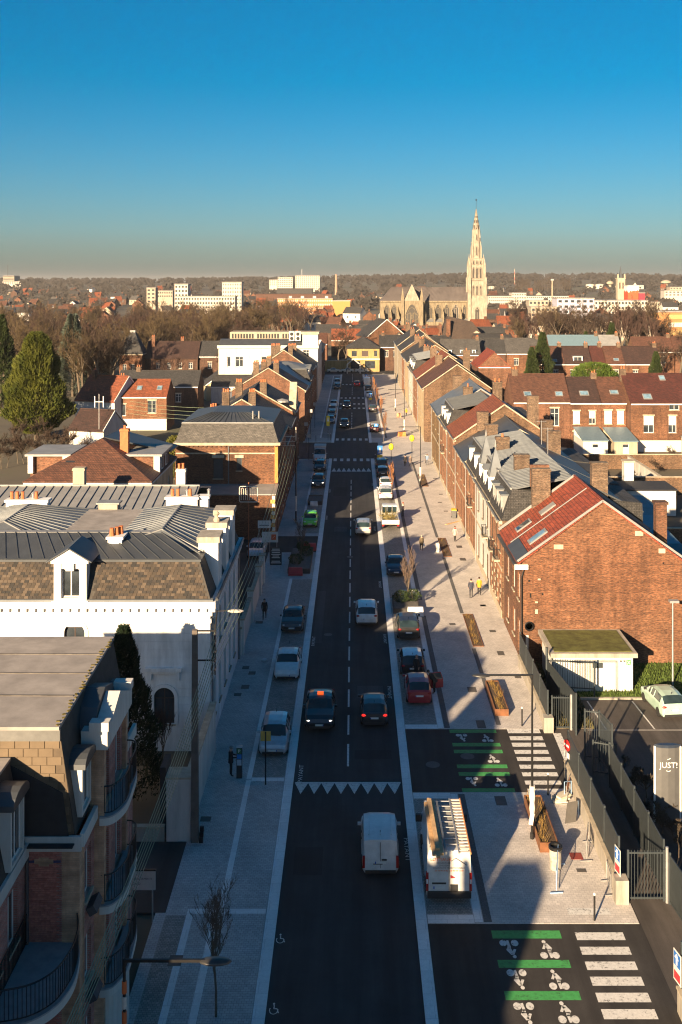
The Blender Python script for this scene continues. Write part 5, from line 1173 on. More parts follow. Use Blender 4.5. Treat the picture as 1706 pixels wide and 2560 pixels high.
def leafy_meshes(seed, h, prof, n, leaf, cm, z0=.06, lump=.25, trunk_r=.3, droop=.0):
    """dense evergreen: leaf sprays spread through the outer shell of an uneven crown; prof(t) = radius at height t"""
    rnd = random.Random(seed); cr = MB(); ph = [rnd.uniform(0, 6.28) for _ in range(8)]
    for i in range(n):
        t = rnd.random()**.9; a = rnd.uniform(0, 6.283)
        r = prof(t)*(1 + lump*(.5*math.sin(3*a+ph[0]+t*9) + .3*math.sin(7*a+ph[1]-t*17) + .4*math.sin(t*26+ph[2]+2*a)))
        r *= rnd.uniform(.55, 1.0)**.5
        p = Vector((r*math.cos(a), r*math.sin(a), h*(z0+(1-z0)*t)))
        out = Vector((math.cos(a), math.sin(a), .5-droop*1.5)).normalized(); s = leaf*rnd.uniform(.6, 1.3)
        u = Vector((rnd.uniform(-1,1), rnd.uniform(-1,1), rnd.uniform(-1,1))).normalized(); x = out.cross(u).normalized(); y = (out*.8 + Vector((0,0,.6-droop)) ).normalized()
        cr.poly([p - x*s*.35, p + y*s*.4 + x*s*.12*rnd.uniform(0,1), p + y*s, p + x*s*.35 + y*s*.3])
    tr = MB().tube([(0,0,-.1),(0,0,h*.4),(.1,0,h*.9)], [trunk_r, trunk_r*.7, .05], 7)
    return tr.mesh('trunk', M['bark']), cr.mesh('crown', cm)
BT = [bare_tree_meshes(s, 16, .75, levels=5, cm=m) for s, m in ((1, M['twig']), (2, M['twig']), (3, M['twig_red']), (4, M['twig_ol']), (5, M['twig']))]
BP = bare_tree_meshes(11, 15, .5, levels=5, tm=M['bark_pale'], cm=M['twig_red'], up=.6)
BO = bare_tree_meshes(12, 16, 1.05, levels=5, tm=M['bark'], cm=M['twig_ol'], up=.25, trunk_r=.5, n0=7)
random.seed(21)
# left park: rows of bare trees, nearer ones first
park = []
for i in range(285):
    d = random.random(); Y = 255 + 360*d**1.3
    px = random.uniform(-60, 800 - 60*d)
    if Y < 320 and px > 300: Y += 110
    if px > 640 and Y < 480: Y = random.uniform(520, 680)
    X = CAMX + (px-VX)*Y/F; park.append((Y, X))
for Y, X in park:
    k = random.uniform(.85, 1.3) if X > -120 or Y > 330 else random.uniform(1.0, 1.5); j = random.randrange(5)
    lab = {0: 'bare brown tree in the park wood behind the left roofs', 1: 'bare brown tree in the park wood behind the left roofs', 2: 'bare reddish twigged tree in the park wood on the left', 3: 'bare olive tinged tree in the park wood on the left', 4: 'bare brown tree in the park wood behind the left roofs'}[j]
    tree('bare_tree', lab, BT[j], (X, Y, 0), k, group='bare trees of the left park')
def at_px(px, Y): return (CAMX + (px-VX)*Y/F, Y, 0)
tree('bare_tree', 'pale trunked bare birch standing out in the left wood', BP, at_px(88, 330), 1.15)
tree('bare_tree', 'broad crowned olive bare tree above the turreted villa', BO, at_px(392, 345), 1.3)
tree('bare_tree', 'tall bare tree with thick pale limbs left of the white block', BO, at_px(640, 400), 1.45, 1.0)
tree('bare_tree', 'bare tree in front of the long villa roof', BT[2], at_px(425, 262), .78)
for i, (px, Y, k, lab) in enumerate([(862, 352, 1.0, 'large bare tree left of the yellow corner house'), (846, 380, .9, 'bare tree behind the large one near the yellow corner house'), (560, 300, .7, 'small bare tree beside the zinc roofed villa wing')]):
    tree('bare_tree', lab, BT[i], at_px(px, Y), k)
for i in range(11): tree('bare_tree', 'bare tree in front of the church wall', BT[i % 5], at_px(1000 + i*10 + random.uniform(-4,4), 430 + random.uniform(-20,40)), random.uniform(.5,.75), group='bare trees before the church')
for i in range(60): tree('bare_tree', 'bare tree in the grove behind the right roofs', (BT[random.randrange(5)] if i % 5 else BP), at_px(random.uniform(1290, 1665), random.uniform(372, 455)), random.uniform(.95, 1.45), group='bare trees of the right grove')
for i in range(9): tree('bare_tree', 'bare tree at the right edge of the grove', BT[i % 5], at_px(1640 + i*12, random.uniform(300, 350)), random.uniform(.7, 1.0), group='bare trees at right edge')
th = leafy_meshes(31, 19, lambda t: 6.3*min(1, (t+.12)*3.2)*(1-t)**.55*(1 if t > .05 else .8) + .2, 26000, .75, leafm('thuja', (0.022,0.036,0.006), (0.095,0.10,0.015), .35), trunk_r=.4, lump=.22)
tree('evergreen_tree', 'huge golden green conifer at the left edge above the gardens', th, at_px(92, 190), 1.0, .3)
dk = leafy_meshes(32, 20, lambda t: 4.2*(1-t)**.8+.2, 9000, .8, leafm('dark_conifer', (0.012,0.022,0.008), (0.04,0.055,0.015), .6), lump=.3)
tree('evergreen_tree', 'dark conifer cut by the left edge behind the golden one', dk, at_px(2, 225), 1.05, 0)
bs = leafy_meshes(33, 19, lambda t: 3.6*(1-t)**.75+.25, 10000, .8, leafm('blue_spruce', (0.03,0.045,0.035), (0.11,0.13,0.10), .7), lump=.35, droop=.5)
tree('evergreen_tree', 'tall blue green spruce in front of the left wood', bs, at_px(182, 262), 1.08, 0)
cd = leafy_meshes(34, 12, lambda t: 4.3*(1-t)**.6+.2, 7000, .7, leafm('blue_cedar', (0.05,0.065,0.05), (0.14,0.15,0.12), .8), lump=.4, droop=.4)
tree('evergreen_tree', 'low spreading blue grey cedar right of the spruce', cd, at_px(243, 275), 1.0, 1)
nc = leafy_meshes(35, 9.3, lambda t: 2.1*(1-t)**.75+.08, 14000, .3, leafm('garden_conifer', (0.008,0.018,0.010), (0.025,0.042,0.018), 1.2), lump=.25, trunk_r=.15)
tree('evergreen_tree', 'dark narrow conifer between the apartment building and the white villa', nc, (-12.4, 58.2, 0), 1.0, 0)
gb = leafy_meshes(36, 6, lambda t: 2.3*(1-t)**.5*min(1,t*6+.5)+.1, 4500, .45, leafm('yellow_green_bush', (0.05,0.06,0.01), (0.15,0.14,0.03), .8), trunk_r=.12)
tree('evergreen_bush', 'yellow green bush beside the slate mansard house', gb, at_px(437, 152), 1.0, 0, cat='bush')
rb = leafy_meshes(37, 6.5, lambda t: 5.2*(1-(2*t-1)**2)**.5*.8+.3, 7000, .5, leafm('round_hedge', (0.03,0.06,0.008), (0.09,0.13,0.02), .9), z0=.1, trunk_r=.2, lump=.15)
tree('evergreen_tree', 'dense round green tree among the right brick roofs', rb, at_px(1487, 262), 1.25, 0)
for px, Y, k, lab in ((1330, 255, .62, 'bushy dark conifer beside the red painted house'), (1357, 262, .78, 'taller slim conifer beside the red painted house'), (1640, 245, .6, 'dark conifer at the right edge over the burgundy roof'), (1530, 340, .75, 'slim conifer before the pale grey roof'), (1465, 345, .6, 'small conifer before the long blue roof')):
    tree('evergreen_tree', lab, dk, at_px(px, Y), k, random.random()*6)
tree('bare_bush', 'tall bare shrub against the white villa wall', bare_tree_meshes(41, 5.2, .55, .05, 4, cm=plain('dark_twigs', (0.05,0.03,0.025), .95), r_min=.008, up=.7, n0=9), (-10.6, 60.2, 0), 1.0, 0, cat='bush')
hb = bare_tree_meshes(43, 3.2, .8, .04, 4, cm=M['twig'], r_min=.012, up=.4, n0=9)
for i, (x, y, lab) in enumerate(((51, 166, 'bare shrub before the white ground floor of the orange house'), (45, 155, 'brown shrub in the right gardens behind the brick wall'), (39, 148, 'bare shrub in the right gardens near the white wall'), (57, 160, 'bare shrub at the far right of the gardens'))): tree('bare_bush', lab, hb, (x, y, 0), 1.0, i, cat='bush')
for i in range(16): tree('bare_bush', 'tangled brown hedge shrub under the golden conifer', hb, at_px(-10 + i*14, 168 + random.uniform(-8, 14)), random.uniform(1.3, 2.2), group='brown hedge under the conifer', cat='bush')
# ------------------------------------------------------------------ middle distance, left
def rot_house(label, loc, rz, w, d, h, zr, wm, rm, wins=None, chim=1, name='house', eave=True, sky=()):
    t_ = thing(name, label, 'house', (0, 0, 0)); walls(t_, -w/2, w/2, -d/2, d/2, h, wm, wins or {}, 'y', zr); gable_roof(t_, 'y', -w/2, w/2, -d/2, d/2, h, zr, rm, .3)
    if eave: MB().bar((-w/2-.3,-d/2-.14,h-.05),(0,-d/2-.14,zr+.14),.1,.22).build('bargeboard', M['frame_w'], t_); MB().bar((w/2+.3,-d/2-.14,h-.05),(0,-d/2-.14,zr+.14),.1,.22).build('bargeboard', M['frame_w'], t_)
    for i in range(chim): chimney(t_, -.5+i*2, d/2-1.5, zr-1, zr+1.2, .9, .7, 2, M['brick'])
    for s_ in sky: roof_light(t_, 'W', -w/2, 0, h+.2, zr+.2, *s_)
    t_.location = loc; t_.rotation_euler = (0, 0, rz); return t_
rot_house('grey rendered gable house with orange tiled roof near the golden conifer', (-47.5, 206, 0), R(68), 9.5, 9, 5.8, 10.0, plaster('blue_grey_render', (0.42,0.46,0.5), .2), M['tile_or'], {'S': []}, 1)
t_ = house_S('orange brick house with orange roof, two skylights and a white window', -44.6, -35.6, 202, 9, 6.4, 9.2, M['brick_or'], M['tile_or'], [(-38.4,3.3,1.6,2.4,'two'),(-43.8,2.8,.8,2.2,'one')], ((-41.2,.35,.6,1.0),(-37.3,.35,.6,1.0)), (-45.0,))
MB().box(-44.62,-35.58,201.9,202,0,2.2).build('white_ground_floor', M['white_clean'], t_)
rot_house('small dark roofed house with H-shaped aerial in front of the grey gable', (-42.5, 176, 0), R(72), 7, 6.5, 4.2, 7.0, M['white_wall'], M['tile_dk'], {}, 0)
tv = thing('aerial', 'H-shaped white aerial on a mast over the dark roofed house', 'aerial', (-41.3, 172, 0)); MB().tube([(-41.3,172,0),(-41.3,172,10.2)], .05, 5).build('mast', M['steel'], tv)
MB().bar((-42.0,172,8.0),(-42.0,172,9.8),.12).build('aerial_loop', M['frame_w'], tv); MB().bar((-40.6,172,8.0),(-40.6,172,9.8),.12).build('aerial_loop', M['frame_w'], tv); MB().bar((-42,172,8.9),(-40.6,172,8.9),.1).build('crossbar', M['frame_w'], tv)
vl = thing('turreted_villa', 'brick villa with pointed slate turret and long brown roof before the wood', 'house', (-58, 318, 0))
walls(vl, -69.2, -62.4, 312, 319, 7.0, M['brick_or'], {'S': [(-65.2,1.5,1.3,2.6,'cross'),(-67.6,1.5,1.1,2.6,'cross')]}); cornice(vl, -69.2,-62.4,312,319,6.8,.4,.3,M['stone'])
hip_roof(vl, -69.2, -62.4, 312, 319, 7.2, 13.4, M['slate'], .3, 2.9); MB().box(-66.6,-65.0,314.8,316.2,13.4,14.0).build('roof_cresting', M['zinc_light'], vl)
walls(vl, -62.3, -46.5, 316, 327, 5.6, M['brick_dk'], {'S': row(-60,-47,4,2.4,1.2,1.9)}); gable_roof(vl, 'x', -62.3, -46.5, 316, 327, 5.6, 10.2, M['tile_dk'], .3, name='long_roof')
chimney(vl, -60.5, 320, 8, 12, 1, .8, 2, M['brick']); chimney(vl, -52, 322, 8.5, 11.4, 1, .8, 2, M['brick'])
house_S('dark roofed house with pale bargeboard next to the turreted villa', -46.3, -39.8, 317, 11, 6.0, 10.2, M['brick_dk'], M['slate'], [(-43,2.4,1.2,1.9,'cross')], (), ())
house_S('small zinc roofed house left of the white block', -39.6, -33.8, 317, 10, 6.2, 10.2, M['brick_dk'], M['zinc_light'], [(-36.5,2.4,1.2,2.2,'two')], ((-36.5,.6,.8,1.6),), ())
rot_house('cream gabled cottage with dark slate roof near the poles', (-31.0, 258, 0), 0.25, 10.5, 9, 3.6, 7.4, M['cream'], M['slate'], {}, 0)
house_S('white walled low house with dark slate roof behind the left row', -33, -24.0, 246, 8, 4.0, 6.2, M['white_wall'], M['slate'], [], (), ())
house_S('white rendered annex with flat terrace behind the left row', -24.0, -19.5, 196, 8, 6.8, 7.6, M['white_clean'], M['zinc_light'], [], (), ())
house_S('dark roofed long house behind the orange one', -52, -34, 232, 9, 5.4, 8.4, M['brick_dk'], M['slate'], row(-50,-36,3,2,1.2,1.8), (), (-48,))
# ------------------------------------------------------------------ end of the street
yh = thing('corner_house', 'yellow rendered corner house with dark hipped roof closing the street', 'house', (4, 338, 0))
walls(yh, -1.6, 8.6, 334, 346, 7.4, plaster('yellow_render', (0.36,0.245,0.1), .35), {'S': [(.6,4.9,1.6,1.7,'two'),(4.0,4.9,2.0,1.7,'shut'),(7.4,4.9,1.0,1.8,'two'),(1.0,1.0,3.0,2.4,'two'),(5.6,1.0,3.2,2.4,'two')]}, fm=M['frame_d'])
hip_roof(yh, -1.6, 8.6, 334, 346, 7.5, 11.0, M['slate'], .5); MB().box(-1.7,8.7,333.9,334,3.8,4.2).build('shop_band', M['white_wall'], yh)
t_ = thing('garden_wall', 'yellow lit wall left of the yellow corner house', 'wall', (-6, 335, 0)); MB().box(-11.5,-1.7,335,335.4,0,3.4).build('wall_run', MATS['yellow_render'], t_); MB().box(-11.6,-1.7,334.9,335.5,3.4,3.55).build('coping', M['stone'], t_)
house_S('dark shaded shop house right of the yellow corner house', 8.8, 18.5, 338, 11, 7.6, 11.0, M['brick_dk'], M['slate'], row(9.5,18,3,4.4,1.2,1.9), (), (10,))
rot_house('big red brick house with blind gable behind the yellow corner house', (10.0, 375, 0), .35, 14, 12, 9.5, 15.2, M['brick_or'], M['slate'], {}, 1)
house_S('brown roofed house left behind the street end', -22, -9, 372, 11, 6.5, 10.0, M['brick'], M['tile_br'], [], (), (-20,))
house_S('red roofed house behind the large bare tree', -8, 3, 396, 11, 6.5, 10.4, M['brick_or'], M['tile_or'], [], (), (-2,))
ar = thing('white_arch', 'white pointed metal arch with a hoop on the square at the street end', 'monument', (-.5, 327, 0))
MB().tube([(-1.6,327,0),(-1.6,327,2.8),(.3,327,4.6),(2.4,327,2.8),(2.4,327,0)], .22, 6).build('pointed_arch', M['white_clean'], ar)
MB().tube([(1.0+3*math.cos(R(a)),326.5,3.2*math.sin(R(a))) for a in range(0,181,15)], .1, 6).build('hoop', M['black'], ar)
ph_ = thing('pavilion_house', 'house with tall brown pavilion roof, red brick chimney and pedimented dormer', 'house', (42, 405, 0))
walls(ph_, 33.5, 50.5, 400, 412, 6.4, M['brick_or'], {'S': row(34,50,4,2.5,1.3,2.2)})
MB().hexa([(33,399.6,6.4),(51,399.6,6.4),(51,412.4,6.4),(33,412.4,6.4)], [(36.5,403.5,15.4),(46,403.5,13.2),(46,408.5,13.2),(36.5,408.5,15.4)]).build('roof', tilem('brown_slate', (0.10,0.065,0.045),(0.07,0.045,0.035),(0.03,0.02,0.015)), ph_)
chimney(ph_, 36.4, 399.8, 6.6, 14.4, 1.5, 1.2, 0, M['brick']); dormer(ph_, 'S', 399.4, 47.2, 6.5, 2.0, 2.6, 4, 'gable', M['brick'], M['stone'])
chimney(ph_, 33.4, 400.5, 6.6, 12.4, 1.0, 1.0, 0, M['brick'])
# ------------------------------------------------------------------ church
ch = thing('church', 'gothic stone church with tall tapering spire and lead roofed nave', 'church', (45, 585, 0))
CS = M['church']; CP = M['church_pale']
def arch_pts(u, z, w, h, n=5):
    a = [(u-w/2, z), (u+w/2, z), (u+w/2, z+h-w*.8)]
    a += [(u+w/2-w/2*t, z+h-w*.8 + w*.8*math.sin(t*math.pi/2)) for t in [i/n for i in range(1, n+1)]]
    a += [(u-w/2+w/2*t, z+h-w*.8 + w*.8*math.sin(t*math.pi/2)) for t in [i/n for i in range(n-1, -1, -1)]]
    return a
trac = plain('window_tracery', (0.32,0.25,0.15), .9); dkg = plain('leaded_glass', (0.045,0.04,0.035), .4)
def gwin(parent, u, y, z, w, h, lights=3, frame=None):
    o = MB().add([(a, y-.02, b) for a, b in arch_pts(u, z, w, h)], [list(range(13))]).build('window', dkg, parent)
    k = MB()
    pts = arch_pts(u, z, w, h)
    for i in range(len(pts)): a, b = pts[i], pts[(i+1) % len(pts)]; k.bar((a[0], y-.15, a[1]), (b[0], y-.15, b[1]), .28)
    for i in range(1, lights): k.bar((u-w/2+w*i/lights, y-.12, z), (u-w/2+w*i/lights, y-.12, z+h*.66), .2)
    r = w*.24
    for cx, cz in [(u, z+h-w*.5)] + ([(u-w*.24, z+h-w*.95), (u+w*.24, z+h-w*.95)] if lights > 3 else []):
        for i in range(10): k.bar((cx+r*math.cos(i*.628), y-.12, cz+r*math.sin(i*.628)), (cx+r*math.cos((i+1)*.628), y-.12, cz+r*math.sin((i+1)*.628)), .2)
    k.build('tracery', frame or CS, o)
    return o
mb = MB(); mb.wall('y', 582, -1, 15.2, 64, 0, 17.6); mb.wall('y', 596, 1, 15.2, 64, 0, 17.6); mb.wall('x', 15.2, -1, 582, 596, 0, 17.6); mb.build('nave_wall', CS, ch)
lead = plain('lead_roof', (0.105,0.09,0.085), .6, .1, var=.3, scale=.25)
nr = MB().add([(14.8,581.6,17.6),(64,581.6,17.6),(64,589,25.6),(21.6,589,25.6),(14.8,596.4,17.6),(64,596.4,17.6)], [(0,1,2,3),(4,0,3),(5,4,3,2)]).build('nave_roof', lead, ch)
seams(nr, (15.5,581.7,17.75), (63.8,581.7,17.75), (22,588.9,25.7), (63.8,588.9,25.7), 60, lead, .06)
MB().box(15,64,581.4,582,17.3,18.1).build('parapet', CS, ch)
for i, x in enumerate((42.3, 47.2, 52.0, 56.9)): gwin(ch, x, 581.95, 8.3, 3.3, 7.8, 3, CP if i == 3 else CS)
for x in (18.8, 22.8): gwin(ch, x, 581.95, 8.0, 2.4, 8.2, 2)
gwin(ch, 61.8, 581.95, 8.3, 1.8, 7.5, 2)
for x in (16.8, 20.8, 24.8, 39.8, 44.8, 49.6, 54.5, 59.4): 
    MB().box(x-.45,x+.45,577,578.6,0,11).box(x-.35,x+.35,577.1,578.5,11,12.2).build('buttress_pier', CS, ch)
    MB().add([(x-.3,578.5,10.4),(x+.3,578.5,10.4),(x+.3,582,15.0),(x-.3,582,15.0),(x-.3,578.5,9.4),(x+.3,578.5,9.4),(x+.3,582,13.8),(x-.3,582,13.8)], [(0,1,2,3),(7,6,5,4),(0,3,7,4),(1,0,4,5),(2,1,5,6)]).build('flying_buttress', CS, ch)
mb = MB().wall('y', 577.3, -1, 12, 26.5, 0, 6.0).wall('y', 577.3, -1, 38, 63.5, 0, 6.5); mb.build('aisle_wall', CS, ch)
MB().poly([(12,577,6.2),(26.5,577,6.2),(26.5,582,8.2),(12,582,8.2)]).poly([(38,577,6.6),(63.5,577,6.6),(63.5,582,8.3),(38,582,8.3)]).build('aisle_roof', M['zinc_light'], ch)
# transept
MB().box(27.2,37.6,574.5,582,0,18.2).build('transept_wall', CS, ch)
MB().add([(28,574.4,18.2),(36.6,574.4,18.2),(32.3,574.4,27.4),(28,575.4,18.2),(36.6,575.4,18.2),(32.3,575.4,27.4)], [(0,1,2),(5,4,3),(0,2,5,3),(2,1,4,5)]).build('transept_gable', CP, ch)
MB().add([(27.6,575.4,18.3),(32.3,575.4,26.2),(37,575.4,18.3),(27.6,589,18.3),(32.3,589,26.2),(37,589,18.3)], [(0,1,4,3),(1,2,5,4)]).build('transept_roof', lead, ch)
gwin(ch, 32.3, 574.45, 3.0, 7.4, 13.4, 5)
for x in (27.2, 37.6):
    MB().box(x-.8,x+.8,573.6,575.2,0,20).hexa([(x-.8,573.6,20),(x+.8,573.6,20),(x+.8,575.2,20),(x-.8,575.2,20)],[(x-.05,574.35,25.4),(x+.05,574.35,25.4),(x+.05,574.45,25.4),(x-.05,574.45,25.4)]).build('turret', CS, ch)
for i in range(5):
    a = R(100 + 32*i); x, y = 15.4 - 3.4*math.sin(a)*1.0, 584 - 0*i
    MB().box(10.6+i*1.9-.4,10.6+i*1.9+.4,575.5+abs(2-i)*.2,577,0,8.5-abs(2-i)).build('apse_pier', CS, ch)
MB().hexa([(8.5,577,0),(15.2,575,0),(15.2,592,0),(8.5,590,0)],[(8.5,577,5.4),(15.2,575,5.8),(15.2,592,5.8),(8.5,590,5.4)]).build('apse_chapel', CS, ch)
MB().hexa([(8.2,576.8,5.5),(15.2,574.8,5.9),(15.2,592,5.9),(8.2,590,5.5)],[(13.4,581,8.4),(15.2,580,8.6),(15.2,588,8.6),(13.4,587,8.4)]).build('chapel_roof', M['zinc_light'], ch)
# tower: square stages with corner buttresses and pinnacles, octagon, spire
tx, ty = 68.4, 583.0
def stage(z0, z1, w0, w1, m=CP, name='tower_stage'):
    q = lambda w, z: [(tx-w/2,ty-w/2,z),(tx+w/2,ty-w/2,z),(tx+w/2,ty+w/2,z),(tx-w/2,ty+w/2,z)]
    return MB().hexa(q(w0,z0), q(w1,z1)).build(name, m, ch)
def octo(z0, z1, r0, r1, name, m=CP):
    f = lambda r, z: [(tx+r*math.cos(R(22.5+45*i)), ty+r*math.sin(R(22.5+45*i)), z) for i in range(8)]
    return MB().hexa(f(r0,z0), f(r1,z1)).build(name, m, ch)
stage(0, 19.5, 9.2, 9.2); stage(19.5, 29.6, 8.2, 8.0); stage(29.6, 41.5, 7.6, 6.6); MB().box(tx-4.6,tx+4.6,ty-4.6,ty+4.6,29.4,29.9).build('string_course', CP, ch); MB().box(tx-3.6,tx+3.6,ty-3.6,ty+3.6,41.4,41.8).build('string_course', CP, ch)
octo(41.8, 50.2, 3.0, 2.75, 'octagon_stage'); octo(50.2, 50.6, 3.1, 3.1, 'octagon_ledge'); octo(50.6, 57.2, 2.6, 2.35, 'octagon_stage'); octo(57.2, 69.0, 2.05, .12, 'spire')
MB().tube([(tx,ty,69),(tx,ty,74)], .1, 5).ball((tx,ty,74),.45,6,4).build('weathervane', M['black'], ch)
for sx in (-1,1):
    for sy in (-1,1):
        x, y = tx+sx*4.3, ty+sy*4.3
        MB().box(x-.9,x+.9,y-.9,y+.9,0,31).build('corner_buttress', CP, ch)
        MB().box(x-.6-.2*sx,x+.6-.2*sx,y-.6-.2*sy,y+.6-.2*sy,31,38).hexa([(x-.6-.2*sx,y-.6-.2*sy,38),(x+.6-.2*sx,y-.6-.2*sy,38),(x+.6-.2*sx,y+.6-.2*sy,38),(x-.6-.2*sx,y+.6-.2*sy,38)],[(x-.8*sx-.05,y-.8*sy-.05,44),(x-.8*sx+.05,y-.8*sy-.05,44),(x-.8*sx+.05,y-.8*sy+.05,44),(x-.8*sx-.05,y-.8*sy+.05,44)]).build('pinnacle', CP, ch)
        x, y = tx+sx*2.4, ty+sy*2.4
        MB().box(x-.4,x+.4,y-.4,y+.4,41.8,47.5).hexa([(x-.4,y-.4,47.5),(x+.4,y-.4,47.5),(x+.4,y+.4,47.5),(x-.4,y+.4,47.5)],[(x-.6*sx-.04,y-.6*sy-.04,52.5),(x-.6*sx+.04,y-.6*sy-.04,52.5),(x-.6*sx+.04,y-.6*sy+.04,52.5),(x-.6*sx-.04,y-.6*sy+.04,52.5)]).build('pinnacle', CP, ch)
        x, y = tx+sx*1.9, ty+sy*1.9
        MB().hexa([(x-.3,y-.3,53),(x+.3,y-.3,53),(x+.3,y+.3,53),(x-.3,y+.3,53)],[(x-.5*sx-.03,y-.5*sy-.03,60),(x-.5*sx+.03,y-.5*sy-.03,60),(x-.5*sx+.03,y-.5*sy+.03,60),(x-.5*sx-.03,y-.5*sy+.03,60)]).build('pinnacle', CP, ch)
for i in range(8):                               # gablets and ribs around the spire
    a = R(22.5+45*i); MB().bar((tx+2.05*math.cos(a),ty+2.05*math.sin(a),57.2),(tx+.1*math.cos(a),ty+.1*math.sin(a),69),.16).build('spire_rib', CS, ch)
    b = R(45*i); r0 = 1.85
    for zz, rr_, hh in ((57.4,1.75,2.6),(60.8,1.25,1.9),(63.8,.8,1.3)):
        MB().obox((tx+rr_*math.cos(b),ty+rr_*math.sin(b),zz+hh/2), .16, .42*rr_, hh, b).build('spire_slot', dkg, ch)
for i in (-1,0,1):
    gwin(ch, tx+i*2.0, ty-3.9, 30.5, 1.3, 6.4, 1, CP); gwin(ch, tx+i*1.9, ty-3.62, 38.2, 1.0, 2.4, 1, CP); gwin(ch, tx+i*2.0, ty-4.12, 21.0, 1.2, 6.0, 2, CP)
gwin(ch, tx, ty-2.85, 43.2, .9, 5.2, 1, CP); gwin(ch, tx, ty-2.5, 51.6, .8, 3.4, 1, CP); gwin(ch, tx-.3, ty-1.6, 58.4, .5, 2.6, 1, CP); gwin(ch, tx, ty-4.65, 6, 2.4, 9, 2, CP)
# ------------------------------------------------------------------ distant town
def far_block(name, label, x0, x1, ytop, Y, depth, m, rows=4, cols=8, cat='building', roof=None, ybase=None, winm=None, band=False, wf=.55):
    X0, X1 = CAMX+(x0-VX)*Y/F, CAMX+(x1-VX)*Y/F; z1 = CAMH-(ytop-VY)*Y/F
    z0 = terrain_h((X0+X1)/2, Y)-1 if ybase is None else CAMH-(ybase-VY)*Y/F
    t_ = thing(name, label, cat, ((X0+X1)/2, Y+depth/2, max(z0, 0)))
    MB().box(X0, X1, Y, Y+depth, z0, z1).build('wall', m, t_)
    MB().box(X0-.3, X1+.3, Y-.3, Y+depth+.3, z1, z1+max(.5, (z1-z0)*.03)).build('roof', roof or M['felt'], t_)
    w = MB(); zz0 = max(z0, z1-rows*3.2)
    for r in range(rows):
        za = zz0 + (z1-zz0)*(r+.3)/rows; zb = zz0 + (z1-zz0)*(r+.75)/rows
        if band: w.box(X0+(X1-X0)*.02, X1-(X1-X0)*.02, Y-.12, Y-.02, za, zb); continue
        for c in range(cols): a = X0+(X1-X0)*(c+.5-wf/2)/cols; w.box(a, a+(X1-X0)*wf/cols, Y-.12, Y-.02, za, zb)
    w.build('window_rows', winm or M['glass'], t_, kind='stuff')
    return t_, (X0, X1, z1, Y)
WC_, BG = plaster('far_white', (0.50,0.465,0.41), .25), plaster('far_beige', (0.38,0.33,0.26), .3)
far_block('office_block', 'pale office block with mast on the left horizon', 8, 36, 690, 2300, 40, BG, 4, 6, band=True)
mt, _ = far_block('office_block', 'wide white base of the hilltop office at far left', 7, 52, 704, 2290, 8, WC_, 2, 8)
MB().tube([P(20,690,2300), P(20,662,2300)], .5, 5).build('mast', M['black'], mt)
far_block('tower_block', 'small pale tower rising from the left wood', 367, 389, 721, 900, 12, BG, 4, 2)
far_block('flats', 'white tall end block of the left flats', 437, 470, 712, 800, 14, WC_, 8, 4)
far_block('flats', 'long white flats with balconies behind the left wood', 437, 588, 742, 790, 14, WC_, 4, 22)
far_block('flats', 'long low pale roof behind the white flats', 388, 432, 728, 1000, 14, BG, 2, 8)
far_block('flats', 'white slab block with vertical bands left of the long flats', 556, 604, 707, 900, 16, WC_, 7, 8, wf=.4)
t_, (a, b, z, y) = far_block('flats', 'long four storey flats with orange panels and white balconies', 694, 832, 747, 850, 14, plain('orange_panel', (0.42,0.2,0.08), .8), 4, 26, winm=WC_, wf=.6)
for i in range(4): MB().box(a+(b-a)*(.2+.22*i), a+(b-a)*(.2+.22*i)+2.5, y+4, y+7, z, z+2.2).build('stair_head', WC_, t_)
far_block('flats', 'plain orange end wall of the long flats', 832, 876, 753, 849, 15, plain('orange_wall', (0.46,0.2,0.06), .8), 0, 0, roof=WC_)
far_block('hospital_block', 'left white wing of the hilltop hospital', 695, 732, 694, 1700, 30, WC_, 7, 8)
t_, (a, b, z, y) = far_block('hospital_block', 'main white wing of the hilltop hospital with mast', 739, 800, 690, 1690, 30, WC_, 7, 12)
MB().tube([(a+10,y+8,z),(a+10,y+8,z+11)], .5, 5).build('mast', M['steel'], t_)
far_block('hospital_block', 'low white link left of the hilltop hospital', 674, 694, 700, 1720, 25, WC_, 3, 4)
far_block('hall', 'long dark slate roofed hall below the hospital', 692, 782, 722, 1300, 25, M['slate'], 0, 0, roof=M['slate'])
far_block('hall', 'long brown roofed hall left of the long flats', 640, 830, 736, 1050, 20, M['tile_br'], 0, 0, roof=M['tile_br'])
ck = thing('factory_chimney', 'tall brick factory chimney with a wisp of smoke on the horizon', 'chimney', at_px(841, 1650)); zt = CAMH-(686-VY)*1650/F
MB().lathe([(2.4, 5),(1.7, zt-1.5),(1.9, zt-1.4),(1.9, zt)], at_px(841,1650), 12).build('shaft', plain('pale_brick_stack', (0.32,0.2,0.14), .9), ck)
far_block('mansion', 'long white classical building right of the church', 1222, 1422, 740, 1080, 18, WC_, 3, 40, roof=M['slate'])
far_block('mansion', 'white central block of the long classical building', 1280, 1316, 733, 1079, 20, WC_, 4, 6)
far_block('flats', 'cream stepped building below the classical front', 1323, 1372, 752, 760, 14, BG, 4, 5)
far_block('flats', 'cream lower block before the classical front', 1328, 1400, 768, 640, 12, BG, 3, 6)
t_, _ = far_block('modern_building', 'lavender grey modern building with red panels behind the grove', 1393, 1486, 747, 640, 16, plaster('lavender', (0.42,0.42,0.5), .15), 4, 6)
far_block('modern_building', 'long glass roofed hall right of the lavender building', 1487, 1620, 752, 700, 16, WC_, 3, 16, roof=M['zinc_light'])
far_block('flats', 'pale low houses behind the right grove', 1560, 1650, 756, 800, 12, BG, 2, 14)
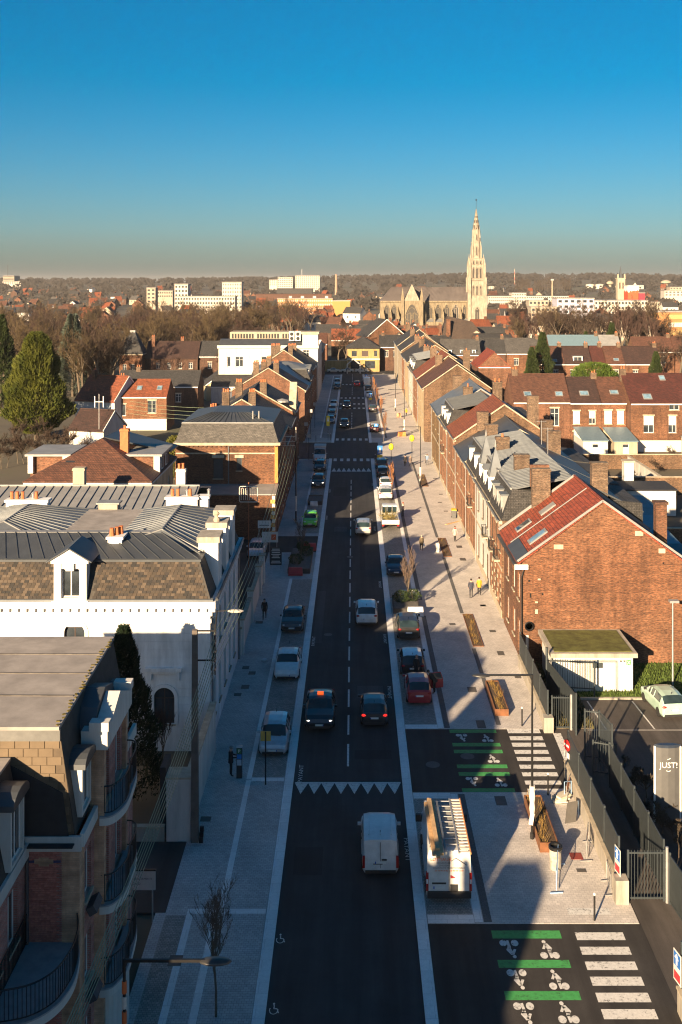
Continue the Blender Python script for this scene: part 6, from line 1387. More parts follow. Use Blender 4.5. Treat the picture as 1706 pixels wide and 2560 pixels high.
far_block('tower_block', 'small white building on the horizon right of the spire', 1223, 1243, 716, 1900, 20, WC_, 2, 3)
bt = thing('bell_tower', 'old stone bell tower with small spire on the right horizon', 'tower', at_px(1554, 1000)); bX = at_px(1554,1000)[0]
MB().box(bX-3.6,bX+3.6,1000,1007,0,31.5).build('shaft', M['stone'], bt); MB().box(bX-4,bX+4,999.6,1007.4,31.5,32.3).build('ledge', M['stone'], bt)
for sx in (-1,1): MB().box(bX+sx*3.2-.6,bX+sx*3.2+.6,999.8,1001,32.3,36).build('pinnacle', M['stone'], bt)
MB().hexa([(bX-1.4,1002,32.3),(bX+1.4,1002,32.3),(bX+1.4,1005,32.3),(bX-1.4,1005,32.3)],[(bX-.1,1003.4,43.5),(bX+.1,1003.4,43.5),(bX+.1,1003.6,43.5),(bX-.1,1003.6,43.5)]).build('spire', M['zinc_dark'], bt)
for i in (-1,1): gwin(bt, bX+i*1.5, 999.9, 22, 1.6, 7, 1, M['stone'])
mur = NT('red_white_mural'); p = mur.pos(); sx = mur.n('ShaderNodeSeparateXYZ'); mur.l(p, sx.inputs[0])
v = mur.math('ADD', mur.math('MULTIPLY', sx.outputs[2], -.09), mur.math('MULTIPLY', mur.noise(p, .35, 3), 1.1))
mm_ = mur.fin(mur.ramp(mur.math('ADD', v, 1.75), [(.42, (.75,.72,.68)), (.5, (.65,.07,.02))]), .7)
far_block('mural_building', 'white building with red splashed end wall beside the bell tower', 1570, 1598, 715, 950, 14, mm_, 0, 0, roof=WC_)
far_block('mural_building', 'small dark red annex right of the splashed wall', 1598, 1613, 733, 948, 10, plain('crimson', (0.3,0.02,0.04), .7), 0, 0)
def tank(label, x0, x1, ytop, ybase, Y, foot=None, cat='tank'):
    X0, X1 = CAMX+(x0-VX)*Y/F, CAMX+(x1-VX)*Y/F; z1 = CAMH-(ytop-VY)*Y/F; z0 = CAMH-(ybase-VY)*Y/F; r = (X1-X0)/2; c = ((X0+X1)/2, Y, 0)
    t_ = thing('water_tower' if foot else 'storage_tank', label, cat, ((X0+X1)/2, Y, terrain_h(c[0], Y)))
    if foot: MB().lathe([(r*.45, foot), (r*.4, z0), (r, z0+(z1-z0)*.4), (r, z1-1), (r*.3, z1+1.5)], c, 16).build('bowl', M['beige'], t_)
    else: MB().lathe([(r, z0), (r, z1), (r*.1, z1+1.2)], c, 16).build('shell', WC_, t_)
tank('round white storage tank on the right horizon, left one', 1465, 1487, 711, 722, 1900); tank('round white storage tank on the right horizon, right one', 1489, 1511, 711, 722, 1900)
tank('water tower with domed head beside the white tanks', 1517, 1534, 704, 713, 1900, 20, 'water tower'); tank('broad mushroom water tower at the far right', 1653, 1678, 702, 711, 1800, 18, 'water tower')
far_block('flats', 'white slab building under the mushroom water tower', 1662, 1720, 727, 1200, 16, WC_, 2, 6); far_block('flats', 'pale upper slab at the far right horizon', 1675, 1720, 718, 1500, 16, BG, 2, 6)
t_ = thing('lattice_mast', 'red and white lattice mast on the right horizon', 'mast', at_px(1287, 2200)); b_ = Vector(at_px(1287, 2200)); zt = CAMH-(672-VY)*2200/F
for k in range(7): MB().bar(b_+Vector((0,0,15+(zt-15)*k/7)), b_+Vector((0,0,15+(zt-15)*(k+1)/7)), 2.2-.2*k).build('mast_section', plain('mast_red', (.3,.1,.08), .8) if k % 2 else M['beige'], t_)
t_ = thing('lamp_mast', 'tall pale concrete mast among the pale town buildings', 'mast', at_px(1381, 720)); b_ = Vector(at_px(1381,720)); MB().tube([b_, b_+Vector((0,0,30))], [.7,.4], 6).build('pole', M['beige'], t_)
MB().box(b_.x-1, b_.x+1, b_.y-.5, b_.y+.5, 29.5, 30.5).build('lamp_head', M['steel'], t_)
of = thing('orange_flats', 'orange brick flats with white balcony panels cut by right edge', 'apartment building', (128, 425, 0))
walls(of, 122, 142, 420, 434, 16.4, plain('orange_flat_wall', (0.34,0.16,0.06), .8)); MB().box(121.6,142.4,419.6,434.4,16.4,16.8).build('roof', M['felt'], of)
for r in range(5): MB().box(126.2,142,419.7,420,1.2+r*3.1,3.0+r*3.1).build('balcony_panel', WC_ if r % 2 else plain('yellow_panel', (.42,.26,.1), .7), of)
# scattered town roofs: three prototypes, copied
def proto(k, wm, rm, dk=False):
    t_ = thing('distant_house', 'x', 'house'); w, d, h, zr = ((9,8,5.2,8.8),(12,8,5.8,9.2),(7,9,6.2,10))[k % 3]
    walls(t_, -w/2, w/2, -d/2, d/2, h, wm, {'S': row(-w/2+.5, w/2-.5, 2, 2.6, 1.2, 1.6, 'two')}, 'x', zr); gable_roof(t_, 'x', -w/2, w/2, -d/2, d/2, h, zr, rm, .3); chimney(t_, w/2-1, 0, h+1, zr+1.2, .9, .8, 0, M['brick'])
    return t_
specs = [(M['brick_or'], M['tile_br'], 'brown tiled brick house in the distant town'), (M['white_wall'], M['slate'], 'white walled slate roofed house in the distant town'), (M['brick'], M['tile_or'], 'orange roofed brick house in the distant town'), (M['beige'], M['slate_gr'], 'pale house with grey roof in the distant town'), (M['brick_dk'], M['slate'], 'dark brick house with slate roof in the distant town')]
protos = [proto(i, a, b) for i, (a, b, c) in enumerate(specs)]; used = [False]*5
random.seed(5)
spots = []
for i in range(340):
    Y = random.choice((random.uniform(420, 700), random.uniform(600, 1100), random.uniform(1000, 1900))); px = random.uniform(-20, 1730)
    if i > 250: px = random.uniform(860, 1330); Y = random.uniform(355, 560)
    if i > 250 and (px < 980 and Y < 400 or 1090 < px < 1225 and Y < 430): continue
    if px < 640 and Y < 640: Y = random.uniform(760, 1900)
    if 640 <= px < 760 and Y < 560: continue
    if 900 < px < 1240 and 480 < Y < 620: continue
    if 1290 < px < 1680 and Y < 480: continue
    spots.append((Y, px))
for Y, px in spots:
    j = random.randrange(5); o = protos[j] if not used[j] else copy_tree(protos[j]); used[j] = True
    X, _, _ = at_px(px, Y); o.location = (X, Y, terrain_h(X, Y)); o.rotation_euler = (0, 0, random.choice((0, 0, 1.57, .4, -.5)))
    k = random.uniform(.9, 1.25); o.scale = (k, k, k); tag(o, specs[j][2], 'house', 'roofs of the distant town')
# far woods along the rise: one mass of crowns
fw = MB(); rnd = random.Random(9)
def crown(mb, c, r, h, n=26):
    for i in range(n):
        a = rnd.uniform(0, 6.28); t = rnd.random(); q = r*math.sqrt(max(.05, 1-(2*t-1)**2))*rnd.uniform(.5, 1)
        p = Vector((c[0]+q*math.cos(a), c[1]+q*math.sin(a)*.6, c[2]+h*t)); s = r*rnd.uniform(.18, .42)
        mb.poly([p+Vector((-s,0,-s*.6)), p+Vector((s,rnd.uniform(-s,s),-s*.3)), p+Vector((rnd.uniform(-s,s)*.5,0,s))])
for i in range(1500):
    px = rnd.uniform(-60, 1770); Y = rnd.choice((rnd.uniform(1900, 3400), rnd.uniform(2600, 3400), rnd.uniform(1000, 1900))); X = CAMX+(px-VX)*Y/F
    crown(fw, (X, Y, terrain_h(X, Y)), rnd.uniform(6, 12)*(1.0 if Y > 1900 else .7), rnd.uniform(9, 16)*(1.0 if Y > 1900 else .7))
o = fw.build('distant_woods', plain('far_wood', (0.028,0.024,0.021), .95, var=.5, scale=.01), None, False); tag(o, 'bare brown woods along the hazy horizon', 'woods', kind='stuff')
fp = leafy_meshes(51, 22, lambda t: 1.8*(1-(2*t-1)**2)**.5+.2, 500, 1.3, plain('poplar', (0.07,0.05,0.035), .95, var=.3), trunk_r=.3)
for i in range(26): 
    px = (1290 + i*3.6) if i < 11 else (1338 + (i-11)*6.2); Y = 1750; X, _, _ = at_px(px, Y); tree('poplar', 'slim bare poplar in the row on the right horizon', fp, (X, Y, terrain_h(X, Y)), random.uniform(.75, 1.1), 0, 'poplars on the right horizon')
# ------------------------------------------------------------------ vehicles: lofted bodies, front at +y
CAR = {  # (y/L, top/H, cabin)
 'hatch': [(-.5,.46,0),(-.49,.62,0),(-.465,.69,0),(-.37,.96,1),(-.2,1.0,1),(.0,.99,1),(.11,.94,1),(.27,.66,0),(.40,.6,0),(.475,.52,0),(.5,.4,0)],
 'sedan': [(-.5,.44,0),(-.49,.62,0),(-.36,.72,0),(-.2,.95,1),(-.08,1.0,1),(.04,.99,1),(.11,.95,1),(.25,.70,0),(.40,.63,0),(.475,.55,0),(.5,.4,0)],
 'suv':   [(-.5,.42,0),(-.49,.6,0),(-.475,.66,0),(-.41,.95,1),(-.2,1.0,1),(.0,.99,1),(.1,.95,1),(.24,.67,0),(.41,.62,0),(.48,.53,0),(.5,.38,0)],
 'van':   [(-.5,.4,0),(-.495,.5,0),(-.49,.56,0),(-.465,.96,1),(-.2,1.0,1),(.08,.99,1),(.16,.94,1),(.32,.62,0),(.42,.56,0),(.48,.48,0),(.5,.36,0)],
}
def vehicle(label, x, y, rz=0.0, kind='hatch', L=4.0, W=1.76, H=1.5, col=(.5,.5,.5), metal=.2, roofcol=None, name='car', lit=False, taxi=False, brake=False, cat='car', z=0.0, panel=None, group=None, trim=None):
    t_ = thing(name, label, cat, (x, y, z), rz, group)
    pm = paint('car_paint_%.2f_%.2f_%.2f' % col, col, metal); st = CAR[kind]; n = len(st)
    rings = []
    belt = .66*H if kind != 'van' else .56*H
    for i, (f, tz, cab) in enumerate(st):
        yy = f*L; zt = tz*H; e = abs(f); zb = .2 + (.1 if e > .47 else 0)
        w = W/2*(1 if e < .4 else .985 if e < .46 else .93 if e < .485 else .84)
        if cab: zs, wr, w3 = belt, W/2*(.78 if kind != 'van' else .86), w*.965
        else: zs, wr, w3 = zt-.05, w*.84, w*.94
        half = [(w*.9, zb), (w, zb+.16), (w, max(zb+.17, zs-.14)), (w3, zs), (wr, zt-(.07 if cab else .015)), (wr*.62, zt)]
        rings.append([(a, yy, b) for a, b in half] + [(-a, yy, b) for a, b in half[::-1]])
    N = 12; parts = {}
    def pm_(nm): return parts.setdefault(nm, MB())
    for i in range(n-1):
        c0, c1 = st[i][2], st[i+1][2]
        for k in range(N):
            k2 = (k+1) % N; q = [rings[i][k], rings[i][k2], rings[i+1][k2], rings[i+1][k]]; nm = 'body'
            if (c0 and c1) and k in (3,): nm = 'side_window_right'
            elif (c0 and c1) and k in (7,): nm = 'side_window_left'
            elif c0 != c1 and k in (4,5,6): nm = 'rear_window' if c1 else 'windscreen'
            elif c0 and c1 and k in (4,5,6) and roofcol: nm = 'roof'
            if panel and nm.startswith(('side', 'rear')) and st[i][0] < .05: nm = 'body'
            pm_(nm).poly(q[::-1])
    b = pm_('body'); b.poly(rings[0]); b.poly(rings[-1][::-1])
    for nm, mb in parts.items():
        m = pm if nm == 'body' else M['carglass']
        if nm == 'roof': m = paint('car_paint_%.2f_%.2f_%.2f' % roofcol, roofcol, .1)
        o = mb.build('side_window' if nm.startswith('side') else nm, m, t_, False, smooth=(nm in ('roof',)))
        if nm.startswith('side'):                 # door pillars over the side glass
            s_ = 1 if nm.endswith('right') else -1
            for f in (-.12, .02): MB().bar((s_*W/2*.975, f*L, belt), (s_*W/2*.80, f*L-.02, H*.93), .05, .07).build('pillar', pm if not panel else M['black'], o, False)
    r = .31 if H < 1.8 else .34
    for sx in (-1, 1):
        for f in (-.31, .31):
            ax = sx*(W/2-.1)
            w_ = MB().lathe([(r*.62,-.1),(r*.97,-.1),(r,-.06),(r,.06),(r*.97,.1),(r*.62,.1)], (0,0,0), 16).mesh('wheel', M['tyre'])
            o = bpy.data.objects.new('wheel', w_); COL.objects.link(o); o.parent = t_
            o.matrix_local = Matrix.Translation((ax+sx*.02, f*L, r)) @ Matrix.Rotation(R(90), 4, 'Y')
            MB().lathe([(r*.6,-.08),(r*.64,.0),(r*.6,.108),(.06,.09)], (0,0,0), 12).build('rim', M['rim'], o, False)
    he = emit('headlight_lit', (1.0,.9,.75), 1.6) if lit else plain('headlight_glass', (.55,.56,.58), .15, var=.1)
    te = emit('brake_light_lit', (1.0,.03,.02), .35) if brake else plain('tail_light_red', (.3,.012,.012), .25, var=.2)
    zf, zr_ = .47*H if H < 1.8 else .36*H, (.56*H if H < 1.8 else .45*H)
    for sx in (-1, 1):
        MB().ball((sx*W*.36, L*.465, zf), .16, 8, 5, (1.15,.75,.5)).build('headlight', he, t_, False, True)
        if kind == 'van': MB().box(sx*W*.44-.06, sx*W*.44+.06, -L*.503, -L*.48, .5, 1.05).build('tail_light', te, t_, False)
        else: MB().ball((sx*W*.385, -L*.478, zr_), .15, 8, 5, (1.1,.6,.62)).build('tail_light', te, t_, False, True)
        MB().box(sx*W*.5, sx*(W*.5+.17), L*.17, L*.17+.09, belt+.02, belt+.16).build('mirror', M['dark_plastic'] if trim else pm, t_, False)
    MB().box(-W*.36, W*.36, L*.485, L*.503, .26, .4).build('grille', M['dark_plastic'], t_, False)
    MB().box(-W*.40, W*.40, -L*.505, -L*.48, .24, .4).build('bumper', M['dark_plastic'] if (trim or kind in ('suv','van')) else pm, t_, False)
    for s_, yy, zz in ((1, L*.505, .42), (-1, -L*.506, .62 if H < 1.8 else .72)):
        o = MB().box(-.26, .26, yy-.012, yy+.012, zz, zz+.11).build('number_plate', plain('plate_white', (.6,.6,.57), .5, var=.05), t_, False)
        MB().box(-.26, -.21, yy-.016, yy+.016, zz+.003, zz+.107).build('plate_band', plain('plate_blue', (.02,.07,.35), .5), o, False)
    MB().bar((0, -L*.33, H*.97), (0, -L*.36, H*1.08), .025).build('aerial', M['black'], t_, False)
    if panel and H > 1.6:
        MB().box(-.008, .008, -L*.506, -L*.47, .5, H*.9).build('door_gap', M['black'], t_, False)
        MB().box(.06, .3, -L*.508, -L*.49, H*.47, H*.5).build('door_handle', M['dark_plastic'], t_, False)
        MB().box(-.35, .1, -L*.508, -L*.49, H*.37, H*.385).build('plate_recess', M['dark_plastic'], t_, False)
        for sx in (-.55, 0, .55): MB().box(sx-.02, sx+.02, -L*.38, L*.05, H*.985, H*1.003).build('roof_rib', pm, t_, False)
    else:
        MB().box(-W*.3, W*.3, L*.30, L*.302, .615*H, .63*H).build('bonnet_edge', M['black'], t_, False)
        MB().bar((-W*.25, L*.285, H*.665), (W*.08, L*.275, H*.675), .02).build('wiper', M['black'], t_, False)
    if taxi: MB().box(-.2,.2,-.12,.06,H-.01,H+.15).build('taxi_sign', emit('taxi_light', (1.0,.12,.02), .35), t_, False)
    return t_
def gR3(x, y): return g_('R3', x, y)
def car_at(r, x, y, label, rz=0.0, z=0.0, near=0.0, **kw):
    """(x,y): pixel of the near bumper's lower edge, about 0.25 m above ground"""
    c = g_(r, x, y, .22); L = kw.get('L', 4.0)
    return vehicle(label, c.x, c.y + L/2 + near, rz, z=z, **kw)
BZ = PZ + .006
car_at('R3', 650, 1105, 'dark taxi saloon with lit headlights and orange roof sign driving towards us', math.pi, kind='sedan', L=4.9, W=1.88, H=1.48, col=(.012,.014,.02), metal=.4, lit=True, taxi=True)
car_at('R3', 1010, 1080, 'small dark hatchback with red tail lights driving away in the right lane', 0, kind='hatch', L=3.85, W=1.72, H=1.48, col=(.03,.03,.033), brake=True)
car_at('R3', 1050, 2050, 'white panel van driving away nearest to us in the right lane', 0, kind='van', L=4.3, W=1.83, H=1.84, col=(.58,.58,.57), metal=0, panel=True, name='van', cat='van')
car_at('R3', 960, 422, 'white people carrier driving away in the right lane', 0, kind='suv', L=4.5, W=1.82, H=1.62, col=(.6,.6,.6), metal=0)
car_at('R3', 1235, 518, 'dark brown estate with silver roof rails parked right of the road', 0, BZ, kind='suv', L=4.4, W=1.8, H=1.6, col=(.03,.027,.024))
car_at('R3', 1262, 757, 'black hatchback with white roof parked behind the red car', 0, BZ, kind='hatch', L=3.95, W=1.74, H=1.5, col=(.015,.014,.018), roofcol=(.6,.62,.65))
car_at('R3', 345, 1280, 'silver hatchback parked left next to the yellow sign', math.pi, BZ, kind='hatch', L=4.0, W=1.74, H=1.48, col=(.42,.43,.45), metal=.5)
car_at('R3', 433, 784, 'white saloon parked on the left between silver and black cars', math.pi, BZ, kind='sedan', L=4.66, W=1.8, H=1.46, col=(.62,.62,.61), metal=0)
car_at('R3', 470, 472, 'black saloon parked left near the walking pedestrian', math.pi, BZ, kind='sedan', L=4.6, W=1.79, H=1.47, col=(.02,.02,.022))
car_at('R3', 1155, 102, 'dark blue saloon parked facing us right of the road', math.pi, BZ, kind='sedan', L=4.7, W=1.85, H=1.44, col=(.012,.022,.045), metal=.4)
rc = car_at('R3', 1305, 940, 'red hatchback parked with its right front door open', 0, BZ, kind='hatch', L=3.9, W=1.7, H=1.5, col=(.32,.012,.02), metal=.1)
dr = MB().add([(0,0,.3),(.95,.18,.32),(.95,.18,.9),(.0,0,.9),(.02,.03,.3),(.96,.21,.32),(.96,.21,.9),(.02,.03,.9)], [(0,1,2,3),(7,6,5,4),(0,4,5,1),(1,5,6,2),(3,7,4,0)])
dr.bar((.93,.19,.9),(.75,.16,1.38),.05).bar((.75,.16,1.38),(.05,.0,1.36),.05).bar((.03,.0,.9),(.05,.0,1.36),.05)
d_ = dr.build('open_door', paint('car_paint_%.2f_%.2f_%.2f' % (.32,.012,.02), (.32,.012,.02), .1), rc, False); d_.location = (.84, .35, 0)
MB().poly([(.05,.015,.92),(.92,.2,.92),(.74,.17,1.35),(.06,.015,1.34)]).build('door_window', M['carglass'], d_, False)
car_at('R6', 880, 1300, 'pale silver estate driving away where the sunlight crosses the road', 0, kind='suv', L=4.6, W=1.82, H=1.55, col=(.42,.41,.4), metal=.3)
car_at('R6', 500, 1246, 'bright lime green hatchback parked on the left', math.pi, BZ, kind='hatch', L=3.7, W=1.66, H=1.5, col=(.12,.5,.03), metal=0)
car_at('R6', 1040, 1052, 'white compact SUV parked behind the flatbed truck', 0, BZ, kind='suv', L=4.4, W=1.82, H=1.6, col=(.6,.59,.57), metal=0)
car_at('R6', 1042, 975, 'white hatchback parked just beyond the white compact SUV', 0, BZ, kind='hatch', L=4.0, W=1.75, H=1.5, col=(.6,.59,.58), metal=0)
car_at('S6', 966, 1112, 'dark grey car with pale roof parked right before the crossing', 0, BZ, kind='hatch', L=4.0, W=1.75, H=1.5, col=(.03,.03,.034), roofcol=(.4,.42,.45), near=.6)
car_at('S6', 960, 1058, 'black car parked right, nearest to the far crossing', 0, BZ, kind='suv', L=4.2, W=1.78, H=1.55, col=(.02,.02,.025), near=1.6)
car_at('S6', 455, 1186, 'dark blue crossover with lit headlights parked on the left', math.pi, BZ, kind='suv', L=4.2, W=1.8, H=1.58, col=(.012,.02,.03), lit=True)
car_at('S6', 466, 1066, 'dark car parked on the left in front of the white tipper', math.pi, BZ, kind='hatch', L=4.1, W=1.77, H=1.5, col=(.015,.025,.03), near=.8)
car_at('S6', 662, 715, 'dark estate with lit headlights coming down the left lane', math.pi, kind='suv', L=4.5, W=1.82, H=1.58, col=(.05,.055,.05), lit=True)
car_at('S6', 682, 562, 'dark car with lit headlights further up the left lane', math.pi, kind='suv', L=4.4, W=1.8, H=1.55, col=(.03,.03,.035), lit=True)
car_at('S6', 762, 392, 'red car driving away at the top of the street', 0, kind='hatch', L=4.1, W=1.75, H=1.5, col=(.25,.012,.02), brake=True)
car_at('S6', 900, 750, 'dark red car with white roof parked right after the crossing', 0, BZ, kind='hatch', L=4.1, W=1.76, H=1.5, col=(.05,.01,.015), roofcol=(.6,.58,.55))
car_at('S6', 886, 592, 'dark grey car parked on the right beyond the side street', 0, BZ, kind='hatch', L=4.2, W=1.77, H=1.5, col=(.035,.035,.038))
car_at('S6', 858, 478, 'white car parked right near the blue sign', 0, BZ, kind='hatch', L=4.2, W=1.77, H=1.5, col=(.55,.56,.58))
car_at('S6', 850, 428, 'dark car parked right in front of the white box van', 0, BZ, kind='hatch', L=4.2, W=1.77, H=1.5, col=(.02,.02,.025))
car_at('S6', 840, 388, 'white box van parked at the far right of the street', 0, BZ, kind='van', L=5.2, W=2.0, H=2.3, col=(.6,.6,.58), metal=0, panel=True, name='van', cat='van')
for i, (x, y, lab, c) in enumerate([(552,685,'blue grey car, nearest of the far cars parked left',(.12,.2,.26)), (562,640,'dark car, second of the far cars parked left',(.02,.025,.03)), (568,600,'silver car, third of the far cars parked left',(.3,.32,.34)), (577,560,'white car, fourth of the far cars parked left',(.55,.57,.6)), (608,418,'dark car parked far left behind the small white van',(.02,.02,.02))]):
    car_at('S6', x, y, lab, math.pi, BZ, kind='hatch', L=4.1, W=1.76, H=1.5, col=c, near=i*.2)
car_at('S6', 607, 388, 'small white van parked far up on the left', math.pi, BZ, kind='van', L=4.4, W=1.85, H=1.85, col=(.58,.6,.6), metal=0, panel=True, name='van', cat='van')
for i, (x, lab, c) in enumerate([(580,'white car standing sideways at the street end, left one',(.6,.58,.52)), (685,'white car standing sideways at the street end, middle one',(.6,.58,.52)), (800,'white car standing sideways at the street end, right one',(.58,.56,.5))]):
    p = g_('S6', x, 288); vehicle(lab, p.x, p.y+1, R(90 if i % 2 else -90), 'sedan', 4.4, 1.78, 1.46, c, 0)
vehicle('mint green hatchback parked in the sunny lot by the white kiosk', 21.0, 70.2, R(6), 'hatch', 4.0, 1.75, 1.52, (.34,.48,.40), 0, z=PZ-.02, trim=True)
vehicle('black car parked behind the grey fence under the totem sign', 18.7, 50.5, R(0), 'sedan', 4.5, 1.8, 1.46, (.012,.012,.014), .3, z=PZ-.02)
vehicle('pale blue white hatchback parked in the courtyard behind the sign board', -9.7, 109.6, math.pi, 'hatch', 4.0, 1.75, 1.5, (.42,.5,.55), 0, z=PZ)
# ------------------------------------------------------------------ roofer's van with ladder and timber on the roof
lv = thing('roofers_van', 'white roofing van with ladder and timber on its roof rack', 'van', (4.72, 51.0, BZ), R(-.5))
wm_ = paint('van_white', (.6,.6,.58), 0); L, W, H = 5.9, 2.05, 2.42
prof = [(-2.95,.45),(-2.98,1.2),(-2.9,2.2),(-2.8,2.38),(-1.0,2.45),(1.2,2.42),(1.45,2.33),(2.15,1.35),(2.85,1.05),(2.95,.7),(2.9,.4)]
mb = MB(); ins = [0,0,.05,.14,.16,.16,.14,.04,.04,.08,.1]
rg = [[(s_*(W/2-ins[i]), y, z) for s_ in (1,-1)] for i, (y, z) in enumerate(prof)]
for i in range(len(prof)-1):
    if i != 6: mb.poly([rg[i][0], rg[i+1][0], rg[i+1][1], rg[i][1]])
bt_ = [(W/2, -2.9, .3), (W/2, 2.85, .3)]
for s_ in (1,-1):
    side = [(s_*W/2*.97,-2.9,.3)] + [(s_*(W/2-ins[i]), y, z) for i, (y, z) in enumerate(prof)] + [(s_*W/2*.97,2.85,.3)]
    mb.poly(side if s_ < 0 else side[::-1])
mb.poly([(W/2*.97,-2.9,.3),(W/2*.97,2.85,.3),(-W/2*.97,2.85,.3),(-W/2*.97,-2.9,.3)][::-1]); mb.poly([(W/2*.97,-2.9,.3),rg[0][0],rg[0][1],(-W/2*.97,-2.9,.3)])
mb.build('body', wm_, lv, False)
MB().poly([rg[6][0], rg[7][0], rg[7][1], rg[6][1]]).build('windscreen', M['carglass'], lv, False)
for s_ in (1,-1):
    MB().poly([(s_*1.04,1.35,1.35),(s_*1.04,2.1,1.35),(s_*.97,1.5,2.1),(s_*.97,1.2,2.1)][::s_]).build('side_window', M['carglass'], lv, False)
    MB().box(s_*1.03,s_*1.28,1.75,1.9,1.35,1.7).build('mirror', M['dark_plastic'], lv, False)
    o = MB().box(s_*.99-.07,s_*.99+.05,-2.99,-2.85,.62,1.45).build('tail_light', plain('tail_light_red', (.3,.012,.012), .25), lv, False)
    MB().box(s_*.99-.05,s_*.99+.03,-3.0,-2.98,.95,1.15).build('reversing_light', plain('clear_lens', (.6,.6,.6), .2), o, False)
    for y in (-1.9, 1.75):
        o = bpy.data.objects.new('wheel', MB().lathe([(.2,-.11),(.33,-.11),(.35,-.06),(.35,.06),(.33,.11),(.2,.11)], (0,0,0), 16).mesh('wheel', M['tyre'])); COL.objects.link(o); o.parent = lv
        o.matrix_local = Matrix.Translation((s_*.93, y, .34)) @ Matrix.Rotation(R(90), 4, 'Y'); MB().lathe([(.2,-.1),(.2,.118),(.05,.1)], (0,0,0), 12).build('rim', M['rim'], o, False)
    MB().ball((s_*.8,2.86,.95), .2, 8, 5, (1,.5,.8)).build('headlight', MATS['headlight_glass'], lv, False)
MB().box(-1.0,1.0,-3.06,-2.86,.32,.6).build('bumper', M['dark_plastic'], lv, False)
MB().box(-.012,.012,-3.0,-2.94,.62,2.15).build('door_gap', M['black'], lv, False)
o = MB().box(-.72,-.2,-3.005,-2.98,.72,.84).build('number_plate', MATS['plate_white'], lv, False); MB().box(-.72,-.67,-3.01,-2.98,.723,.837).build('plate_band', MATS['plate_blue'], o, False)
MB().box(-.78,-.14,-3.0,-2.97,.93,1.0).build('handle_recess', M['dark_plastic'], lv, False)
MB().box(.05,.4,-3.0,-2.975,.62,.92).build('dark_patch', M['dark_plastic'], lv, False)
MB().slab([(.06,-3.0,1.36),(.28,-3.0,1.24),(.28,-3.0,1.22),(.06,-3.0,1.2)][::-1], .006).build('red_emblem', plain('emblem_red', (.3,.02,.03), .5), lv, False)
def van_text(s, x, z, size, m, y=-2.985, tilt=4.5):
    o = bpy.data.objects.new('lettering', text_mesh(s, size, m)); COL.objects.link(o); o.parent = lv
    o.matrix_local = Matrix.Translation((x, y, z)) @ Matrix.Rotation(R(90-tilt), 4, 'X')
orl, gyl = plain('orange_lettering', (.75,.16,.02), .6, var=.05), plain('grey_lettering', (.12,.12,.13), .6, var=.05)
van_text('LOTTIAUX', -.38, 2.03, .2, orl, -2.962); van_text('COUVERTURE', -.28, 1.88, .105, gyl, -2.975); van_text('ZINGUERIE', -.22, 1.77, .1, gyl, -2.98); van_text('CHARPENTE TRADITIONNELLE', .0, 1.66, .105, gyl, -2.985); van_text('06 98 98 28 82 - 06 80 88 16 08', .0, 1.54, .1, orl, -2.99)
MB().bar((.1,-2.985,1.98),(.3,-2.965,2.1),.02).bar((.3,-2.965,2.1),(.8,-2.985,1.8),.02).build('roof_logo', gyl, lv, False)
rk = MB()
for s_ in (-.88,.88): rk.tube([(s_,-2.75,2.6),(s_,1.3,2.6)], .03, 5)
for i in range(9): rk.tube([(-.88,-2.7+i*.5,2.6),(.88,-2.7+i*.5,2.6)], .025, 5)
for s_ in (-.88,.88):
    for yy in (-2.6,-.7,1.2): rk.tube([(s_,yy,2.4),(s_,yy,2.6)], .025, 5)
rk.build('roof_rack', M['steel'], lv, False)
MB().box(-.12,.5,-2.4,1.15,2.48,2.5).build('roof_walkway', plain('grey_mesh', (.3,.3,.28), .7), lv, False)
ld = thing('ladder', 'long aluminium ladder with orange rails on the roof of the roofing van', 'ladder', (5.35, 49.8, 2.75))
for i, x in enumerate((5.08, 5.6)): MB().bar((x,47.3,2.78),(x,52.3,2.78),.05,.1).build('rail', plain('orange_rail', (.55,.25,.1), .6) if i else M['steel'], ld)
for i in range(18): MB().bar((5.1,47.45+i*.28,2.78),(5.58,47.45+i*.28,2.78),.1,.05).build('rung', plain('pale_rung', (.62,.55,.45), .5, .2), ld)
for i, (x, y0, y1, w, z) in enumerate(((3.95,47.3,52.0,.16,2.72),(4.13,47.1,52.4,.17,2.74),(4.31,47.35,52.2,.16,2.72),(4.13,47.5,52.1,.2,2.86))):
    solo('timber_plank', MB().bar((x,y0,z),(x-.06,y1,z),w,.1), M['wood'], ['pale timber plank on the van roof, outermost on the left', 'pale timber plank on the van roof, middle of the bottom layer', 'pale timber plank on the van roof, innermost of the bottom layer', 'pale timber plank lying on top of the pile on the van roof'][i], 'plank')
solo('metal_section', MB().bar((4.5,47.4,2.74),(4.44,52.1,2.74),.09,.12), M['zinc'], 'long grey metal section beside the planks on the van roof', 'metal bar')
# ------------------------------------------------------------------ flatbed truck with branches, white tipper
c = g_('R6', 1075, 1258, .3); fb = thing('flatbed_truck', 'white dropside truck loaded with cut branches parked on the right', 'truck', (c.x, c.y+2.8, BZ))
MB().box(-.95,.95,-2.75,.7,.75,.85).build('load_bed', M['steel'], fb, False)
MB().box(-1.0,1.0,-2.8,-2.74,.7,1.2).build('tailboard', wm_, fb, False)
for s_ in (-1,1): MB().box(s_*.97-.03,s_*.97+.03,-2.74,.7,.75,1.2).build('side_board', wm_, fb, False)
cb = MB().hexa([(-.98,.8,.4),(.98,.8,.4),(.98,2.75,.4),(-.98,2.75,.4)],[(-.9,.85,2.15),(.9,.85,2.15),(.85,1.7,2.15),(-.85,1.7,2.15)]).build('cab', wm_, fb, False)
MB().box(-.82,.82,.76,.8,1.25,1.95).build('rear_window', M['carglass'], cb, False)
hb_ = MB()
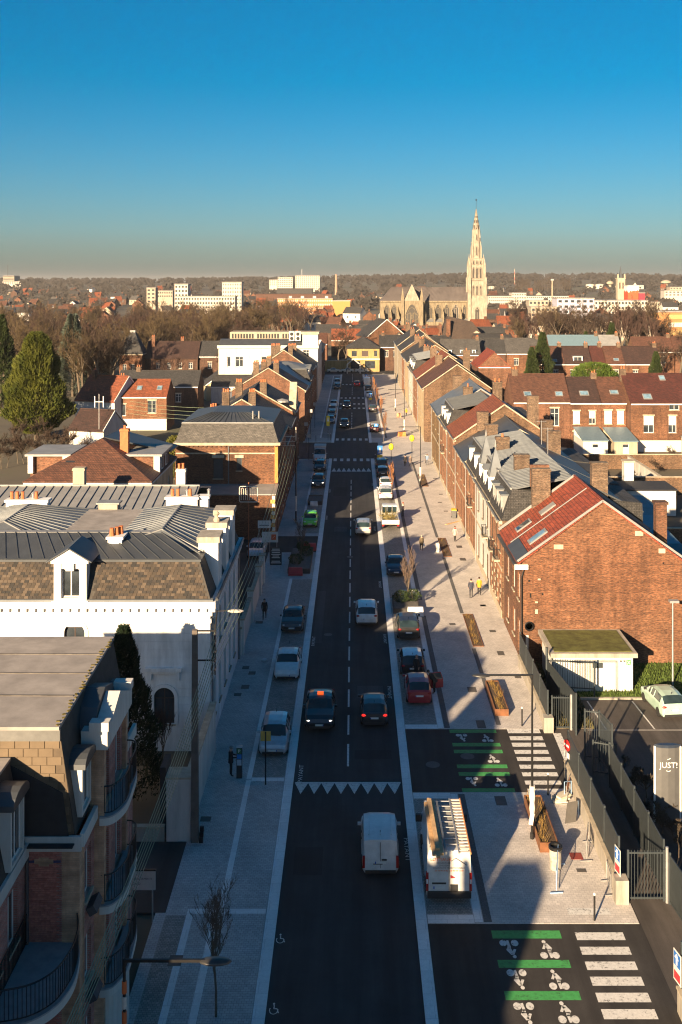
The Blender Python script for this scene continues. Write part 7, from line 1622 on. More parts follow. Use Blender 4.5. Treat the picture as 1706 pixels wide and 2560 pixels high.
for x in (-.9,-.3,.3,.9): hb_.bar((x,.72,.8),(x,.72,2.1),.05)
hb_.bar((-.92,.72,2.1),(.92,.72,2.1),.05); hb_.build('headboard_frame', M['steel'], fb, False)
for s_ in (-1,1):
    MB().box(s_*.85-.12,s_*.85+.12,-2.85,-2.75,.5,.64).build('tail_light', MATS['tail_light_red'], fb, False)
    for y in (-1.7, 1.9):
        o = bpy.data.objects.new('wheel', MB().lathe([(.2,-.11),(.34,-.11),(.36,0),(.34,.11),(.2,.11)], (0,0,0), 14).mesh('wheel', M['tyre'])); COL.objects.link(o); o.parent = fb; o.matrix_local = Matrix.Translation((s_*.9, y, .35)) @ Matrix.Rotation(R(90), 4, 'Y')
br = MB(); rn = random.Random(3)
for i in range(260):
    a = Vector((rn.uniform(-.85,.6), rn.uniform(-2.5,.4), .9+rn.uniform(0,.55))); d = Vector((rn.uniform(-1,1), rn.uniform(-1,1), rn.uniform(-.1,.5))).normalized()*rn.uniform(.3,.9)
    br.tube([a, a+d], .014, 3, False)
o = br.build('cut_branches', leafm('cut_branches', (.12,.1,.03), (.3,.24,.1), 3), None, False); o.location = fb.location; tag(o, 'tangle of cut greenish branches on the dropside truck', 'branches', kind='stuff')
c = g_('S6', 468, 985, .3); tp = vehicle('white tipper truck with red and white chevrons parked left facing us', c.x, c.y+2.6, math.pi, 'van', 5.2, 2.0, 2.05, (.6,.6,.6), 0, None, 'truck', cat='truck', z=BZ, panel=True)
for i in range(6): MB().slab([(-.75+i*.25,2.63,.62),(-.62+i*.25,2.63,.62),(-.7+i*.25,2.63,.82),(-.83+i*.25,2.63,.82)], .02).build('chevron', plain('chevron_red', (.4,.02,.02), .5) if i % 2 else M['frame_w'], tp, False)
MB().box(-.95,.95,-2.5,.3,2.06,2.3).build('load_frame', M['white_clean'], tp, False)
# ------------------------------------------------------------------ people: one skinned body each
def person(label, x, y, rz, pose='stand', top=(.03,.03,.035), legs=(.02,.02,.025), hair=(.03,.02,.015), coat=.78, z=PZ, H=1.74, bag=None, skin=None, scarf=None, hood=False):
    k = H/1.74; J = {}; s_ = {'walk': (.22,-.24), 'walk2': (-.2,.24)}.get(pose, (.03,-.03)); bend = .75 if pose == 'lean' else 0
    def torso(px, py, pz):                       # bend the upper body forward about the pelvis
        dy, dz = py, pz-.95; return (px, dy*math.cos(bend)+dz*math.sin(bend), .95+dz*math.cos(bend)-dy*math.sin(bend))
    V, E, Rr, B = [], [], [], []
    def v(p, r, par=None, b='top'):
        V.append(Vector(p)*k); Rr.append((r[0]*k, r[1]*k) if isinstance(r, tuple) else (r*k, r*k)); i = len(V)-1
        if par is not None: E.append((par, i)); B.append(b)
        return i
    pel = v((0,0,.95), (.14,.105)); sp = v(torso(0,0,1.14), (.135,.1), pel); chs = v(torso(0,.01,1.34), (.15,.11), sp); nk = v(torso(0,0,1.49), .055, chs, 'skin')
    hd = v(torso(0,.02,1.6), (.075,.09), nk, 'skin'); v(torso(0,.02,1.69), (.07,.08), hd, 'skin'); v(torso(0,.115,1.6), .018, hd, 'skin')
    for sx, dy in ((1, s_[0]), (-1, s_[1])):
        h = v((sx*.09,0,.9), .088, pel, 'legs'); kn = v((sx*.1,dy*.55+.02,.5), .06, h, 'legs'); an = v((sx*.1,dy-.02 if dy > 0 else dy,.1 if dy >= -.1 else .16), .043, kn, 'legs'); v((sx*.105,dy+.13,.045 if dy >= -.1 else .06), .04, an, 'shoe')
        sh = v(torso(sx*.175,0,1.41), .07, chs)
        if pose in ('reach', 'lean'): el = v(torso(sx*.24,.1,1.16), .05, sh); wr = v(torso(sx*.15,.34,1.12), .036, el)
        else: el = v(torso(sx*.235,-dy*.35,1.14), .05, sh); wr = v(torso(sx*.24,-dy*.6+.08,.9), .036, el)
        p0 = V[wr]/k; d = (p0 - V[el]/k).normalized(); hnd = v(p0+d*.07, (.035,.018), wr, 'skin')
        for f in range(4):
            q = p0+d*.07; fx = Vector((0, (f-1.5)*.02, 0)) if abs(d.z) > .5 else Vector(((f-1.5)*.02, 0, 0))
            a = v(q+fx+d*.05, .0095, hnd, 'skin'); v(q+fx+d*(.085+.008*(f in (1,2)))+Vector((0,.012,-.012)), .0085, a, 'skin')
        v(p0+d*.06+Vector((-sx*.035,.03,-.01)), .011, hnd, 'skin')
    me = bpy.data.meshes.new('body'); me.from_pydata(V, E, []); ob = bpy.data.objects.new('body', me); TMP = bpy.data.scenes.new('fitting'); TMP.collection.objects.link(ob)
    m = ob.modifiers.new('skin', 'SKIN'); m.use_smooth_shade = True; ob.modifiers.new('sub', 'SUBSURF').levels = 1
    sv = me.skin_vertices[0].data
    for i, r in enumerate(Rr): sv[i].radius = r; sv[i].use_root = (i == 0)
    
    with bpy.context.temp_override(scene=TMP, view_layer=TMP.view_layers[0]):
        dg = bpy.context.evaluated_depsgraph_get(); ev = ob.evaluated_get(dg); me2 = bpy.data.meshes.new_from_object(ev)
    bpy.data.objects.remove(ob); bpy.data.scenes.remove(TMP)
    mats = [plain('cloth_%.2f_%.2f_%.2f' % c, c, .9, var=.25, scale=6) for c in (top, legs)] + [M['skin'], M['dark_plastic']]
    me2.materials.clear()
    for q in mats: me2.materials.append(q)
    idx = {'top': 0, 'legs': 1, 'skin': 2, 'shoe': 3}
    for pl in me2.polygons:
        c = pl.center; best, bb = 9, 'top'
        for (a, b), nm in zip(E, B):
            A, D = V[a], V[b]-V[a]; t = max(0, min(1, (c-A).dot(D)/D.length_squared)); dd = (c-A-D*t).length
            if dd < best: best, bb = dd, nm
        pl.material_index = idx[bb]; pl.use_smooth = True
    t_ = thing('person', label, 'person', (x, y, z), rz); place('body', me2, t_)
    hp = torso(0,.02,1.66); cap = MB().ball(Vector(hp)*k, .105*k, 10, 6, (.92,1.08,.95))
    cut = [i for i in range(len(cap.f)) if sum(cap.v[j][1] for j in cap.f[i])/len(cap.f[i]) < (hp[1]+.035)*k or sum(cap.v[j][2] for j in cap.f[i])/len(cap.f[i]) > (hp[2]+.045)*k]
    cap.f = [cap.f[i] for i in cut]; cap.m = [0]*len(cap.f)
    cap.build('hood' if hood else 'hair', plain('hair_%.2f_%.2f_%.2f' % hair, hair, .8), t_, False, True)
    for sx in (-1, 1): MB().ball(Vector(torso(sx*.032,.1,1.62))*k, .013*k, 6, 4).build('eye', M['black'], t_, False)
    if coat:
        mb = MB(); rings = []; n = 12
        for zz, a, b in ((coat,.2,.15),(.98,.175,.14),(1.2,.17,.13),(1.38,.19,.135),(1.46,.12,.09)):
            if zz < coat: continue
            rings.append([Vector(torso(a*math.cos(2*math.pi*i/n), b*math.sin(2*math.pi*i/n), zz))*k for i in range(n)])
        mb.add([p for r in rings for p in r], [(i*n+j, i*n+(j+1) % n, (i+1)*n+(j+1) % n, (i+1)*n+j) for i in range(len(rings)-1) for j in range(n)])
        mb.build('coat', mats[0], t_, False, True)
    if scarf: MB().lathe([(.1,1.42*k),(.12,1.46*k),(.1,1.52*k)], (0,0,0), 10).build('scarf', plain('scarf_red', (.35,.02,.02), .9), t_, False, True)
    if bag: 
        o = solo('handbag', MB().hexa([(x+.26-.06,y-.1,z+.5),(x+.26+.06,y-.1,z+.5),(x+.26+.06,y+.14,z+.5),(x+.26-.06,y+.14,z+.5)],[(x+.26-.04,y-.12,z+.78),(x+.26+.04,y-.12,z+.78),(x+.26+.04,y+.16,z+.78),(x+.26-.04,y+.16,z+.78)]), plain('bag_%.2f' % bag[0][2], bag[0], .7), bag[1], 'bag')
    return t_
def at(r, x, y): c = g_(r, x, y, PZ); return c.x, c.y
person('man in dark jacket with grey hair using the parking meter', *at('R1', 1282, 978), R(-80), 'reach', (.012,.012,.016), (.012,.013,.018), (.2,.19,.18), .8)
person('pedestrian in black hooded coat walking towards us on the left pavement', *at('R3', 292, 388), R(180), 'walk', (.012,.012,.014), (.014,.014,.018), (.012,.012,.014), .7, hood=True, bag=((.5,.5,.52), 'white bag carried by the pedestrian in black on the left pavement'))
c_ = g_('R3', 1262, 757); person('bald man in black coat between the white roofed car and the red car', 4.85, c_.y-.75, R(150), 'stand', (.012,.012,.014), (.015,.015,.018), (.35,.2,.14), .6)
c_ = g_('R3', 1412, 905); person('person in dark olive coat leaning into the open door of the red car', c_.x-.05, c_.y+.7, R(55), 'lean', (.03,.026,.02), (.015,.014,.016), (.05,.04,.03), .75)
person('man in navy jacket walking away beside the yellow coat on the right pavement', *at('R5', 396, 1322), R(-5), 'walk', (.03,.035,.055), (.02,.022,.03), (.03,.02,.015), .85)
person('woman in mustard yellow coat walking away on the right pavement', *at('R5', 441, 1308), R(-5), 'walk2', (.55,.28,.02), (.015,.013,.015), (.03,.015,.01), .8, H=1.68)
person('person in pale coat with red scarf walking close to the right houses', *at('R5', 306, 1008), R(10), 'walk', (.36,.32,.3), (.02,.02,.022), (.1,.05,.03), .7, scarf=True, H=1.7)
person('person in olive brown coat walking away in the middle of the right pavement', *at('R5', 121, 1060), R(5), 'walk2', (.10,.075,.045), (.02,.02,.022), (.3,.25,.2), .65, H=1.68, bag=((.1,.3,.5), 'blue bag carried by the person in the olive brown coat'))
person('worker in pale vest standing right of the flatbed truck', *at('R6', 1164, 1172), R(60), 'stand', (.5,.42,.36), (.02,.02,.025), (.25,.08,.05), .9)
person('dark coated walker in the far group on the right pavement, left one', *at('S6', 1140, 1022), R(0), 'walk', (.015,.014,.016), (.014,.014,.016), (.02,.02,.02), .5)
person('walker in grey brown coat in the far group on the right pavement', *at('S6', 1180, 1022), R(5), 'walk2', (.13,.10,.09), (.03,.03,.035), (.2,.15,.1), .6, H=1.65)
person('walker in pale blue jacket near the right houses by the lamp', *at('S6', 1312, 1012), R(160), 'walk', (.16,.22,.32), (.08,.09,.11), (.1,.07,.05), .85)
person('worker in orange high visibility jacket far up the right pavement', *at('R5', 36, 312), R(20), 'walk', (.75,.28,.01), (.03,.03,.03), (.6,.25,.02), .8)
# ------------------------------------------------------------------ street lamps
def street_lamp(label, x, y, h, arm, wrap=False, tape=False, r=.07):
    t_ = thing('street_lamp', label, 'street lamp', (x, y, 0)); d = 1 if arm > 0 else -1
    MB().tube([(x,y,0),(x,y,h*.45),(x,y,h)], [r,r*.85,r*.65], 8).build('pole', M['black'], t_)
    MB().bar((x,y,h-.04),(x+arm,y,h-.04),.07,.08).build('arm', M['black'], t_)
    o = MB().ball((x+arm+d*.3,y,h-.06), .5, 12, 6, (1.0,.42,.16)).build('lamp_head', plain('lamp_shell', (.05,.05,.05), .4, .3), t_, True, True)
    MB().ball((x+arm+d*.3,y,h-.1), .38, 10, 5, (1,.4,.14)).build('lens', plain('lamp_lens', (.5,.48,.42), .3), o, True, True)
    MB().tube([(x,y,0),(x,y,.35)], r*1.5, 8).build('foot', M['black'], t_)
    if wrap:
        MB().lathe([(.11,1.3),(.15,1.6),(.12,1.9),(.16,2.2),(.13,2.5),(.15,2.75)], (x,y,0), 9).build('white_wrapping', plain('white_wrap', (.62,.58,.52), .8), t_)
        MB().hexa([(x-.2,y-.15,.85),(x+.0,y-.15,.8),(x+.0,y-.05,.8),(x-.2,y-.05,.85)],[(x-.1,y-.1,1.35),(x+.1,y-.1,1.35),(x+.1,y,1.35),(x-.1,y,1.35)]).build('wrapping_tail', MATS['white_wrap'], t_)
    if tape:
        for i in range(6): MB().lathe([(r*1.05,h-1.0-i*.45),(r*1.05,h-.65-i*.45)], (x,y,0), 8).build('tape_band', plain('tape_orange', (.55,.12,.03), .7) if i % 2 == 0 else M['white_clean'], t_)
    return t_
c_ = G(1331, 2099); street_lamp('black street lamp with white wrapped foot at the sunny planter', c_.x, c_.y, 8.45, -2.3, True)
street_lamp('black street lamp at the bottom left with taped pole', -6.48, 31.2, 8.4, 2.4, False, True)
for r_, x, y, lab in (('R5',115,705,'black street lamp over the right pavement before the side street'), ('R5',25,412,'black street lamp over the right pavement beyond the side street'), ('S6',1128,780,'far black street lamp further up the right pavement')):
    c_ = g_(r_, x, y); 
    if lab.startswith('far'): c_ = Vector((9.6, 232, 0))
    street_lamp(lab, c_.x, c_.y, 8.4, -2.3, True)
lp = thing('lamp_post', 'thin grey lamp post on the lawn beside the brick gable', 'lamp post', (22.8, 74, 0)); MB().tube([(22.8,74,0),(22.8,74,6.0)], [.07,.05], 8).build('pole', M['steel'], lp); MB().box(22.55,23.2,73.8,74.2,5.95,6.1).build('lamp_head', M['steel'], lp)
# left: facade lamp, posts and wires
wl = thing('wall_lamp', 'bracket street lamp on the corner of the white villa', 'lamp', (-8.2, 63.5, 8)); MB().tube([(-8.25,63.6,5.0),(-7.9,63.4,8.7)], .05, 6).build('mast', M['black'], wl); MB().bar((-7.9,63.4,8.65),(-7.2,63.2,8.75),.05).build('arm', M['black'], wl); MB().ball((-6.75,63.1,8.75), .5, 10, 5, (1,.45,.2)).build('lamp_head', plain('lamp_pale', (.45,.42,.36), .5), wl)
up = thing('utility_pole', 'square dark wooden utility pole with cable brackets beside the white villa', 'utility pole', (-7.75, 53.5, 0))
MB().hexa([(-7.93,53.3,0),(-7.55,53.3,0),(-7.55,53.7,0),(-7.93,53.7,0)],[(-7.88,53.38,10.8),(-7.62,53.38,10.8),(-7.62,53.62,10.8),(-7.88,53.62,10.8)]).build('pole', plain('weathered_pole', (.12,.1,.085), .9, var=.35, scale=2), up)
for z_ in (10.75, 9.25): MB().bar((-7.7,53.5,z_),(-6.75,53.5,z_),.07).build('bracket', M['black'], up)
MB().bar((-6.72,53.5,8.5),(-6.72,53.5,11.1),.06).build('insulator_rack', M['black'], up)
for i in range(5): MB().tube([(-6.72,53.3,8.8+i*.45),(-6.72,53.7,8.8+i*.45)], .05, 6).build('insulator', plain('insulator_glaze', (.2,.12,.08), .3), up)
for i in range(3): MB().box(-7.5,-7.3,53.2+.15*i,53.35+.15*i,.1+.2*i,.35+.2*i).build('cable_box', M['black'], up)
wire_m = plain('weathered_cable', (.2,.25,.16), .6)
def wire(label, a, b, sag, r=.015, m=None):
    a, b = Vector(a), Vector(b); pts = [a.lerp(b, i/12) - Vector((0,0,sag*4*(i/12)*(1-i/12))) for i in range(13)]
    return solo('cable', MB().tube(pts, r, 4), m or wire_m, label, 'cable', 'overhead cables on the left')
pole2 = thing('utility_pole', 'dark utility pole with three arms in front of the slate mansard house', 'utility pole', (-6.9, 117.5, 0)); c2 = g_('R6', 400, 1205); pole2.location = (c2.x, c2.y, 0)
MB().tube([(c2.x,c2.y,0),(c2.x,c2.y,1.6)], .09, 8).tube([(c2.x,c2.y,1.6),(c2.x,c2.y,9.6)], .075, 8).build('pole', M['black'], pole2); MB().tube([(c2.x,c2.y,1.2),(c2.x,c2.y,3.0)], .095, 8).build('white_wrapping', MATS['white_wrap'], pole2)
MB().tube([(c2.x,c2.y,8.4),(c2.x,c2.y,11.2)], .07, 6).build('upper_mast', plain('pale_mast', (.5,.42,.34), .7), pole2)  # upper part of the pole in pale tan
for z_, l in ((10.1,3.4),(9.5,4.6),(9.0,3.0)): MB().bar((c2.x,c2.y,z_),(c2.x-l,c2.y+.2,z_-.05),.06).build('arm', MATS['pale_mast'], pole2)
for i in range(6): wire('thin greenish overhead cable sloping down the left side towards us', (-6.72,53.5,8.8+i*.38), (-7.9+i*.1,24,7.2+i*.35), .9)
for i in range(5): wire('overhead cable running from the villa pole to the mansard house', (-6.72,53.5,8.8+i*.45), (c2.x-.3*i,c2.y,9.0+.2*i), 1.6, .016)
for i in range(6): wire('cable fanning along the brick mansard house front', (c2.x-.2*i,c2.y,8.9+.1*i), (-8.2,131,3.5+i*.7), .5, .02)
for i in range(4): wire('overhead wire crossing the far left gardens', (-36,168+i,7.6+i*.5), (-12,160+i,8.0+i*.5), .8, .02)
# antenna rack on a post beside the sign boards
c3 = g_('R6', 108, 1500); rk_ = thing('antenna_rack', 'rounded white tube rack antenna on a rusty post in the courtyard', 'antenna', (c3.x, c3.y+2, 0)); ax, ay = -10.1, 104.5; rk_.location = (ax, ay, 0)
MB().tube([(ax,ay,0),(ax,ay,8.6)], .06, 6).build('post', plain('rusty_post', (.3,.1,.04), .8), rk_)
fr = [(-.9,6.75),(-.9,8.1),(-.8,8.2),(.8,8.2),(.9,8.1),(.9,6.75),(.8,6.65),(-.8,6.65),(-.9,6.75)]
MB().tube([(ax+a,ay-.1,b) for a, b in fr], .045, 5).build('rack_frame', plain('cream_tube', (.6,.52,.42), .6), rk_)
for i in range(4): MB().tube([(ax-.72+i*.42,ay-.1,6.85),(ax-.72+i*.42,ay-.1,8.0),(ax-.6+i*.42,ay-.1,8.05),(ax-.5+i*.42,ay-.1,7.95),(ax-.5+i*.42,ay-.1,6.85)], .035, 5).build('rack_loop', MATS['cream_tube'], rk_)
# sign boards at the courtyard entry
def board(name, label, x, y, z0, w, h, m, post=True, cat='sign', rz=0):
    t_ = thing(name, label, cat, (x, y, 0), rz); MB().box(-w/2,w/2,-.03,.03,z0,z0+h).build('panel', m, t_, False)
    if post:
        for s_ in (-.42,.42): MB().tube([(s_*w,.05,0),(s_*w,.05,z0+h*.9)], .035, 6).build('post', M['steel'], t_, False)
    return t_
def sign_text(t_, s, z, size, m, y=-.036, x=0, bold=False):
    o = bpy.data.objects.new('lettering', text_mesh(s, size, m)); COL.objects.link(o); o.parent = t_; o.matrix_local = Matrix.Translation((x, y, z)) @ Matrix.Rotation(R(90), 4, 'X')
wtx = plain('white_lettering', (.7,.69,.66), .6, var=.05); dtx = plain('dark_lettering', (.03,.035,.06), .6, var=.05)
t_ = board('sign_board', 'black board with rows of white lettering at the courtyard entry', -7.35, 104.0, .5, 1.15, 1.75, M['dark_plastic'])
for i, w_ in enumerate((.75,.85,.8,.9,.65,.8,.0,.85,.95)): 
    if w_: MB().box(-w_/2,w_/2,-.036,-.03,2.05-i*.17,2.11-i*.17).build('lettering_line', wtx, t_, False)
t_ = board('sign_board', 'white board with orange square logo above the black board', -8.05, 105.6, 2.35, 1.6, 1.05, M['white_clean']); MB().box(.12,.6,-.04,-.03,2.6,3.15).build('orange_logo', plain('logo_orange', (.5,.08,.02), .6), t_, False); MB().bar((.22,-.045,2.75),(.5,-.045,3.0),.05,.01).build('logo_stroke', wtx, t_, False)
t_ = board('sign_board', 'pale small board above the orange logo sign', -8.7, 106.4, 3.6, 1.3, .75, M['white_clean']); MB().box(-.5,.5,-.036,-.03,3.85,3.92).build('lettering_line', dtx, t_, False)
t_ = board('sign_board', 'white board reading CENTRE DE PRELEVEMENTS COVID by the driveway', -9.35, 46.7, 1.5, 1.75, .85, M['white_clean']); sign_text(t_, 'CENTRE DE PRELEVEMENTS', 2.0, .12, dtx); sign_text(t_, 'COVID', 1.78, .14, dtx); MB().box(-.9,.9,-.05,.05,2.35,2.42).build('top_rail', M['black'], t_, False)
# parking meter, yellow sign, bollards, bins, barriers
x, y = at('R1', 1330, 985); pm = thing('parking_meter', 'dark parking meter column with white P and blue panel on the left pavement', 'parking meter', (x, y, PZ))
MB().box(-.16,.16,-.12,.12,0,1.75).build('column', plain('meter_black', (.02,.025,.03), .5), pm, False); MB().hexa([(-.17,-.13,1.75),(.17,-.13,1.75),(.17,.13,1.75),(-.17,.13,1.75)],[(-.17,-.08,1.83),(.17,-.08,1.83),(.17,.13,1.83),(-.17,.13,1.83)]).build('solar_cap', M['steel'], pm, False)
MB().box(-.12,.12,-.135,-.12,1.42,1.7).build('green_panel', plain('meter_green', (.02,.14,.05), .5), pm, False); sign_text(pm, 'P', 1.56, .26, wtx, -.14)
MB().box(-.13,.13,-.135,-.12,1.12,1.38).build('blue_panel', plain('meter_blue', (.02,.16,.45), .4), pm, False); MB().box(-.13,.13,-.135,-.12,.75,1.08).build('pale_panel', plain('meter_pale', (.35,.45,.52), .4), pm, False)
x, y = at('R1', 1475, 1025); ys = thing('road_sign', 'ochre backed square sign on a black post beside the silver car', 'road sign', (x, y, PZ)); MB().tube([(0,0,0),(0,0,3.0)], .04, 8).build('post', M['black'], ys, False); MB().box(-.29,.29,.04,.07,2.45,3.0).build('panel', plain('ochre_sign', (.5,.3,.06), .6), ys, False)
def bollard(label, x, y):
    t_ = thing('bollard', label, 'bollard', (x, y, PZ)); MB().tube([(0,0,0),(0,0,1.12)], .045, 8).build('post', M['black'], t_, False); MB().ball((0,0,1.17), .075, 10, 6).build('white_ball', M['white_clean'], t_, False, True)
bollard('white topped bollard at the lower zebra crossing', 11.06, 46.83); bollard('white topped bollard near end of the upper crossing', 11.11, 58.28); bollard('white topped bollard at the far side of the upper crossing', 11.12, 67.32)
for i, (r_, x, y) in enumerate((('S6',905,990),('S6',885,760),('S6',910,760),('S6',555,820),('S6',535,820),('S6',440,830),('S6',1298,1000))):
    c_ = g_(r_, x, y); bollard('thin black bollard by the far crossing', c_.x, c_.y); bpy.data.objects[-1] if False else None
for o in [o for o in bpy.data.objects if o.get('label') == 'thin black bollard by the far crossing']: o['group'] = 'bollards at the far crossing'
for o in [o for o in bpy.data.objects if o.get('label', '').startswith('white topped')]: o['group'] = 'white topped bollards'
lb = thing('litter_bin', 'round grey litter bin with black rim standing half in sunlight', 'litter bin', (10.12, 51.0, PZ)); MB().lathe([(.27,0),(.3,.5),(.29,.95)], (0,0,0), 16).build('drum', plain('mottled_bin', (.36,.33,.28), .8, var=.5, scale=4), lb, False); MB().lathe([(.31,.95),(.34,1.0),(.34,1.1),(.3,1.12),(.24,1.1),(.24,1.0)], (0,0,0), 16).build('rim', M['black'], lb, False)
wb_ = thing('wheelie_bin', 'grey wheelie bin with yellow lid against the right houses', 'wheelie bin', (*at('R5', 300, 878), PZ)); MB().hexa([(-.22,-.25,.08),(.22,-.25,.08),(.22,.25,.08),(-.22,.25,.08)],[(-.29,-.36,.98),(.29,-.36,.98),(.29,.36,.98),(-.29,.36,.98)]).build('bin_body', plain('bin_grey', (.1,.1,.1), .6), wb_, False); MB().hexa([(-.3,-.38,.98),(.3,-.38,.98),(.3,.38,.98),(-.3,.38,.98)],[(-.28,-.34,1.08),(.28,-.34,1.08),(.28,.38,1.12),(-.28,.38,1.12)]).build('lid', plain('bin_yellow', (.7,.42,.02), .5), wb_, False)
for s_ in (-.24,.24): MB().lathe([(.1,-.03),(.1,.03)], (0,0,0), 10).build('wheel', M['tyre'], wb_, False).matrix_local = Matrix.Translation((s_,.3,.1)) @ Matrix.Rotation(R(90), 4, 'Y')
def barrier(name, label, a, b, h, m, bars=9, z=PZ, panel=None, lean=0.0):
    a, b = Vector((*a, z)), Vector((*b, z)); t_ = thing(name, label, 'barrier', a); u = Vector((lean,0,h))
    MB().tube([a+Vector((0,0,.15)), a+u, b+u, b+Vector((0,0,.15)), a+Vector((0,0,.15))], .022, 5).build('frame', m, t_)
    for i in range(1, bars): p = a.lerp(b, i/bars); MB().tube([p+Vector((0,0,.15)), p+u], .011, 4).build('bar', m, t_)
    for p in (a, b): MB().bar(p+Vector((-.3,-.03,.03)), p+Vector((.3,.03,.03)), .05, .05).build('foot', m, t_)
    if panel: MB().slab([a+u*.55+(b-a)*.08, b+u*.55-(b-a)*.08, b+u*.9-(b-a)*.08, a+u*.9+(b-a)*.08], .02).build('panel', panel, t_)
    return t_
bl = plain('pale_blue_metal', (.28,.42,.6), .5, .2); ow = plain('orange_white_board', (.6,.2,.08), .7, var=.5, scale=8)
barrier('crowd_barrier', 'pale blue crowd barrier standing at the shadow edge', (9.76,48.9), (10.32,51.3), 1.05, bl)
barrier('crowd_barrier', 'orange topped barrier leaning on the low wall near the fence sign', (11.75,51.6), (12.25,53.4), 1.0, M['steel'], 5, panel=ow)
barrier('crowd_barrier', 'thin steel barrier standing against the wall end', (12.25,48.7), (12.35,49.9), 1.0, M['steel'], 4)
barrier('work_barrier', 'orange and white work barrier beside the stacked road signs', (11.9,57.2), (12.4,58.6), 1.0, M['steel'], 4, panel=ow)
for i, (r_, x, y, lab) in enumerate((('T',0,0,''),)): pass
sp_ = thing('sign_stack', 'pale stack of sign bases lying beside the fence wall', 'sign bases', (11.6,57.6,PZ))
for i in range(3): MB().obox((.1*i,.05*i,.06+.11*i), .8, .55, .1, .3*i).build('base_block', plain('pale_base', (.5,.46,.36), .8), sp_, False)
MB().tube([(.3,.1,.3),(.3,.1,1.0),(.7,.2,1.0),(.7,.2,.3)], .025, 5).build('handle', bl, sp_, False)
fs_ = thing('folding_sign', 'dark folding work sign on blue legs leaning near the wall', 'sign', (11.7,55.3,PZ)); MB().slab([(-.3,-.3,.1),(.3,-.1,.1),(.5,.3,1.0),(-.1,.1,1.0)], .03).build('panel', plain('dark_sign_back', (.07,.065,.06), .8), fs_, False); MB().tube([(.5,.3,1.0),(.6,.6,0)], .02, 5).build('leg', bl, fs_, False); MB().tube([(-.1,.1,1.0),(0,.5,0)], .02, 5).build('leg', bl, fs_, False)
# planters of rusty steel with dry grasses
gold = leafm('dry_golden_grass', (.12,.07,.02), (.36,.23,.07), 9, .9)
def planter(label, x0, x1, y0, y1, h, tufts=5, lab2=None, n=60):
    t_ = thing('planter', label, 'planter', ((x0+x1)/2, (y0+y1)/2, PZ)); e = .05
    MB().box(x0,x1,y0,y0+e,PZ,h).build('side', M['rust'], t_); MB().box(x0,x1,y1-e,y1,PZ,h).build('side', M['rust'], t_); MB().box(x0,x0+e,y0+e,y1-e,PZ,h).build('side', M['rust'], t_); MB().box(x1-e,x1,y0+e,y1-e,PZ,h).build('side', M['rust'], t_)
    MB().box(x0+e,x1-e,y0+e,y1-e,PZ,max(h-.08, PZ+.03)).build('soil', plain('bark_mulch', (.09,.055,.03), .95, var=.6, scale=12, bump=.8), t_)
    g = MB(); rn = random.Random(int(y0*7))
    for k_ in range(tufts):
        cx, cy = rn.uniform(x0+.2, x1-.2), y0 + (y1-y0)*(k_+.5)/tufts
        for i in range(n):
            a = rn.uniform(0,6.28); l = rn.uniform(.2,.65); q = Vector((math.cos(a)*l*.6, math.sin(a)*l*.6, l*.75)); w_ = Vector((-math.sin(a),math.cos(a),0))*.01
            p = Vector((cx+rn.gauss(0,.1),cy+rn.gauss(0,.28),h-.1)); g.poly([p-w_, p+w_, p+q])
    o = g.build('grasses', gold, None, False); tag(o, lab2 or ('tufts of dry golden grass growing in ' + label.split(' with ')[0].replace('long ', 'the ')), 'grass', kind='stuff')
planter('rusty steel planter with dry grass beside the wrapped lamp post', 9.62, 10.55, 52.4, 57.3, .55)
planter('lone sunlit rusty planter with golden grass before the grey fence', 9.6, 10.5, 68.9, 73.9, .5)
planter('flush rusty planting bed with grass beside the shadow edge', 9.65, 10.5, 82.0, 89.9, .12)
planter('flush planting bed near the walkers with dark mulch', 9.65, 10.5, 108.8, 116.6, .12, 3, None, 20)
c_ = g_('R5', 123, 660); planter('flush rusty bed around the further street lamp', c_.x-.4, c_.x+.5, c_.y-6, c_.y+3, .12, 3, None, 20)
wp = solo('charging_post', MB().box(9.0,9.35,110.6,110.9,PZ,1.0).box(8.98,9.37,110.58,110.62,.55,.9), M['white_clean'], 'small white post with a dark hatch on the right pavement', 'post')
def tree_bed(label, x0, x1, y0, y1, barr, h=.55):
    t_ = thing('tree_planter', label, 'planter', ((x0+x1)/2, (y0+y1)/2, PZ)); e = .08; dk_ = plain('dark_timber', (.05,.045,.042), .8)
    for a in ((x0,x1,y0,y0+e),(x0,x1,y1-e,y1),(x0,x0+e,y0+e,y1-e),(x1-e,x1,y0+e,y1-e)): MB().box(*a, PZ, h).build('side', dk_, t_)
    MB().box(x0+e,x1-e,y0+e,y1-e,PZ,h-.08).build('gravel', plain('planter_gravel', (.13,.12,.11), .95, var=.5, scale=8), t_)
    return t_
tree_bed('dark tree planter with white barriers right of the road', 3.75, 6.0, 90.0, 94.0, None)
tree_bed('dark tree planter with red barriers left of the road', -6.1, -3.9, 102.5, 111, None)
tree_bed('dark planter holding white bags further up on the left', -5.5, -3.7, 134, 138, None)
wb2 = plain('white_plastic', (.6,.6,.6), .5); rb2 = plain('red_plastic', (.35,.02,.03), .5)
def water_barrier(label, x0, x1, y, m, h=.75):
    t_ = thing('plastic_barrier', label, 'barrier', ((x0+x1)/2, y, PZ)); w_ = x1-x0
    MB().hexa([(-w_/2,-.25,0),(w_/2,-.25,0),(w_/2,.25,0),(-w_/2,.25,0)],[(-w_/2+.05,-.1,h),(w_/2-.05,-.1,h),(w_/2-.05,.1,h),(-w_/2+.05,.1,h)]).build('shell', m, t_, False); MB().box(-w_/2+.2,w_/2-.2,-.3,-.2,.05,.2).build('base_rib', m, t_, False)
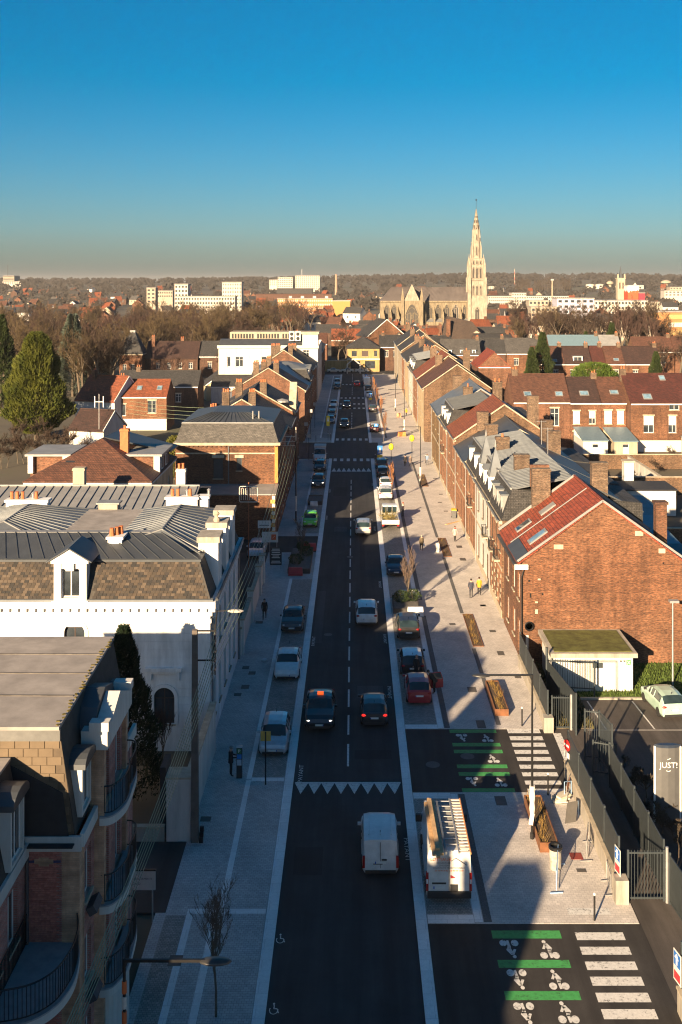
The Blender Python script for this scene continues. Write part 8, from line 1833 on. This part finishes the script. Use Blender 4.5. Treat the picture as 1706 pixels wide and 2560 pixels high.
water_barrier('white plastic barrier at the near side of the right tree planter', 4.9, 6.3, 89.6, wb2); water_barrier('white plastic barrier at the far side of the right tree planter', 4.6, 6.3, 94.5, wb2)
water_barrier('red plastic barrier at the near side of the left tree planter', -6.0, -4.6, 102.0, rb2); water_barrier('red plastic barrier at the far side of the left tree planter', -5.0, -3.6, 111.5, rb2)
water_barrier('white plastic sacks stacked at the far left planter', -5.2, -4.2, 133.5, wb2, .6)
c_ = g_('R5', 10, 425); water_barrier('orange plastic barrier far up the right pavement', c_.x-.7, c_.x+.8, c_.y, plain('orange_plastic', (.7,.16,.02), .5), .8)
c_ = g_('S6', 1090, 640); water_barrier('small orange barrier further up by the worker', c_.x-.5, c_.x+.5, c_.y, plain('pale_orange_plastic', (.5,.25,.12), .6), .9)
shrub_ = leafy_meshes(81, 1.0, lambda t: .55*(1-(2*t-1)**2)**.5+.1, 900, .16, leafm('planter_shrub', (.015,.028,.01), (.05,.075,.025), 2), trunk_r=.03)
for i, (x, y, lab) in enumerate(((-5.4,104.4,'round green shrub in the near part of the left tree planter'),(-4.5,107.5,'round green shrub in the middle of the left tree planter'),(-4.9,109.6,'round green shrub at the far end of the left tree planter'),(4.5,92.0,'round green shrub left of the trunk in the right tree planter'),(5.5,92.4,'round green shrub right of the trunk in the right tree planter'))): tree('evergreen_bush', lab, shrub_, (x, y, .4), 1.0, i, cat='bush')
# street trees (young, bare)
ST = bare_tree_meshes(61, 6.4, .62, .05, 4, tm=M['bark'], cm=plain('fine_twigs', (.13,.09,.068), .95), r_min=.0065, up=.7, n0=14, fast=.5)
ST2 = bare_tree_meshes(62, 6.4, .3, .05, 4, tm=M['bark'], cm=plain('orange_twigs', (.3,.13,.05), .95), r_min=.008, up=.9, n0=10, fast=.5)
tree('young_tree', 'slender bare street tree at the bottom left beside the kerb', ST, (-5.0, 40.7, 0), 1.12, 0)
c_ = g_('R3', 1228, 268); tree('young_tree', 'slender bare tree in the planter with white barriers', ST, (5.1, 92.3, 0), 1.0, 2)
tree('young_tree', 'slender bare tree in the planter with red barriers', ST, (-5.0, 106.5, 0), .9, 4)
for i, (x, y, lab) in enumerate(((5.2,137,'orange twigged young tree beside the parked white cars'),(5.6,187,'tall orange twigged young tree at the far crossing'),(5.7,212,'slim orange twigged tree beyond the far crossing'),(5.6,232,'slim pale tree, second beyond the far crossing'),(5.6,255,'slim pale tree, third beyond the far crossing'))): tree('young_tree', lab, ST2, (x, y, 0), 1.05 if i else .95, i)
# far signs
def far_sign(label, r_, x, ytop, ybot, post_y, w, m, m2=None):
    c = g_(r_, x, post_y); a = p_(r_, x, ytop, c.y); b = p_(r_, x, ybot, c.y); t_ = thing('road_sign', label, 'road sign', (c.x, c.y, PZ))
    MB().tube([(c.x,c.y,0),(c.x,c.y,a.z)], .04, 6).build('post', M['black'], t_); h = a.z-b.z
    MB().box(c.x-w/2,c.x+w/2,c.y-.06,c.y-.03,b.z+(h*.35 if m2 else 0),a.z).build('panel', m, t_)
    MB().add([(c.x-w*.3,c.y-.065,b.z+h*.45),(c.x+w*.3,c.y-.065,b.z+h*.45),(c.x,c.y-.065,a.z-h*.1)], [(0,1,2)]).build('pictogram', M['frame_w'], t_)
    if m2: MB().box(c.x-w/2,c.x+w/2,c.y-.06,c.y-.03,b.z,b.z+h*.32).build('lower_panel', m2, t_)
bsg = plain('sign_blue', (.04,.2,.55), .4); ysg = plain('sign_yellow', (.7,.5,.03), .5)
far_sign('blue crossing sign over a yellow plate at the far right crossing', 'S6', 942, 860, 965, 1000, .8, bsg, ysg)
far_sign('blue and yellow sign beside the white car further up', 'S6', 867, 447, 500, 520, .8, bsg, ysg); far_sign('small blue sign behind the dark red parked car', 'S6', 912, 688, 712, 765, .8, bsg)
far_sign('blue sign at the very end of the street', 'S6', 835, 300, 330, 345, .8, bsg); far_sign('yellow sign on the left pavement by the far parked cars', 'S6', 535, 625, 705, 815, .6, ysg)
for x, y, h, lab in ((1030,975,2.1,'bright yellow covered signal on a post, left of the two'),(1193,960,3.2,'bright yellow covered signal on a post, right of the two')):
    c = g_('S6', x, y); t_ = thing('covered_signal', lab, 'signal', (c.x, c.y, PZ)); MB().tube([(0,0,0),(0,0,h+1.2)], .05, 6).build('post', M['black'], t_, False); MB().ball((0,0,h), .55, 10, 6, (.75,.6,1.0)).build('yellow_cover', plain('yellow_cover', (.75,.65,.02), .6), t_, False, True)
for i, (x, y, h) in enumerate(((-7.6,176,5),(-7.4,190,5.5),(-7.2,205,5),(-6.8,168,4.2))): 
    t_ = thing('sign_post', ['thin dark post at the left corner of the side street','thin dark post beyond the left side street','thin dark post further along the left shops','thin dark post just before the left side street'][i], 'post', (x, y, 0)); MB().tube([(0,0,0),(0,0,h)], .05, 6).build('post', M['black'], t_, False); MB().box(-.3,.3,-.05,.0,h-.6,h).build('panel', M['steel'], t_, False)
solo('fallen_board', MB().bar((*at('R5', 255, 915), .1), (*at('R5', 335, 895), .1), .25, .05), M['wood'], 'pale plank lying on the right pavement below the bin', 'plank')
solo('rubble_bag', MB().ball((*at('R3', 292, 662), .15), .22, 8, 5, (1.2,.8,.6)), wb2, 'white bag lying in a hole of the left pavement', 'bag')
# ------------------------------------------------------------------ fenced company entrance on the right
fm_ = M['greymetal']
def fence_panel(parent, a, b, z0, z1, solid=True, step=.14):
    a, b = Vector((a[0],a[1],0)), Vector((b[0],b[1],0)); L = (b-a).length; u = Vector((0,0,1))
    MB().bar(a+u*(z1-.05), b+u*(z1-.05), .05, .07).build('top_rail', fm_, parent); MB().bar(a+u*(z0+.08), b+u*(z0+.08), .05, .07).build('bottom_rail', fm_, parent)
    if solid: MB().bar(a+u*(z0+z1)/2, b+u*(z0+z1)/2, .02, z1-z0-.2).build('infill_sheet', plain('grey_sheet', (.032,.04,.044), .6, .1), parent)
    else:
        n = int(L/step)
        for i in range(n+1): p = a.lerp(b, i/n); MB().bar(p+u*z0, p+u*(z1+.08), .024).build('bar', fm_, parent)
    for p in (a, b): MB().bar(p, p+u*(z1+.1), .09).build('post', fm_, parent)
def wall_run(label, x0, x1, y0, y1, h):
    t_ = thing('fence', label, 'fence', ((x0+x1)/2, (y0+y1)/2, 0)); MB().box(x0,x1,y0,y1,0,h).build('low_wall', M['concrete'], t_); MB().box(x0-.04,x1+.04,y0-.04,y1+.04,h,h+.08).build('coping', M['stone'], t_)
    return t_
f1 = wall_run('grey sheet fence on a low concrete wall between the two crossings', 12.45, 12.75, 48.6, 60.4, .95)
for i in range(4): fence_panel(f1, (12.62,48.7+i*2.9), (12.62,48.7+(i+1)*2.9-.08), 1.0, 2.75)
f2 = wall_run('grey sheet fence on a low wall beside the lone planter', 12.5, 12.8, 66.6, 77.9, .8)
for i in range(4): fence_panel(f2, (12.66,66.75+i*2.78), (12.66,66.75+(i+1)*2.78-.08), .85, 2.5)
MB().box(12.35,12.95,66.3,66.9,0,1.0).build('wall_pier', M['concrete'], f2); MB().box(12.3,12.9,48.0,48.6,0,1.15).build('wall_pier', M['concrete'], f1)
g1 = thing('gate', 'grey barred gate leaf between the wall pier and the steel gatepost', 'gate', (13.5, 66.9, 0)); fence_panel(g1, (12.95,66.9), (14.1,66.9), .1, 2.1, False); MB().tube([(14.17,66.8,0),(14.17,66.8,2.3)], .08, 8).build('gatepost', M['steel'], g1)
g2 = thing('gate', 'open grey sheet gate leaf standing towards the kiosk', 'gate', (14.0, 70, 0)); fence_panel(g2, (14.3,66.0), (13.6,72.2), .15, 2.6); MB().tube([(13.6,72.2,0),(13.6,72.2,3.4)], .09, 8).build('gatepost', fm_, g2)
g3 = thing('fence', 'grey barred fence running right from the open gate before the kiosk', 'fence', (16, 72, 0)); fence_panel(g3, (13.7,72.3), (16.8,71.9), .6, 2.5, False, .16)
g4 = thing('fence', 'second grey sheet fence parallel behind the street fence', 'fence', (14.6, 53, 0))
for i in range(4): fence_panel(g4, (14.75-i*.0,48.9+i*2.6), (14.75,48.9+(i+1)*2.6-.08), .1, 2.5)
g5 = thing('gate', 'tall grey barred gate beside the blue sign at the lot entrance', 'gate', (13.7, 48.4, 0)); fence_panel(g5, (12.95,48.35), (14.6,48.35), .1, 2.3, False, .15); MB().tube([(14.7,48.2,0),(14.7,48.2,2.6)], .07, 8).build('gatepost', M['steel'], g5)
g6 = thing('gate', 'open sheet gate leaf turned towards us beside the barred gate', 'gate', (14.6, 47, 0)); fence_panel(g6, (14.8,48.1), (15.0,45.7), .1, 2.3)
g7 = thing('gate', 'narrow grey mesh gate casting a ladder shadow on the lot', 'gate', (14.4, 61, 0)); fence_panel(g7, (14.1,62.6), (14.9,62.4), .2, 3.0, False, .12); fence_panel(g7, (14.2,60.9), (15.4,60.4), .1, 1.9, False, .14); fence_panel(g7, (14.9,62.35), (15.2,60.5), .2, 3.0, False, .12)
f8 = wall_run('low concrete wall corner at the bottom right edge', 12.95, 13.25, 36, 41.0, .95); fence_panel(f8, (13.1,36), (13.1,40.9), 1.0, 2.75)
def wall_sign(label, x, y, z, parts):
    t_ = thing('sign', label, 'sign', (x, y, z), R(-90)); MB().box(-.3,.3,-.02,0,0,1.2).build('panel', M['white_clean'], t_, False)
    MB().box(-.26,.26,-.03,-.02,.62,1.14).build('blue_field', plain('sign_deep_blue', (.02,.12,.42), .5), t_, False); MB().bar((-.02,-.035,.68),(-.02,-.035,1.08),.1,.01).add([(-.2,-.036,.92),(.16,-.036,.92),(-.02,-.036,1.12)], [(0,1,2)]).build('arrow', M['frame_w'], t_, False)
    MB().box(-.24,.24,-.03,-.02,.08,.4).build('red_lettering', plain('sign_red', (.45,.03,.04), .5), t_, False)
    t_.rotation_euler = (0,0,R(-80)); return t_
wall_sign('blue and red notice with white arrow on the fence end', 12.55, 48.62, 1.15, 0); wall_sign('blue and red notice with white arrow at the bottom right edge', 12.95, 40.95, 1.2, 0)
ns = thing('sign', 'round red no entry sign on the grey fence by the lot', 'sign', (12.5, 59.9, 1.5), R(-72)); MB().lathe([(.32,0),(.32,.03)], (0,0,0), 20).build('disc', plain('no_entry_red', (.5,.02,.02), .4), ns, False).matrix_local = Matrix.Translation((0,0,.6)) @ Matrix.Rotation(R(90), 4, 'X'); MB().box(-.24,.24,-.04,-.03,.54,.66).build('white_bar', M['frame_w'], ns, False); MB().box(-.25,.25,-.02,0,-.1,.2).build('lower_plate', M['frame_w'], ns, False)
# totem sign
tt = thing('totem_sign', 'tall grey totem sign with white JUST! lettering behind the fence', 'sign', (16.9, 55.5, 0)); gm_ = plain('totem_grey', (.09,.09,.09), .5, .1, var=.12)
pr = [(-.68,0),(-.35,-.12),(0,-.16),(.35,-.12),(.68,0),(.35,.12),(0,.16),(-.35,.12)]
MB().prism(pr, .0, 3.95).build('column', gm_, tt, False, smooth=False); MB().prism([(a*1.02,b*1.05) for a, b in pr], 3.95, 4.1).build('cap', plain('totem_cap', (.03,.04,.06), .3), tt, False); MB().box(.64,.72,-.05,.05,0,4.0).build('edge_trim', M['frame_w'], tt, False); MB().box(-.72,-.64,-.05,.05,0,4.0).build('edge_trim', M['frame_w'], tt, False)
sign_text(tt, 'JUST!', 3.05, .42, wtx, -.175, .02); MB().bar((-.05,-.17,3.36),(.12,-.16,3.42),.04,.02).build('logo_stroke', wtx, tt, False); MB().tube([(-.12,-.18,2.78),(0,-.19,2.74),(.12,-.18,2.78)], .018, 4).build('logo_smile', wtx, tt, False)
hd = bare_tree_meshes(71, 1.6, 1.0, .04, 4, cm=plain('hedge_twigs', (.06,.045,.03), .95), r_min=.012, up=.5, n0=8)
for i in range(12): tree('bare_bush', 'leafless hedge shrub behind the second grey fence', hd, (15.6+random.uniform(-.3,1.6), 52+i*.75, 0), random.uniform(.8,1.2), i, 'hedge by the totem', 'bush')
# ------------------------------------------------------------------ haze over the whole town
hz = MB().box(-7100, 7100, -320, 13000, -3, 92).build('haze', [], None, False); hz['kind'] = 'stuff'; hz['label'] = 'pale winter haze over the town'; hz['category'] = 'haze'
hm = bpy.data.materials.new('haze'); hm.use_nodes = True; ht = hm.node_tree; ht.nodes.clear(); ho = ht.nodes.new('ShaderNodeOutputMaterial'); hv = ht.nodes.new('ShaderNodeVolumePrincipled')
hv.inputs['Color'].default_value = (.48,.48,.5,1); hv.inputs['Density'].default_value = 0.00008; hv.inputs['Anisotropy'].default_value = 0.0
ht.links.new(hv.outputs[0], ho.inputs['Volume']); hz.data.materials.append(hm)
